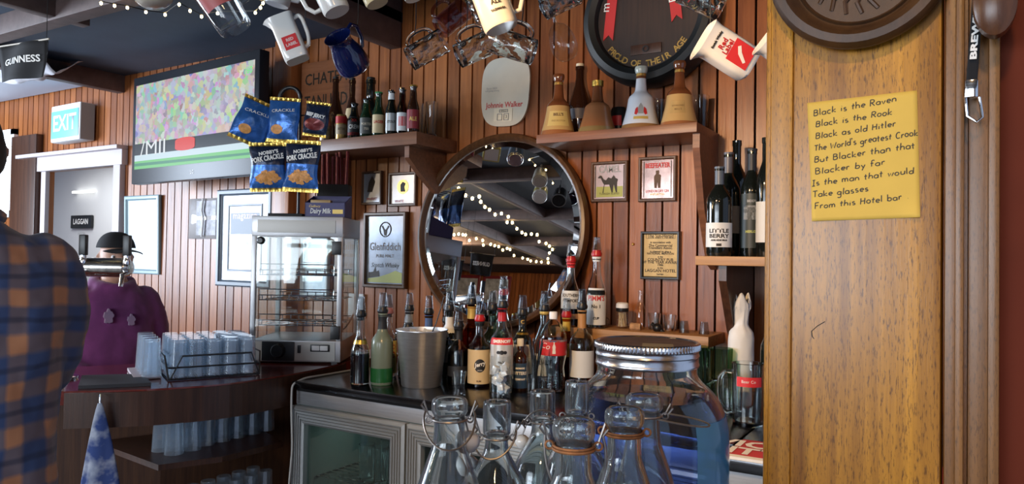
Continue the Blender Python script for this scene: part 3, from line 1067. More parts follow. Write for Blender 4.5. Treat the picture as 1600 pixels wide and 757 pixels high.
def mirrored(px, py):
    """where a sight line through the round mirror starts and which way it goes on"""
    d = ray(px, py).normalized()
    k = (MPOS - CAM).dot(MNORM) / d.dot(MNORM)
    return CAM + d * k, d - MNORM * (2 * d.dot(MNORM))

# enamel advertising sign with a day counter
p = onY(790, 144, WY - .01)
t = thing('enamel_sign', 'rounded cream whisky sign with red lettering above the round mirror', 'sign', (p.x, WY - .004, p.z))
t.rotation_euler = (0, R(2.5), 0)
sw, sh_ = wx(753, 827, 144), wy(90, 197, 790)
out = []
for k in range(48):
    a = 2 * PI * k / 48
    ca, sa = math.cos(a), math.sin(a)
    n_ = 3.2
    out.append((sw / 2 * math.copysign(abs(ca) ** (2 / n_), ca) * (1 + .06 * sa), sh_ / 2 * math.copysign(abs(sa) ** (2 / n_), sa)))
MB().prism(out, -.012, 0).obj('plate', mat('cream_enamel', (.60, .56, .47), .35, var=.08, scale=5), t, angle=.5)
text('Johnnie Walker', .034, REDINK, t, at=(0, -sh_ * .19), y=-.0128, fit=sw * .78, bold=.0006)
text('Born 1820', .013, GREYINK, t, at=(-sw * .28, sh_ * .06), y=-.0128)
text('still going strong', .011, GREYINK, t, at=(-sw * .27, sh_ * .025), y=-.0128)
MB().box((-.05, -.0145, -sh_ * .43), (.045, -.012, -sh_ * .24), .001).obj('day_panel', CREAM, t)
for x0, x1_, z0, z1 in ((-.022, .022, -sh_ * .30, -sh_ * .255), (-.032, -.006, -sh_ * .415, -sh_ * .315), (.002, .028, -sh_ * .415, -sh_ * .315)):
    fm_ = frame_mb(x1_ - x0, z1 - z0, .003, .003).obj('window_rim', GREYINK, t, smooth=False)
    fm_.location = ((x0 + x1_) / 2, -.0145, (z0 + z1) / 2)
text('WED', .013, INK, t, at=(0, -sh_ * .277), y=-.0152)
text('3', .022, INK, t, at=(.015, -sh_ * .365), y=-.0152)

# framed cigarette and gin mirrors
w_, h_ = wx(924, 981, 284), wy(253, 316, 952)
t = picture('pub_mirror', 'small brown-framed mirror with a black camel silhouette, beside the gin mirror', 'mirror', 952, 284, w_, h_, FRAMEBROWN, mat('pink_silver', (.66, .52, .52), .2, .5, var=.15, scale=10), ft=.013, d=.018)
MB().box((-w_ * .36, -.0092, -h_ * .38), (w_ * .36, -.0085, -h_ * .12), .0).obj('sand_print', LIMEINK, t)
camel = [(-.034, -.045), (-.030, -.045), (-.026, -.012), (-.006, -.012), (.004, -.045), (.009, -.045), (.012, -.010), (.022, -.045), (.027, -.045), (.026, -.004), (.030, .008), (.020, .014), (.012, .026), (.002, .012), (-.010, .018), (-.020, .006), (-.030, .010), (-.040, .026), (-.046, .026), (-.054, .018), (-.052, .015), (-.042, .015), (-.034, -.002), (-.028, -.012)]
MB().prism([(x * 1.05 + .006, zz) for x, zz in camel], -.0098, -.0093).obj('camel_print', INK, t)
text('CAMEL', .040, GREYINK, t, at=(0, h_ * .30), y=-.0095, fit=w_ * .6, bold=.0008)
text('TURKISH BLEND', .012, INK, t, at=(0, -h_ * .30), y=-.0098)
for x in (-1, 1):
    MB().box((x * w_ * .39 - .002, -.0095, -h_ * .40), (x * w_ * .39 + .002, -.0085, h_ * .40)).obj('border_line', INK, t)
w_, h_ = wx(998, 1057, 280), wy(245, 315, 1027)
t = picture('pub_mirror', 'small brown-framed gin mirror with red lettering, above the cream certificate', 'mirror', 1027, 280, w_, h_, FRAMEBROWN, mat('rose_silver', (.52, .36, .32), .18, .7, var=.45, scale=14), ft=.013, d=.018)
text('BEEFEATER', .026, REDINK, t, at=(0, h_ * .30), y=-.0095, fit=w_ * .66, bold=.001)
MB().prism([(-.012, -.035), (-.003, -.035), (0, -.008), (.003, -.035), (.012, -.035), (.014, .015), (.006, .020), (.007, .034), (-.007, .034), (-.006, .020), (-.014, .012)], -.0096, -.0088).obj('print', INKBROWN, t)
text('LONDON DRY GIN', .016, REDINK, t, at=(0, -h_ * .27), y=-.0095, fit=w_ * .6)
text('IMPORTED', .012, GOLDINK, t, at=(0, -h_ * .34), y=-.0095)
for x in (-1, 1):
    MB().box((x * w_ * .36 - .0015, -.0093, -h_ * .40), (x * w_ * .36 + .0015, -.0085, h_ * .40)).obj('border_line', INK, t)
# newspaper award certificate
w_, h_ = wx(1002, 1063, 400), wy(362, 437, 1033)
t = picture('certificate', 'black-framed cream award certificate from a Sunday newspaper on the boards', 'certificate', 1032, 399.5, w_, h_, FRAMEBLACK, CREAMPAPER, ft=.012, d=.024)
for s, zf, sz in (('The Sun-Herald', .40, .022), ('in association with', .27, .010), ('The Commercial', .205, .0125), ('Travellers Assoc.', .155, .0125), ('is pleased to give a', .08, .010), ('NATIONAL MENTION', .035, .010),
                  ('in the', -.03, .008), ('COUNTRY PUB', -.09, .0135), ('OF THE YEAR AWARD', -.145, .0135), ('1986', -.20, .011), ('to the', -.26, .008), ('LAGGAN HOTEL', -.32, .015), ('Laggan', -.39, .009)):
    text(s, sz * 1.12, INK, t, at=(0, h_ * zf), y=-.0118, fit=w_ * .66 if zf == .40 else None, bold=.0003)
fm_ = frame_mb(w_ * .74, h_ * .10, .0012, .0008).obj('title_box', INK, t, smooth=False)
fm_.location = (0, -.0112, h_ * .40)

# barrel end with gilt lettering
p = onY(1003, 18, 2.62)
t = thing('barrel_end', 'black barrel end with curved gilt lettering and red ribbons high on the wall', 'barrel end', (p.x, WY - .005, p.z))
BR = .262
t.scale = (1, .78, 1)
mb = MB()
mb.M = Matrix.Rotation(R(90), 4, 'X')
mb.lathe([(BR, 0), (BR + .008, .05), (BR + .006, .12), (BR - .008, .155), (BR - .030, .165), (BR - .052, .150), (BR - .060, .120)], 64)
mb.obj('rim', mat('black_rubber_hoop', (.008, .010, .011), .5), t)
mb = MB()
mb.M = Matrix.Rotation(R(90), 4, 'X')
mb.lathe([(0, .122), (BR - .060, .122)], 64)
mb.obj('barrel_head', wood('barrel_boards', (.018, .009, .006), (.04, .018, .011), .45), t)
MB().box((-.062, -.130, -.150), (.062, -.121, -.112), .002).obj('name_plate', DARKWOOD, t)
mb = MB()
mb.M = Matrix.Translation((0, -.131, -.131)) @ Matrix.Rotation(R(90), 4, 'X')
mb.lathe([(.011, 0), (.013, .003), (.008, .003), (.008, 0)], 20)
mb.obj('bung', BLACKMETAL, t)
gl_ = 'PROUD OF THEIR AGE'
for k, ch in enumerate(gl_):
    a = R(-142 + k * 104 / (len(gl_) - 1))
    if ch != ' ':
        text(ch, .034, GILT, t, at=((BR - .075) * math.cos(a), (BR - .075) * math.sin(a)), y=-.1235, rot=a + PI / 2, bold=.0008)
for s, x, rt, z0, z1 in ((-1, -.158, -.10, -.078, .17), (1, .122, .12, -.040, .20)):
    rb = MB()
    pl = [(-.021, z0), (0, z0 + .022), (.021, z0), (.021, z1), (-.021, z1)]
    ca, sa = math.cos(rt), math.sin(rt)
    rb.prism([(x + px_ * ca - (pz - z0) * sa, z0 + px_ * sa + (pz - z0) * ca) for px_, pz in pl], -.128, -.1225)
    rb.obj('ribbon', REDINK, t, smooth=False)
text('m', .05, WHITEINK, t, at=(-.168, .055), y=-.1290, rot=PI / 2 - .1)
text('B', .05, WHITEINK, t, at=(.108, .045), y=-.1290, rot=PI / 2 + .1)

# shelves
def shelf(name, label, px0_, px1_, pyt, Yf, thick=.045, m=SHELFWOOD, brackets=(), bm=None):
    a, b_ = onY(px0_, pyt[0], Yf), onY(px1_, pyt[1], Yf)
    zt = (a.z + b_.z) / 2
    t = thing(name, label, 'shelf', (0, 0, 0))
    MB().box((a.x, Yf, zt - thick), (b_.x, WY - .001, zt), .003).obj('board', m, t)
    for bx, bh in brackets:
        mb = MB()
        dpt_ = WY - .002 - Yf - .03
        prf = [(0, 0), (-dpt_, 0), (-dpt_, -.05), (-dpt_ * .72, -bh * .55), (-dpt_ * .25, -bh * .95), (0, -bh)]
        vs = [[(bx, WY - .002 + q[0], zt - thick + q[1]) for q in prf], [(bx + .025, WY - .002 + q[0], zt - thick + q[1]) for q in prf]]
        mb.loft(vs)
        mb.obj('bracket', bm or m, t, smooth=False)
    return zt
bxa = onY(690, 250, 2.60).x
ZBEER = shelf('wall_shelf', 'short high shelf of old beer bottles and cans beside the stud', 473, 651, (219, 208), 2.47, .055, SHELFWOOD, ((onY(505, 250, 2.6).x, .32), (onY(632, 250, 2.50).x, .20)))
ZBELL = shelf('wall_shelf', 'high shelf carrying four bell-shaped whisky decanters under the barrel end', 838, 1089, (213, 188), 2.50, .035, SHELFWOOD, ((onY(1078, 230, 2.50).x, .48),))
ZWINE = shelf('wall_shelf', 'pale eye-level shelf of wine bottles beside the pillar', 1086, 1290, (401, 402), 2.36, .03, SHELFPALE, ((onY(1127, 420, 2.42).x, .40),), DARKWOOD)
ZRAIL = shelf('wall_shelf', 'low pale timber ledge with small bar glasses and two spirit bottles', 858, 1107, (513, 523), 2.56, .04, SHELFPALE)
# carved wooden board
p0, p1 = onY(470, 100, WY - .03), onY(562, 205, WY - .03)
t = thing('carved_board', 'old crate board with carved black lettering behind the beer bottles', 'sign', ((p0.x + p1.x) / 2, WY - .001, (p0.z + p1.z) / 2))
bw, bh = p1.x - p0.x, p0.z - p1.z
MB().box((-bw / 2, -.022, -bh / 2), (bw / 2, 0, bh / 2), .003).obj('board', wood('crate_board', (.24, .085, .035), (.36, .14, .06), .5, stretch=(1.5, 20, 20)), t)
text('CHATEAU', .085, INK, t, at=(-bw * .02, bh * .26), y=-.0227, fit=bw * .82, bold=.001)
text('TANUNDA', .095, INK, t, at=(-bw * .02, -bh * .05), y=-.0227, fit=bw * .84, bold=.001)
# small screw in the boards
tag(MB().sphere((0, 0, 0), .006).obj('wall_screw', GILT), 'single brass screw in the boards left of the certificate', 'screw').location = onY(989, 382, WY - .004)
# power socket
p = onY(556, 478, WY - .01)
t = thing('power_socket', 'small white power socket low on the boards behind the bottles', 'socket', (p.x, WY - .001, p.z))
MB().box((-.05, -.012, -.06), (.05, 0, .06), .004).obj('plate', WHITE, t)
MB().box((-.012, -.016, .015), (.012, -.011, .04), .002).obj('switch', WHITE, t)
# ------------------------------------------------------------------ bottles
def prof_bottle(kind, h, r, rn=.0145):
    if kind == 'wine':
        P = [(r * .9, 0), (r, .012 * h / .3), (r, .60 * h), (r * .97, .65 * h), (r * .72, .72 * h), (rn * 1.25, .77 * h), (rn, .80 * h), (rn, .95 * h), (rn * 1.12, .955 * h), (rn * 1.12, h)]
    elif kind == 'beer':
        P = [(r * .9, 0), (r, .02 * h), (r, .52 * h), (r * .95, .58 * h), (r * .6, .72 * h), (rn * 1.05, .84 * h), (rn * .9, .93 * h), (rn * 1.05, .95 * h), (rn * 1.05, h)]
    elif kind == 'sloped':
        P = [(r * .92, 0), (r, .015 * h), (r, .42 * h), (r * .96, .50 * h), (r * .70, .62 * h), (r * .45, .74 * h), (rn * 1.05, .84 * h), (rn, .95 * h), (rn * 1.2, .96 * h), (rn * 1.2, h)]
    elif kind == 'slim':
        P = [(r * .92, 0), (r, .015 * h), (r, .58 * h), (r * .93, .64 * h), (r * .55, .72 * h), (rn * 1.1, .79 * h), (rn, .95 * h), (rn * 1.2, .96 * h), (rn * 1.2, h)]
    elif kind == 'round':
        P = [(r * .90, 0), (r, .03 * h), (r, .50 * h), (r * .98, .58 * h), (r * .80, .66 * h), (r * .45, .71 * h), (rn * 1.1, .75 * h), (rn, .94 * h), (rn * 1.2, .95 * h), (rn * 1.2, h)]
    elif kind == 'coke':
        P = [(r * .80, 0), (r * .92, .03 * h), (r * .95, .10 * h), (r * .84, .30 * h), (r * .90, .38 * h), (r, .46 * h), (r, .68 * h), (r * .94, .74 * h), (r * .62, .86 * h), (rn, .93 * h), (rn, h)]
    return P
TAKEN = []
LABELS = []
def take(px, pyb, wpx):
    p = onZ(px, pyb - 3, FZ)
    r = wpx * depth(p) / F_PX / 2
    TAKEN.append((p.x, p.y, r))
    return p, r
def clear_spot(p, wpx):
    """step back from the bar until the foot stands clear of its neighbours, sideways once the wall is near"""
    d = Vector((p.x, p.y, 0)).normalized()
    side = Vector((d.y, -d.x, 0))
    q0, best = p.copy(), None
    for back in sorted(range(-14, 50), key=abs):
        for sd in (0, 1, -1, 2, -2, 3, -3):
            q = q0 + d * (.008 * back) + side * (.007 * sd)
            r = wpx * depth(q) / F_PX / 2
            if q.y + r > 2.55 or (q.x < FX0 + .04):
                continue
            if all(math.hypot(q.x - a, q.y - b) > r + c + .003 for a, b, c in TAKEN):
                q.z = FZ
                return q
    print('NO CLEAR SPOT', p, wpx)
    return p
BUCKET = take(658, 606, 80)
ICEGLASS = take(782, 626, 32)
SHOT = take(718, 622, 22)
STRAWGLASS = take(836, 624, 30)
def pourer(root, z, base=BLACK, label=None):
    """bar measure: plug in the neck and a clear measuring cup above it"""
    p = MB().lathe([(.012, -.012), (.012, .0), (.019, .002), (.021, .012), (.017, .020), (.017, .026), (0, .027)], 18).obj('pourer', base, root)
    p.location = (0, 0, z)
    MB().lathe([(.018, .0235), (.0165, .038), (.013, .072), (.0135, .076), (.011, .076), (.0105, .070), (.014, .036), (.015, .030), (0, .029)], 18).obj('measure_cup', CUP, p)
    return p
def bottle(name, label, px, pyb, pyt, wpx, kind, glass, Z=FZ, liquid=None, lab=None, cap=None, capm=None, cat='bottle', rn=.0145, neck=None, D=None, group=None, Y=None):
    """px: middle, pyb: foot, pyt: top of the glass, wpx: width, all as seen from the bar"""
    if Y:
        g = onY(px, pyb, Y)
        p = Vector((g.x, g.y, Z))
    else:
        p = onZ(px, pyb - 3, Z)
        p.z = Z
    if Z == FZ:
        p = clear_spot(p, wpx)
    dd = depth(p)
    h = atD(px, pyt, dd).z - Z if Z == FZ else (pyb - pyt) * dd / F_PX
    r = wpx * dd / F_PX / 2
    if Z == FZ:
        TAKEN.append((p.x, p.y, r))
    t = thing(name, label, cat, p, face_cam(p), group)
    P = prof_bottle(kind, h, r, rn)
    solid = glass in (GLASS, GLASS2)
    if solid:
        P0 = [(max(a - .0022, .004), z_) for a, z_ in P if z_ > .004]
        MB().lathe([(0, 0)] + P + [(P[-1][0] - .003, P[-1][1])] + list(reversed(P0)) + [(0, .006)], 26).obj('glass', HEAVY, t)
    else:
        MB().lathe([(0, .002)] + P + [(P[-1][0] * .7, P[-1][1]), (P[-1][0] * .7, h * .96)], 26).obj('glass', glass, t)
    rf = prof_r(P)
    if liquid:
        lv, lm = liquid
        lp = [(max(rf(z) - .0028, .004), z) for z in [.006 + (lv * h - .006) * k / 14 for k in range(15)]]
        MB().lathe([(0, .006)] + lp + [(0, lv * h)], 24).obj('liquid', lm, t)
    LABELS.clear()
    for L in (lab or []):
        z0, z1, m_, arc = L[0] * h, L[1] * h, L[2], L[3]
        lo = patch(MB(), rf, -arc, arc, z0, z1, max(16, int(arc * 2 / .10)), 4, .0008).obj('label', m_, t)
        LABELS.append(lo)
        for s in L[4:]:
            # (words, height share, size share of label, colour[, width share])
            fitw = s[4] * 2 * r * math.sin(min(arc, 1.3)) if len(s) > 4 else None
            text(s[0], s[2] * (z1 - z0), s[3], lo, at=(0, z0 + s[1] * (z1 - z0)), warp=cyl_warp(rf, .0013), fit=fitw, bold=.0006)
    if neck:
        z0, z1, m_ = neck
        patch(MB(), rf, -PI, PI, z0 * h, z1 * h, 20, 3, .0006).obj('neck_foil', m_, t)
    if cap == 'pourer':
        pourer(t, h, capm or BLACK)
    elif cap == 'crown':
        MB().lathe([(rn * 1.25, -.006), (rn * 1.2, .001), (0, .003)], 16).obj('crown_cap', capm or GOLD, t).location = (0, 0, h)
    elif cap == 'screw':
        MB().lathe([(rn * 1.15, -.018), (rn * 1.15, .005), (rn * 1.05, .008), (0, .008)], 18).obj('screw_cap', capm or WHITE, t).location = (0, 0, h)
    elif cap == 'cork':
        MB().lathe([(rn * 1.0, -.004), (rn * 1.0, .012), (0, .013)], 16).obj('stopper', capm or BLACK, t).location = (0, 0, h)
    return t

CLEARLIQ = thin_glass('clear_spirit', (.90, .93, .93), .02, 1.1)
REDLIQ = mat('red_liqueur', (.055, .004, .008), .15)
AMBERLIQ = thin_glass('amber_spirit', (.55, .26, .07), .02, 1.1)
DARKLIQ = mat('dark_spirit', (.010, .006, .006), .15)
GREENLIQ = mat('green_liqueur', (.02, .14, .035), .2)
YELPAPER = mat('yellow_label', (.74, .60, .20), .55)
PALELAB = mat('pale_label', (.68, .70, .70), .55)
CREAMLAB = mat('cream_label', (.66, .52, .30), .55)
BLACKLAB = mat('black_label', (.012, .013, .016), .5)
REDLAB = mat('red_label', (.62, .03, .035), .45)
NAVYLAB = mat('navy_label', (.03, .07, .14), .5)

# --- row on the fridge top
t = bottle('vodka_bottle', 'clear vodka bottle with a red and silver label and red neck foil', 783, 616, 482, 38, 'slim', GLASS, liquid=(.70, CLEARLIQ), cap='pourer', neck=(.845, 1.0, mat('red_foil', (.40, .012, .015), .35)),
           lab=[(.575, .655, REDLAB, 1.15, ('SMIRNOFF', .5, .62, WHITEINK, .86)), (.22, .575, mat('silver_label', (.62, .64, .64), .3, .3), 1.15, ('No.21', .42, .10, INK), ('VODKA', .26, .10, INK))])
lb = LABELS[1]
hh = 134 * depth(t.location) / F_PX
rr = 38 * depth(t.location) / F_PX / 2
mb = MB()
for x, s in ((-.012, 1), (.012, 1), (0, 1.25)):
    mb.grid(lambda u, v: cyl_warp(rr, .0013)(x + v * .007 * s * math.cos(2 * PI * u), hh * .475 + v * .006 * s * math.sin(2 * PI * u)), 18, 1)
mb.obj('crest', BLACKLAB, lb)
t = bottle('bitters_bottle', 'small dark bitters bottle with a white cap beside the glass of ice', 806, 613, 533, 24, 'wine', GLASSBROWNDARK, cap='screw', capm=mat('cream_cap', (.72, .66, .52), .5), rn=.011,
           lab=[(.06, .56, NAVYLAB, 1.45, ('BITTERS', .60, .17, WHITEINK, .9), ('AROMATIC', .80, .09, WHITEINK, .7), ('COMPANY', .36, .10, WHITEINK, .8))])
t = bottle('soda_bottle', 'clear contour soft drink bottle with a red label and white cap, nearly empty', 863, 613, 491, 43, 'coke', GLASS, liquid=(.14, CLEARLIQ), cap='screw', capm=WHITE, rn=.013,
           lab=[(.47, .675, REDLAB, PI), (.645, .675, PALELAB, PI, ('no sugar', .5, .8, BLUEINK))])
lb = LABELS[0]
hh = 122 * depth(t.location) / F_PX
rr = 43 * depth(t.location) / F_PX / 2
mb = MB()
sil = [(0, -.021), (.006, -.021), (.0058, -.012), (.0048, -.006), (.006, .002), (.004, .009), (.0018, .014), (.0020, .021), (0, .021)]
mb.grid(lambda u, v: cyl_warp(rr, .0013)(.004 + (u * 2 - 1) * prof_r([(a, b_) for a, b_ in sil[1:8]])(-.021 + .042 * v), hh * .56 - .021 + .042 * v), 4, 16)
mb.obj('bottle_print', WHITEINK, lb)
text('Co', .030, WHITEINK, lb, at=(-.030, hh * .58), warp=cyl_warp(rr, .0013), rot=-.2, shear=.3)
t = bottle('rum_bottle', 'clear spiced rum bottle with a cream label and black roundel', 748, 607, 503, 35, 'slim', GLASS, liquid=(.60, AMBERLIQ), cap='pourer', capm=REDPLASTIC, lab=[(.06, .58, CREAMLAB, 1.45)], neck=(.93, 1.0, BLACKLAB))
lb = LABELS[0]
hh = 104 * depth(t.location) / F_PX
rr = 35 * depth(t.location) / F_PX / 2
mb = MB()
mb.grid(lambda u, v: cyl_warp(rr, .0012)((v * .021) * math.cos(2 * PI * u) + .003, hh * .33 + v * .024 * math.sin(2 * PI * u)), 28, 3)
mb.obj('roundel', BLACKLAB, lb)
text('Jerry', .020, WHITEINK, lb, at=(.003, hh * .35), warp=cyl_warp(rr, .0018), rot=.25, bold=.0006, shear=.25)
text('SPICED', .006, WHITEINK, lb, at=(.003, hh * .26), warp=cyl_warp(rr, .0018))
text('RUM', .008, INKBROWN, lb, at=(.0, hh * .10), warp=cyl_warp(rr, .0013), bold=.0004)
bottle('spirit_bottle', 'squat bottle of black liqueur with a clear shoulder behind the shot glass', 721, 606, 513, 34, 'slim', GLASS2, liquid=(.55, DARKLIQ), cap='pourer', neck=(.80, 1.0, BLACKLAB), lab=[(.16, .34, BLACKLAB, 1.2)])
bottle('liqueur_bottle', 'black bottle with a gold-collared neck and white label behind the bitters', 815, 606, 494, 30, 'wine', GLASSDARK, cap='pourer', neck=(.735, .765, GOLD), lab=[(.18, .60, PALELAB, 1.35), (.86, .97, BLACKLAB, 1.0, ('C', .5, .7, GOLDINK))])
bottle('spirit_bottle', 'frosted pale green bottle with green dregs beside the yellow ouzo label', 596, 604, 490, 34, 'slim', FROST, liquid=(.30, GREENLIQ), cap='pourer', neck=(.78, .98, BLACKLAB), lab=[(.0, .24, mat('green_dip', (.015, .12, .03), .25), PI)])
bottle('spirit_bottle', 'clear bottle half full of dark red liqueur at the pie warmer end of the row', 571, 603, 496, 29, 'sloped', GLASS2, liquid=(.46, REDLIQ), cap='pourer', neck=(.60, .66, GOLD))
bottle('spirit_bottle', 'tall bottle with a long white-blue neck sleeve between bucket and rum', 709, 600, 487, 30, 'wine', GLASSDARK, cap='pourer', neck=(.60, .92, PALELAB), lab=[(.28, .52, BLACKLAB, 1.3)])
bottle('spirit_bottle', 'clear whisky bottle with a broad white label and sloping shoulders beside the bitters', 846, 604, 487, 40, 'sloped', GLASS2, liquid=(.40, AMBERLIQ), cap='pourer', neck=(.955, 1.0, GOLDINK), lab=[(.14, .44, PALELAB, 1.2, ('MALT', .6, .3, INK))])
bottle('spirit_bottle', 'clear bottle with a black pourer behind the bucket spoon', 697, 596, 505, 32, 'sloped', GLASS, liquid=(.45, AMBERLIQ), cap='pourer')
bottle('spirit_bottle', 'clear bottle with a black collar just behind the ice bucket rim', 636, 592, 516, 30, 'round', GLASS2, liquid=(.5, DARKLIQ), cap='pourer', neck=(.8, 1.0, BLACKLAB))
bottle('spirit_bottle', 'amber bottle with a tan neck standing behind the spiced rum', 735, 598, 477, 32, 'slim', AMBERLIQ, liquid=(.7, AMBERLIQ), cap='pourer', neck=(.82, .98, GOLDINK))
bottle('spirit_bottle', 'clear ouzo bottle with a yellow and red label next to the ice bucket', 611, 591, 491, 27, 'slim', GLASS, liquid=(.6, CLEARLIQ), cap='pourer', capm=mat('dusty_pink', (.45, .16, .14), .4),
       lab=[(.06, .58, YELPAPER, 1.4, ('AROPO', .80, .20, REDINK, 1.0), ('OUZO', .56, .26, REDINK, 1.0), ('LIQUEUR', .10, .10, YELINK, .8))])
bottle('spirit_bottle', 'brandy bottle with a blue and yellow neck behind the ice bucket', 674, 590, 492, 44, 'round', AMBERLIQ, liquid=(.6, AMBERLIQ), cap='pourer', neck=(.80, .99, BLUEINK), lab=[(.76, .80, YELINK, PI)])
bottle('spirit_bottle', 'green bottle with a black measure behind the vodka', 768, 599, 486, 32, 'slim', GLASSGREEN, liquid=(.4, GREENLIQ), cap='pourer')
t = bottle('bourbon_bottle', 'clear bourbon bottle with a tan neck strip and pale horse label by the jar', 908, 608, 484, 40, 'round', GLASS2, liquid=(.45, AMBERLIQ), cap='pourer', neck=(.76, .99, mat('tan_neck', (.46, .22, .07), .5)), lab=[(.14, .48, PALELAB, 1.2)])
bottle('spirit_bottle', 'dark bottle with a white neck band standing tallest behind the ice bucket', 646, 592, 487, 32, 'slim', GLASSDARK, cap='pourer', neck=(.82, 1.0, PALELAB))
bottle('spirit_bottle', 'bottle with a red measure and bright yellow neck between soda and bourbon', 884, 597, 497, 30, 'round', AMBERLIQ, liquid=(.6, AMBERLIQ), cap='pourer', capm=REDPLASTIC, neck=(.80, 1.0, YELINK), lab=[(.42, .62, YELINK, 1.2)])
bottle('spirit_bottle', 'clear bottle with a red measure behind the vodka and rum', 779, 596, 462, 30, 'slim', GLASS2, liquid=(.5, CLEARLIQ), cap='pourer', capm=REDPLASTIC)
# --- two bottles on the ledge
bottle('spirit_bottle', 'clear bottle of dark red spirit on the timber ledge, nearer the round mirror', 891, 510, 411, 31, 'sloped', GLASS, Z=ZRAIL, Y=2.608, liquid=(.45, mat('ruby_spirit', (.10, .010, .012), .15)), cap='pourer', capm=REDPLASTIC, neck=(.92, 1.0, REDLAB),
       lab=[(.28, .56, PALELAB, 1.25, ('SOUTHERN', .74, .24, INK, .98), ('COMFORT', .44, .24, INK, .92)), (.12, .20, mat('tan_crest', (.55, .30, .16), .5), .9)])
bottle('spirit_bottle', 'clear bottle with a tall white label and red lettering on the timber ledge', 931, 513, 402, 32, 'sloped', GLASS, Z=ZRAIL, Y=2.608, liquid=(.30, DARKLIQ), cap='pourer', capm=REDPLASTIC, neck=(.93, 1.0, PALELAB),
       lab=[(.05, .56, PALELAB, 1.1, ("PIMM'S", .72, .20, REDINK, .98), ('No 1', .50, .13, INK), ('CUP', .18, .09, INK))])
# --- beer shelf
YB = 2.55
bottle('beer_bottle', 'brown beer bottle with a dark red label beside the tall beer glasses', 645, 206, 128, 19, 'beer', GLASSBROWNDARK, Z=ZBEER, Y=YB, cap='crown', lab=[(.12, .50, mat('dark_red_label', (.24, .02, .03), .4), 1.4, ('ALE', .5, .3, GOLDINK, .7))])
bottle('beer_bottle', 'amber beer bottle with a white and red label beside the dark red one', 628, 207, 132, 17, 'beer', GLASSBROWN, Z=ZBEER, Y=YB, liquid=(.5, DARKLIQ), cap='crown', capm=CHROME, lab=[(.10, .48, PALELAB, 1.3), (.2, .4, REDLAB, .7)])
bottle('beer_bottle', 'black beer bottle with a silver neck foil and round silver label', 611, 208, 135, 19, 'beer', GLASSDARK, Z=ZBEER, Y=YB, cap='crown', capm=CHROME, neck=(.80, 1.0, PALELAB), lab=[(.12, .50, mat('silver_oval', (.46, .48, .48), .3, .4), 1.1, ('STOUT', .5, .2, INK, .8))])
bottle('beer_bottle', 'green beer bottle with a cream and red label in the middle of the row', 591, 210, 138, 19, 'beer', GLASSGREENDARK, Z=ZBEER, Y=YB, cap='crown', capm=mat('green_cap', (.02, .20, .06), .4), lab=[(.10, .50, CREAMLAB, 1.3, ('LAGER', .6, .22, REDINK, .9))])
bottle('beer_bottle', 'dark beer bottle with a black and grey label beside the green one', 572, 211, 148, 20, 'beer', GLASSGREENDARK, Z=ZBEER, Y=YB, cap='crown', capm=BLACK, lab=[(.12, .52, mat('grey_label', (.12, .13, .12), .5), 1.3, ('PORTER', .6, .2, CREAM, .9), ('750', .3, .2, CREAM))])
bottle('beer_bottle', 'stubby beer bottle with a black and red label beside the cans', 553, 213, 155, 20, 'beer', GLASSDARK, Z=ZBEER, Y=YB, cap='crown', capm=BLACK, lab=[(.12, .62, mat('soot_label', (.03, .03, .035), .5), 1.3, ('CREW', .45, .30, WHITEINK, .95), ('XX', .8, .2, REDINK)), (.12, .2, REDLAB, 1.3)])
def can(label, px, pyb, pyt, wpx, m1, m2, words):
    p = onY(px, pyb, YB)
    p.z = ZBEER
    k = depth(p) / F_PX
    h, r = (pyb - pyt) * k, wpx * k / 2
    t = thing('beer_can', label, 'can', p, face_cam(p))
    MB().lathe([(0, .004), (r * .8, 0), (r * .86, .004), (r, .012), (r, h - .012), (r * .88, h - .002), (r * .85, h), (r * .80, h - .004), (0, h - .004)], 24).obj('body', m1, t)
    lo = patch(MB(), r, -1.4, 1.4, h * .25, h * .62, 14).obj('label', m2, t)
    text(words, h * .12, INK, lo, at=(0, h * .45), warp=cyl_warp(r, .001), fit=r * 1.3)
can('dull gold beer can at the end of the beer shelf by the carved board', 509, 215, 172, 19, mat('old_gold_can', (.34, .27, .18), .4, .7), mat('olive_can_print', (.20, .19, .13), .5), 'DRAUGHT')
t_ = can('gold beer can with a bright red top beside the stubby beer bottle', 533, 214, 172, 17, mat('red_gold_can', (.52, .36, .12), .35, .7), mat('can_white', (.6, .52, .36), .5), 'BITTER')
for o in COL.objects:
    if o.get('label', '').startswith('gold beer can with a bright red'):
        p = o.location
        k = depth(p) / F_PX
        patch(MB(), 17 * k / 2, -PI, PI, 42 * k * .66, 42 * k * .93, 20, 1, .0008).obj('red_band', REDLAB, o)
YB2 = 2.66
bottle('flagon_bottle', 'dark brown wicker-shaped flagon behind the cans on the beer shelf', 523, 214, 108, 25, 'sloped', GLASSBROWNDARK, Z=ZBEER, Y=YB2, cap='cork')
bottle('flagon_bottle', 'old brown bottle with a cream label tucked behind the stubby beer bottle', 549, 214, 112, 20, 'sloped', GLASSBROWNDARK, Z=ZBEER, Y=YB2, cap='cork', lab=[(.40, .56, CREAMLAB, 1.3)])
bottle('flagon_bottle', 'tall square-shouldered dark bottle rising behind the beer row', 578, 211, 111, 28, 'round', GLASSDARK, Z=ZBEER, Y=YB2, cap='cork', rn=.02)
for px, lb_ in ((660, 'tall clear beer glass beside the dark red beer bottle'), (674, 'tall clear beer glass at the very end of the beer shelf')):
    o = tumbler(lb_, .028, .155, GLASS2, name='beer_glass', taper=.72)
    p = onY(px, 205, 2.64 if px < 670 else 2.62)
    o.location = (p.x - (0 if px > 670 else .012), p.y, ZBEER)
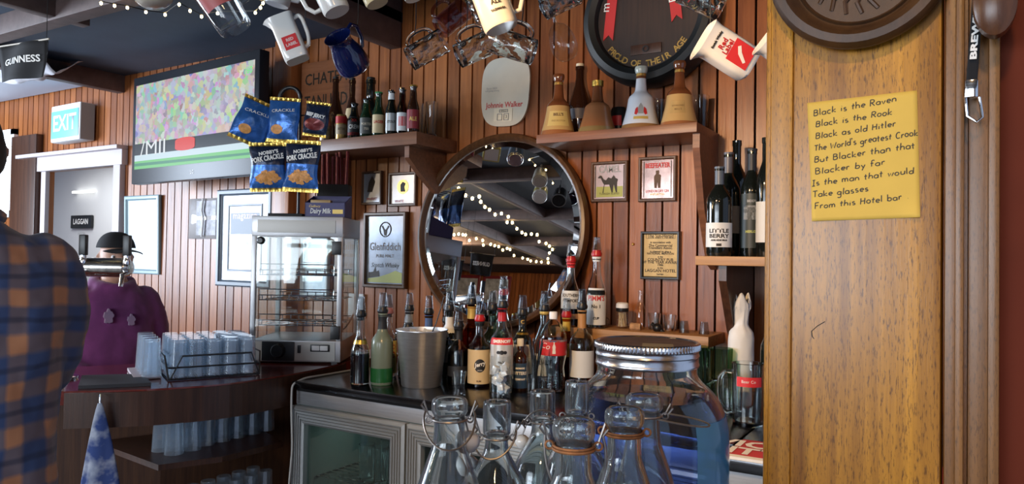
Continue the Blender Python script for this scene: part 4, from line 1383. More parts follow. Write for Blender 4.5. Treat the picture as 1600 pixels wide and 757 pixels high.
# --- wine shelf
bottle('wine_bottle', 'dark wine bottle with a broad white printed label at the front of its shelf', 1123, 398, 258, 39, 'wine', GLASSDARK, Z=ZWINE, Y=2.43, neck=(.80, 1.0, mat('slate_capsule', (.08, .10, .13), .4)),
       lab=[(.10, .37, PALELAB, 1.45, ('LITTLE', .66, .22, INK, .86), ('BERRY', .45, .22, INK, .86), ('ADELAIDE HILLS', .28, .08, INK, .7)), (.11, .14, INK, .2)])
bottle('wine_bottle', 'black wine bottle with a dim plain label just behind the broad white one', 1137, 399, 236, 36, 'wine', GLASSDARK, Z=ZWINE, Y=2.55, neck=(.80, 1.0, mat('grey_capsule', (.10, .10, .12), .4)), lab=[(.22, .48, mat('dim_label', (.28, .27, .27), .6), 1.2)])
bottle('wine_bottle', 'tall black unlabelled wine bottle at the back of the wine shelf', 1150, 398, 216, 34, 'wine', GLASSDARK, Z=ZWINE, Y=2.66)
bottle('wine_bottle', 'wine bottle with a dark olive label and white landscape picture', 1174, 398, 229, 33, 'wine', GLASSDARK, Z=ZWINE, Y=2.55, neck=(.80, 1.0, BLACKLAB), lab=[(.08, .58, mat('olive_black_label', (.025, .032, .025), .5), 1.3, ('BIDDY', .86, .06, GREYINK), ('MERLOT', .30, .06, LIMEINK)), (.34, .47, PALELAB, .8)])
bottle('wine_bottle', 'wine bottle with a tall pale label half hidden by the pillar edge', 1197, 399, 212, 32, 'wine', GLASSDARK, Z=ZWINE, Y=2.48, lab=[(.12, .46, PALELAB, 1.3)])
# --- tissue-wrapped bottle and dark bottle on the bench
p = onZ(1157, 632, FZ)
k = depth(p) / F_PX
t = thing('wrapped_bottle', 'wine bottle wrapped in crumpled white tissue paper on the steel bench', 'bottle', p, face_cam(p))
Hh, rr = 166 * k, 19.5 * k
def wrapf(u, v):
    a = 2 * PI * u
    prf = [(rr, 0), (rr * 1.03, .3), (rr, .62), (rr * .9, .68), (rr * .52, .74), (rr * .58, .84), (rr * .72, .93), (rr * .60, 1.0)]
    rad = prof_r(prf)(v)
    cr = 0 if v < .6 else (v - .6) * .5
    nn = mnoise.noise(Vector((math.cos(a) * 2.2, math.sin(a) * 2.2, v * 9)))
    rad *= 1 + (.04 + cr) * nn
    z_ = Hh * v + (v > .9) * .018 * math.sin(3 * a)
    return (rad * math.cos(a), rad * math.sin(a), z_)
MB().grid(wrapf, 36, 40).obj('tissue_wrap', mat('tissue', (.74, .73, .70), .8, bump=.2, scale=40), t, angle=.5, thick=.001)
MB().lathe([(0, .004), (rr * .85, .004), (rr * .85, Hh * .6), (.015, Hh * .75), (.015, Hh * .95), (0, Hh * .95)], 18).obj('glass', GLASSDARK, t)
bottle('wine_bottle', 'black wine bottle beside the tissue-wrapped one, half hidden by the pillar', 1206, 652, 482, 36, 'wine', GLASSDARK, Z=FZ, D=None)

# --- bell-shaped whisky decanters
def decanter(label, px, pyb, pyt, wpx, parts, Y=2.585):
    p = onY(px, pyb, Y)
    p.z = ZBELL
    k = depth(p) / F_PX
    h, r = (pyb - pyt) * k, wpx * k / 2
    prof = smooth_prof([(r, 0), (r * .96, .05 * h), (r * .86, .16 * h), (r * .74, .30 * h), (r * .67, .42 * h), (r * .63, .50 * h), (r * .50, .55 * h), (r * .33, .60 * h), (r * .28, .68 * h), (r * .25, .80 * h), (r * .235, .87 * h), (r * .235, .88 * h)], 3)
    t = thing('whisky_decanter', label, 'decanter', p, face_cam(p))
    rf = prof_r(prof)
    for nm, z0, z1, m_, eps in parts:
        z0, z1 = z0 * h, z1 * h
        pp = [(rf(z0 + (z1 - z0) * q / 12) + eps, z0 + (z1 - z0) * q / 12) for q in range(13)]
        if z0 == 0:
            pp = [(0, 0)] + pp
        MB().lathe(pp, 30).obj(nm, m_, t)
    return t, rf, h
def stopper(t, h, r, m_):
    MB().lathe([(r * .235, .88 * h), (r * .27, .885 * h), (r * .31, .92 * h), (r * .33, .96 * h), (r * .30, .99 * h), (0, h)], 22).obj('stopper', m_, t)
t, rf, h = decanter('brown-necked bell decanter with a cream body, at the round mirror end of the shelf', 872, 206, 107, 56, (('base_ring', 0, .08, BELLTAN, 0), ('body', .08, .47, BELLCREAM, 0), ('neck', .47, .88, BELLBROWN, 0)))
stopper(t, h, rf(0), BELLBROWN)
patch(MB(), rf, -PI, PI, h * .82, h * .86, 20, 1, .001).obj('gilt_band', GILT, t)
lo = patch(MB(), rf, -.75, .75, h * .14, h * .38, 12, 6, .0006).obj('label', mat('bell_label', (.50, .38, .14), .4), t)
text("BELL'S", h * .06, INKBROWN, lo, at=(0, h * .32), warp=cyl_warp(rf, .0014), bold=.0005)
text('OLD SCOTCH', h * .035, INKBROWN, lo, at=(0, h * .22), warp=cyl_warp(rf, .0014))
t, rf, h = decanter('plain tan bell decanter with a gilt cap, second along the shelf', 933, 200, 116, 62, (('base_ring', 0, .10, mat('khaki_glaze', (.22, .15, .06), .25, coat=.5), 0), ('body', .10, .56, BELLTAN, 0), ('neck', .56, .88, BELLBROWN, 0)))
MB().lathe([(rf(0) * .24, h * .88), (rf(0) * .29, h * .885), (rf(0) * .29, h * .99), (0, h)], 22).obj('gilt_cap', GOLD, t)
t, rf, h = decanter('white porcelain bell decanter with a royal crest and gilt collar', 1001, 192, 91, 62, (('base_ring', 0, .07, mat('bronze_ring', (.25, .13, .05), .3), 0), ('body', .07, .56, BELLWHITE, 0), ('neck', .56, .88, BELLWHITE, 0)))
stopper(t, h, rf(0), mat('celadon_glaze', (.46, .52, .48), .2, coat=.5))
patch(MB(), rf, -PI, PI, h * .84, h * .88, 20, 1, .0012).obj('gilt_band', GILT, t)
patch(MB(), rf, -PI, PI, h * .80, h * .84, 20, 1, .0010).obj('brown_band', BELLBROWN, t)
def blob(mb, pts, warp):
    vs = [mb._v(warp(x, z)) for x, z in pts]
    mb._f(vs)
cw = cyl_warp(rf, .0012)
mb = MB()
for x, s in ((-.016, 1), (.016, -1)):
    blob(mb, [(x, h * .20), (x + .008 * s, h * .26), (x + .004 * s, h * .33), (x - .004 * s, h * .30), (x - .008 * s, h * .22)], cw)
mb.obj('crest_supporters', REDINK, t)
mb = MB()
blob(mb, [(-.009, h * .22), (.009, h * .22), (.011, h * .30), (.005, h * .36), (0, h * .39), (-.005, h * .36), (-.011, h * .30)], cyl_warp(rf, .0016))
mb.obj('crest', GREYINK, t)
patch(MB(), rf, -.42, .42, h * .135, h * .18, 12, 2, .001).obj('label', GOLDINK, t)
t, rf, h = decanter('brown-necked bell decanter with a gilt plaque, at the bracket end of the shelf', 1061, 188, 83, 60, (('base_ring', 0, .06, BELLTAN, 0), ('body', .06, .47, BELLCREAM, 0), ('neck', .47, .88, BELLBROWN, 0)))
stopper(t, h, rf(0), BELLBROWN)
patch(MB(), rf, -PI, PI, h * .82, h * .86, 20, 1, .001).obj('gilt_band', GILT, t)
fm_ = patch(MB(), rf, -.62, .35, h * .18, h * .36, 12, 4, .0008).obj('plaque', mat('plaque_gold', (.44, .30, .12), .4, .2), t)
text('ESTABLISHED', h * .03, INKBROWN, fm_, at=(-.004, h * .29), warp=cyl_warp(rf, .0014))
text("BELL'S", h * .04, INKBROWN, fm_, at=(-.004, h * .235), warp=cyl_warp(rf, .0014))
YB3 = 2.71
bottle('flagon_bottle', 'tall dark brown flagon behind the tan bell decanter', 905, 197, 80, 36, 'sloped', GLASSBROWNDARK, Z=ZBELL, Y=YB3 + .008, cap='cork', capm=CREAM, rn=.016, lab=[(.28, .42, mat('dim_band', (.08, .07, .08), .5), 1.0)])
p = onY(967, 196, YB3)
k = depth(p) / F_PX
t = thing('beer_can', 'small black and red can between the tan and white decanters', 'can', (p.x, p.y, ZBELL), face_cam(p))
MB().lathe([(0, 0), (.030, .002), (.033, .012), (.033, .110), (.028, .120), (0, .119)], 22).obj('body', BLACK, t)
patch(MB(), .033, -.9, .3, .045, .085, 10).obj('label', REDLAB, t)
for px, lb_ in ((1026, 'small clear glass behind the white bell decanter'), (1103, 'clear beer glass at the bracket end of the decanter shelf')):
    o = tumbler(lb_, .032, .135, GLASS2, name='beer_glass', taper=.8)
    p = onY(px, 190, 2.70)
    o.location = (min(p.x, onY(1084, 190, 2.5).x - .04), 2.71, ZBELL)
# ------------------------------------------------------------------ ice bucket and small glasses on the fridge
p, r = BUCKET
k = depth(p) / F_PX
H, r1, r0 = 88 * k, 40 * k, 31 * k
t = thing('ice_bucket', 'shiny tapered steel ice bucket standing before the bottle row', 'bucket', p, face_cam(p))
MB().lathe([(0, 0), (r0 - .004, 0), (r0, .004), (r1 - .001, H - .006), (r1 + .002, H - .003), (r1 + .002, H), (r1 - .002, H), (r0 - .002, .008), (0, .008)], 48).obj('body', mat('polished_steel', (.70, .71, .73), .36, .9, var=.08, scale=20, stretch=(1, 1, 6), bump=.03), t)
ice = MB()
for q in range(26):
    a, d = random.random() * 2 * PI, (r1 - .02) * math.sqrt(random.random())
    ice.M = Matrix.Translation((d * math.cos(a), d * math.sin(a), H - .016 - .012 * random.random())) @ Euler((random.random() * 3, random.random() * 3, 0)).to_matrix().to_4x4()
    ice.box((-.012, -.012, -.012), (.012, .012, .012), .003)
o = ice.obj('ice', mat('cloudy_ice', (.62, .68, .74), .2, spec=.6), t)
o['kind'] = 'stuff'
MB().tube([(.02, .01, H - .05), (.05, .0, H + .02), (.066, -.005, H + .075), (.078, -.008, H + .12)], .0022, 8).obj('spoon_handle', STEELDARK, t)
for a in (0, PI):
    mb = MB()
    mb.tube([((r1 + .002) * math.cos(a + d), (r1 + .002) * math.sin(a + d), H - .012 - .018 * math.cos(d * 9)) for d in (-.17, -.1, 0, .1, .17)], .0025, 6)
    mb.obj('handle_lug', CHROME, t)
p, r = ICEGLASS
t = thing('highball_glass', 'tall clear glass of ice cubes standing in front of the vodka', 'glass', p)
MB().lathe([(0, 0), (r * .92, 0), (r * .94, .006), (r, 67 * depth(p) / F_PX), (r - .002, 67 * depth(p) / F_PX), (r * .90, .018), (0, .016)], 26).obj('glass', GLASS, t)
ice = MB()
for q in range(20):
    a, d = random.random() * 2 * PI, (r - .014) * math.sqrt(random.random())
    ice.M = Matrix.Translation((d * math.cos(a), d * math.sin(a), .028 + q * .0042)) @ Euler((random.random() * 3, random.random() * 3, 0)).to_matrix().to_4x4()
    ice.box((-.010, -.010, -.010), (.010, .010, .010), .003)
ice.obj('ice', bpy.data.materials['cloudy_ice'], t)['kind'] = 'stuff'
p, r = SHOT
t = thing('shot_glass', 'small waisted clear shot glass beside the spiced rum', 'glass', p)
hh = 38 * depth(p) / F_PX
MB().lathe([(0, 0), (r * .85, 0), (r * .92, .004), (r * .68, hh * .45), (r * .95, hh), (r * .88, hh), (r * .6, hh * .48), (0, hh * .40)], 22).obj('glass', GLASS2, t)
p, r = STRAWGLASS
t = thing('straw_glass', 'clear tumbler holding a bunch of black straws behind the soda bottle', 'glass', p)
hh = 62 * depth(p) / F_PX
MB().lathe([(0, 0), (r * .85, 0), (r * .88, .006), (r, hh), (r - .002, hh), (r * .84, .014), (0, .012)], 24).obj('glass', GLASS2, t)
for q in range(9):
    a = q * 2.4
    MB().tube([(r * .4 * math.cos(a + 2.5), r * .4 * math.sin(a + 2.5), .016), (r * .75 * math.cos(a), r * .75 * math.sin(a), hh * 1.45 + .01 * math.sin(q * 3))], .0024, 6).obj('straw', BLACK, t)

# ------------------------------------------------------------------ small things on the ledge
def onrail(px, py=514, Y=2.66):
    p = onY(px, py, Y)
    return Vector((p.x, p.y, ZRAIL))
p = onrail(945)
o = tumbler('tiny clear shot glass lying on its side beside the toothpick jar', .017, .045, GLASS2, name='shot_glass', taper=.75)
o.matrix_world = basis((p.x - .03, p.y, p.z + .0172), (1, -.25, .08), (0, 0, 1))
p = onrail(972)
t = thing('toothpick_jar', 'small clear jar of toothpicks with a white and black lid', 'jar', p)
MB().lathe([(0, 0), (.021, 0), (.023, .004), (.023, .066), (.021, .066), (.021, .006), (0, .005)], 24).obj('jar', GLASS, t)
MB().lathe([(.0235, .064), (.0245, .066), (.0245, .078), (.0, .078)], 24).obj('collar', BLACK, t)
MB().lathe([(.0245, .0782), (.025, .082), (.024, .094), (.018, .099), (0, .100)], 24).obj('lid', WHITE, t)
tp = MB()
for q in range(40):
    a, b_ = q * 2.39, q * 1.7 + 1
    ra = .018 * math.sqrt((q + .5) / 40)
    tp.tube([(ra * math.cos(a), ra * math.sin(a), .007), (.9 * ra * math.cos(b_), .9 * ra * math.sin(b_), .060)], .0010, 4)
tp.obj('toothpicks', mat('birch', (.62, .45, .24), .6), t)['kind'] = 'stuff'
p = onrail(992)
bt = smooth_prof([(.022, 0), (.024, .01), (.024, .05), (.020, .075), (.011, .10), (.010, .135), (.0125, .138), (.0125, .146)], 3)
tag(MB().lathe([(0, 0)] + bt + [(.009, .146), (.009, .105), (.018, .072)], 22).obj('miniature_bottle', GLASS), 'empty clear little bottle standing behind the cork on the ledge', 'bottle').location = (p.x, 2.715, p.z)
p = onrail(992, 514, 2.625)
ck = MB().lathe([(0, 0), (.012, .001), (.0145, .006), (.0135, .03), (.0125, .042), (0, .043)], 16, sy=.85).obj('cork', mat('cork', (.42, .24, .12), .9, var=.4, scale=60, bump=.3))
ck.matrix_world = basis((p.x - .02, p.y, p.z + .0125), (1, .1, .0), (0, 0, 1))
tag(ck, 'champagne cork lying on the ledge beside the toothpick jar', 'cork')
o = tumbler('clear tumbler behind the black stopper on the ledge', .026, .062, GLASS, taper=.85)
o.location = onrail(1022, 514, 2.70)
o = tumbler('clear tumbler standing beside the one with the black stopper', .026, .060, GLASS, taper=.9)
o.location = onrail(1046, 516, 2.68)
p = onrail(1028, 514, 2.632)
st = MB()
st.sphere((0, 0, .018), .018, 18)
st.lathe([(.009, -.002), (.009, .004)], 12)
st.tube([(0, 0, .03), (0, 0, .045)], [.006, .008], 10)
st.tube([(0, 0, .018), (0, 0, -.03)], [.007, .004], 10)
o = st.obj('bottle_stopper', BLACK)
o.matrix_world = basis((p.x, p.y, p.z + .018), (-.8, -.2, .55), (0, 1, 0))
o.location = (p.x + .014, p.y, p.z + .0035)
tag(o, 'black rubber bottle stopper resting before a clear tumbler on the ledge', 'stopper')
for px, lb_ in ((1069, 'upturned small plastic cup on the ledge, nearest the tumblers'), (1098, 'upturned small plastic cup at the very end of the ledge')):
    cp = MB().lathe([(.0195, 0), (.0195, .004), (.0135, .045), (0, .046), (0, .044), (.0125, .043), (.0185, 0), (.0195, 0)], 22).obj('plastic_cup', CUP)
    cp.location = onrail(px, 519, 2.645)
    if px > 1090:
        cp.location.x = onY(1106, 500, 2.6).x - .026
    tag(cp, lb_, 'cup')

# ------------------------------------------------------------------ mugs and green glasses on the steel bench
def mug_mesh(t, r, h, m, dimple=True, handle=True, taper=.94, hm=None):
    def fn(u, v):
        a = 2 * PI * u
        rr = r * (taper + (1 - taper) * v)
        if dimple:
            rr -= .0028 * max(0, math.sin(a * 5 + (PI if int(v * 3.999) % 2 else 0))) * abs(math.sin(v * 4 * PI)) * (.1 < v < .92)
        return (rr * math.cos(a), rr * math.sin(a), h * v)
    b_ = MB()
    b_.grid(fn, 40, 28)
    bmesh.ops.remove_doubles(b_.bm, verts=b_.bm.verts, dist=1e-5)
    b_.lathe([(0, .0), (r * taper, .0)], 40)
    b_.lathe([(r, h), (r - .004, h + .001), (r * taper - .004, .014), (0, .012)], 40)
    b_.obj('glass', m, t)
    if handle:
        hp = [(r * .98, 0, h * .84), (r + .018, 0, h * .86), (r + .034, 0, h * .74), (r + .036, 0, h * .5), (r + .030, 0, h * .30), (r + .014, 0, h * .17), (r * .95, 0, h * .2)]
        hs = []
        for i in range(len(hp) - 1):
            for q in range(4):
                f_ = q / 4
                hs.append(Vector(hp[i]).lerp(Vector(hp[i + 1]), f_))
        hs.append(Vector(hp[-1]))
        for _ in range(2):
            hs = [hs[0]] + [(hs[i - 1] + hs[i] * 2 + hs[i + 1]) / 4 for i in range(1, len(hs) - 1)] + [hs[-1]]
        MB().tube(hs, .0062, 10).obj('handle', hm or m, t)
p = onZ(1168, 664, FZ)
k = depth(p) / F_PX
t = thing('beer_mug', 'clear handled beer mug with a small red badge on the steel bench', 'mug', p, face_cam(p) + PI)
mug_mesh(t, 25 * k, 96 * k, HEAVY, False, True, .9)
mb = MB()
mb.M = Matrix.Rotation(PI, 4, 'Z')
patch(mb, 25 * k, -.7, .9, 62 * k, 77 * k, 12, 1, .001).obj('badge', REDLAB, t)
text('Beer Co', .012, WHITEINK, t, at=(.002, 70 * k), warp=lambda x, z: (lambda v_: (-v_[0], -v_[1], v_[2]))(cyl_warp(25 * k, .002)(x, z)))
p = onZ(1140, 652, FZ)
t = thing('beer_mug', 'plain clear handled mug between the blue jar and the badge mug', 'mug', (p.x - .012, p.y + .05, p.z), face_cam(p) + PI * .9)
mug_mesh(t, .034, .115, HEAVY, False, True, .92)
gx = [(1098, 614), (1112, 616), (1104, 600), (1119, 600)]
lab = 'fluted green glass tumbler in a cluster behind the big jar'
g0 = None
for i, (px, py) in enumerate(gx):
    loc = (-.765 + .076 * (i if i < 2 else i - 1.5), 2.345 + .08 * (i > 1), FZ)
    if g0 is None:
        def flu(u, v):
            a = 2 * PI * u
            rr = (.030 + .006 * v) * (1 + .035 * math.cos(a * 10) * (v > .05))
            return (rr * math.cos(a), rr * math.sin(a), .19 * v)
        gb = MB()
        gb.grid(flu, 60, 8)
        gb.lathe([(0, 0), (.030, 0)], 24)
        g0 = tag(gb.obj('green_tumbler', GLASSGREEN), lab, 'glass', 'green tumblers behind the jar')
        g0.location = loc
    else:
        o = g0.copy()
        COL.objects.link(o)
        o.location = loc

# ------------------------------------------------------------------ pie warmer and what stands on it
WD = 2.99
fl = onZ(387, 576, BZ)
pw = onZ(460, 569, BZ)
wk = depth(pw) / F_PX
ww, wh, wd = 143 * wk, 231 * wk, .35
t = thing('pie_warmer', 'glass-sided pie warmer with white panels standing on the red bar', 'pie warmer', pw, YAW)
WM = t.matrix_basis.copy()
WHT = mat('warmer_white', (.56, .57, .55), .35)
x0, x1_ = -ww / 2, ww / 2
zb, zt = .096, wh - .085
b_ = MB()
b_.box((x0, 0, .008), (x1_, wd, zb), .004)
b_.box((x0, 0, zt), (x1_, wd, wh), .004)
for x in (x0 + .010, x1_ - .010):
    for y in (.010, wd - .010):
        b_.box((x - .010, y - .010, zb - .002), (x + .010, y + .010, zt + .002), .003)
b_.obj('body', mat('grey_aluminium', (.46, .46, .47), .35, .6), t)
MB().box((x0 + .025, -.004, zt + .016), (x1_ - .03, .001, wh - .016), .002).obj('header_panel', mat('header_white', (.72, .71, .66), .4), t)
MB().box((x0 + .022, -.004, .014), (x1_ - .022, .001, zb - .006), .002).obj('control_panel', WHT, t)
kp = MB().box((x0 + .055, -.010, .012), (x0 + .19, -.003, zb - .004), .003).obj('dial_panel', BLACK, t)
mb = MB()
mb.M = Matrix.Translation((x0 + .125, -.010, .055)) @ Matrix.Rotation(R(90), 4, 'X')
mb.lathe([(.030, 0), (.030, .010), (.024, .022), (0, .022)], 24)
mb.obj('dial', BLACK, kp)
MB().box((x0 + .202, -.008, .045), (x0 + .216, -.003, .078), .002).obj('switch', BLACK, t)
rk = MB().box((x0 + .255, -.008, .052), (x0 + .335, -.003, .082), .002).obj('rocker_frame', BLACK, t)
for q in (0, 1):
    MB().box((x0 + .262 + q * .034, -.011, .057), (x0 + .294 + q * .034, -.007, .077), .002).obj('rocker', WHITE, rk)
gl = MB()
gl.box((x0 + .020, .004, zb), (x1_ - .022, .008, zt))
gl.box((x0 + .004, .02, zb), (x0 + .008, wd - .02, zt))
gl.box((x1_ - .008, .02, zb), (x1_ - .004, wd - .02, zt))
gl.box((x0 + .02, wd - .008, zb), (x1_ - .02, wd - .004, zt))
gl.obj('glass', PANE, t, smooth=False)
for z_ in (zb + .035, zt - .045):
    MB().box((x1_ - .042, -.012, z_ - .028), (x1_ - .004, .004, z_ + .028), .003).obj('hinge', BLACK, t)
kb = MB()
kb.M = Matrix.Translation((x0 + .042, 0, zt - .018)) @ Matrix.Rotation(R(90), 4, 'X')
kb.lathe([(.016, 0), (.016, .014), (.010, .020), (0, .020)], 18)
kb.obj('latch', BLACK, t)
for z_ in (zb + .06, zb + .165, zb + .27):
    rr = MB()
    for q in range(9):
        x = x0 + .04 + (ww - .08) * q / 8
        rr.tube([(x, .03, z_ + .020), (x, .03, z_), (x, wd - .04, z_), (x, wd - .04, z_ + .020)], .0022, 6)
    for y, zz in ((.03, 0), (.03, .020), (wd - .04, 0), (wd - .04, .020), (.12, 0), (.22, 0)):
        rr.tube([(x0 + .025, y, z_ + zz), (x1_ - .025, y, z_ + zz)], .0024, 6)
    rr.tube([(x0 + .03, .03, z_), (x0 + .03, .03, z_ + .045), (x1_ - .04, .03, z_ + .045), (x1_ - .04, .03, z_)], .0024, 6)
    rr.obj('wire_rack', CHROME, t)
for sx in (-1, 1):
    MB().box((sx * (ww / 2 - .03) - .012, .02, 0), (sx * (ww / 2 - .03) + .012, wd - .02, .009)).obj('foot', BLACK, t)

def on_warmer(x, y, z=0):
    return WM @ Vector((x, y, wh + z))
# card display stand
p = on_warmer(-.055, .12)
t = thing('snack_stand', 'black pole stand on the pie warmer with hooks for snack bags', 'display stand', p, YAW)
MB().box((-.085, -.075, 0), (.060, .075, .014), .003).obj('base', MATTBLACK, t)
hT = .56
MB().tube([(0.022, 0, .012), (.022, 0, hT - .03)], .006, 10).obj('pole', BLACKMETAL, t)
MB().tube([(.022, 0, hT - .04)] + [(-.022 + .044 * math.cos(a * PI / 10), 0, hT - .04 + .044 * math.sin(a * PI / 10)) for a in range(0, 11)] + [(-.066, 0, hT - .07)], .009, 10).obj('hook', BLACK, t)
for zz in (.27, .44):
    arm = MB()
    arm.tube([(-.13, -.02, zz), (.12, -.02, zz)], .003, 6)
    for x in (-.12, -.07, -.03, .02, .07, .11):
        arm.tube([(x, -.02, zz), (x, -.07, zz + .004)], .0025, 6)
    arm.tube([(.022, 0, zz), (.022, -.02, zz)], .004, 6)
    arm.obj('hook_rail', BLACKMETAL, t)
def bag(name, label, x, y, z, w_, h_, foil, kind, rot=0, yaw=0, group=None, puff=.020):
    """hanging foil bag, top edge at z above the warmer"""
    p = on_warmer(x, y, z)
    t = thing(name, label, 'snack bag', p, YAW + yaw, group)
    t.rotation_euler = (0, rot, YAW + yaw)
    def bulge(u, v):
        e_ = (max(0, math.sin(PI * u)) ** .5) * (max(0, math.sin(PI * min(1, max(0, (v - .07) / .86)))) ** .6)
        return puff * e_ * (1 + .25 * mnoise.noise(Vector((u * 5, v * 6, x * 30)))) + .002 * math.sin(u * 40) * (v < .1 or v > .9)
    def front(u, v):
        wob = .006 * math.sin(v * 9 + x * 50) * (1 if u > .5 else -1)
        return ((u - .5) * w_ * (1 - .06 * math.sin(PI * v)) + wob * abs(u - .5), -bulge(u, v), -h_ * (1 - v))
    b_ = MB()
    b_.grid(front, 22, 26)
    b_.grid(lambda u, v: (front(u, v)[0], bulge(u, v) * .8 + .001, front(u, v)[2]), 22, 26)
    for f in b_.bm.faces:
        c_ = f.calc_center_median()
        fz = 1 + c_.z / h_
        f.material_index = 1 if (fz < .09 or fz > .91) else (2 if kind == 'pork' and fz < .52 else 0)
    b_.obj('bag', [foil, GOLD, BLUEFOIL], t, angle=1.5)
    def wp(xx, zz):
        u, v = xx / w_ + .5, 1 + zz / h_
        u, v = min(1, max(0, u)), min(1, max(0, v))
        return (xx, -bulge(u, v) - .0012, zz)
    if kind == 'pork':
        text("NOBBY'S", .020, WHITEINK, t, at=(.004, -h_ * .21), warp=wp, rot=.18, bold=.0008)
        text('PORK CRACKLE', .030, WHITEINK, t, at=(.0, -h_ * .33), warp=wp, rot=.18, fit=w_ * .86, bold=.0012)
        cr = MB()
        for q, (cx, cz, s) in enumerate(((0, -.70, .024), (-.030, -.74, .021), (.030, -.73, .021), (-.012, -.64, .017), (.016, -.65, .018), (0, -.79, .020))):
            cr.grid(lambda u, v: wp(cx + v * s * (1 + .25 * math.sin(5 * 2 * PI * u + q)) * math.cos(2 * PI * u), cz * h_ + v * s * .8 * (1 + .2 * math.sin(4 * 2 * PI * u + q)) * math.sin(2 * PI * u)), 24, 2)
        for v_ in cr.bm.verts:
            v_.co.y -= .0004 * (hash((round(v_.co.x, 4))) % 5)
        cr.obj('crackle_picture', CRACKLE, t)
    elif kind == 'beef':
        text('BEEF JERKY', .020, WHITEINK, t, at=(0, -h_ * .40), warp=wp, rot=-.12, fit=w_ * .75, bold=.0008)
        cr = MB()
        cr.grid(lambda u, v: wp(v * w_ * .40 * math.cos(2 * PI * u), -h_ * .66 + v * h_ * .17 * math.sin(2 * PI * u)), 24, 3)
        cr.obj('jerky_picture', REDFOIL, t)
    else:
        cr = MB()
        cr.grid(lambda u, v: wp(-.02 + v * .026 * math.cos(2 * PI * u), -h_ * .72 + v * .020 * math.sin(2 * PI * u)), 20, 2)
        cr.obj('crackle_picture', CRACKLE, t)
        text('CRACKLE', .018, WHITEINK, t, at=(0, -h_ * .3), warp=wp, rot=.1, fit=w_ * .7)
    return t
bag('snack_bag', 'navy pork crackle bag hanging in front, on the television side', -.130, -.000, .305, .150, .205, NAVYFOIL, 'pork', R(-2), R(6))
bag('snack_bag', 'navy pork crackle bag hanging in front, above the purple chocolate box', .022, -.010, .315, .150, .215, NAVYFOIL, 'pork', R(3), R(-6))
bag('snack_bag', 'blue foil snack bag tilted outwards at the far side of the upper hooks', -.165, .036, .485, .15, .195, BLUEFOIL, 'blue', R(22), R(20))
bag('snack_bag', 'blue foil snack bag hanging under the black hook at the top of the stand', -.070, .030, .500, .14, .19, BLUEFOIL, 'blue', R(4), R(-5))
bag('snack_bag', 'black and red beef jerky bag hanging highest beside the carved board', .075, .015, .480, .115, .145, NAVYFOIL, 'beef', R(8), R(-12))
bag('snack_bag', 'dark red snack bag peeping out behind the front pork crackle bag', -.165, .055, .290, .11, .16, REDFOIL, 'beef', R(-4), R(25))
# chocolate box and jerky sticks
p = on_warmer(.098, .06)
t = thing('chocolate_box', 'purple chocolate box with white lettering and an open front on the pie warmer', 'box', p, YAW)
bx = MB()
bx.box((-.085, 0, 0), (.085, .13, .004))
bx.box((-.085, 0, 0), (.085, .004, .062))
bx.box((-.085, .126, 0), (.085, .13, .10))
for s in (-1, 1):
    bx.loft([[(s * .085, 0, 0), (s * .085, .13, 0), (s * .085, .13, .10), (s * .085, 0, .062)], [(s * .081, 0, 0), (s * .081, .13, 0), (s * .081, .13, .10), (s * .081, 0, .062)]])
bx.obj('carton', PURPLECARD, t, smooth=False)
text('Dairy Milk', .030, WHITEINK, t, at=(-.02, .026), y=-.0008, fit=.088, bold=.0007, shear=.15)
text('Cadbury', .014, GOLDINK, t, at=(-.045, .047), y=-.0008, shear=.3)
MB().box((.032, -.0008, .016), (.076, -.0002, .034)).obj('price_patch', GOLDINK, t)
MB().box((-.065, .01, .058), (.02, .05, .075), .003).obj('chocolate_bars', mat('gold_bar_wrap', (.45, .28, .10), .4), t)
p = on_warmer(.095, .235)
t = thing('jerky_cup', 'black tub of dark red meat sticks behind the chocolate box', 'tub', p, YAW)
MB().box((-.07, -.04, 0), (.07, .04, .155), .006).obj('tub', MATTBLACK, t)
for q in range(9):
    x, y = -.055 + q * .0135, .012 * math.sin(q * 2.1)
    MB().tube([(x, y, .14), (x + .006 * math.sin(q * 5), y, .29 + .015 * math.sin(q * 3.3))], .0075, 8).obj('meat_stick', REDFOIL, t)

# cords from the warmer and the fridge
p0 = WM @ Vector((ww / 2 + .004, .25, .05))
s0 = onY(556, 485, WY - .02)
mid = onZ(548, 540, BZ + .16)
pts = [Vector((p0.x, p0.y, p0.z)), Vector((p0.x + .03, p0.y + .05, BZ + .02)), Vector((s0.x - .06, s0.y - .06, BZ + .06)), Vector((s0.x - .03, s0.y - .03, s0.z - .08)), s0]
sp = []
for i in range(len(pts) - 1):
    for q in range(8):
        sp.append(pts[i].lerp(pts[i + 1], q / 8))
sp.append(pts[-1])
for _ in range(6):
    sp = [sp[0]] + [(sp[i - 1] + sp[i] * 2 + sp[i + 1]) / 4 for i in range(1, len(sp) - 1)] + [sp[-1]]
tag(MB().tube(sp, .0045, 8).obj('trailing_cable', BLACK), 'black power cord running from the pie warmer up to the white socket', 'cord')
pts = [onZ(541, 571, FZ + .004), onZ(500, 583, FZ + .004), onZ(470, 590, FZ + .006)]
pts = [Vector((max(p.x, FX0 + .012), p.y, p.z)) for p in pts]
fx = FX0 + .012
pts += [Vector((fx, FY - .034, FZ - .01)), Vector((fx, FY - .034, .85)), Vector((fx + .01, FY - .034, .70)), Vector((fx - .005, FY - .034, .56)), Vector((fx, FY - .034, .30))]
sp = []
for i in range(len(pts) - 1):
    for q in range(8):
        sp.append(pts[i].lerp(pts[i + 1], q / 8))
sp.append(pts[-1])
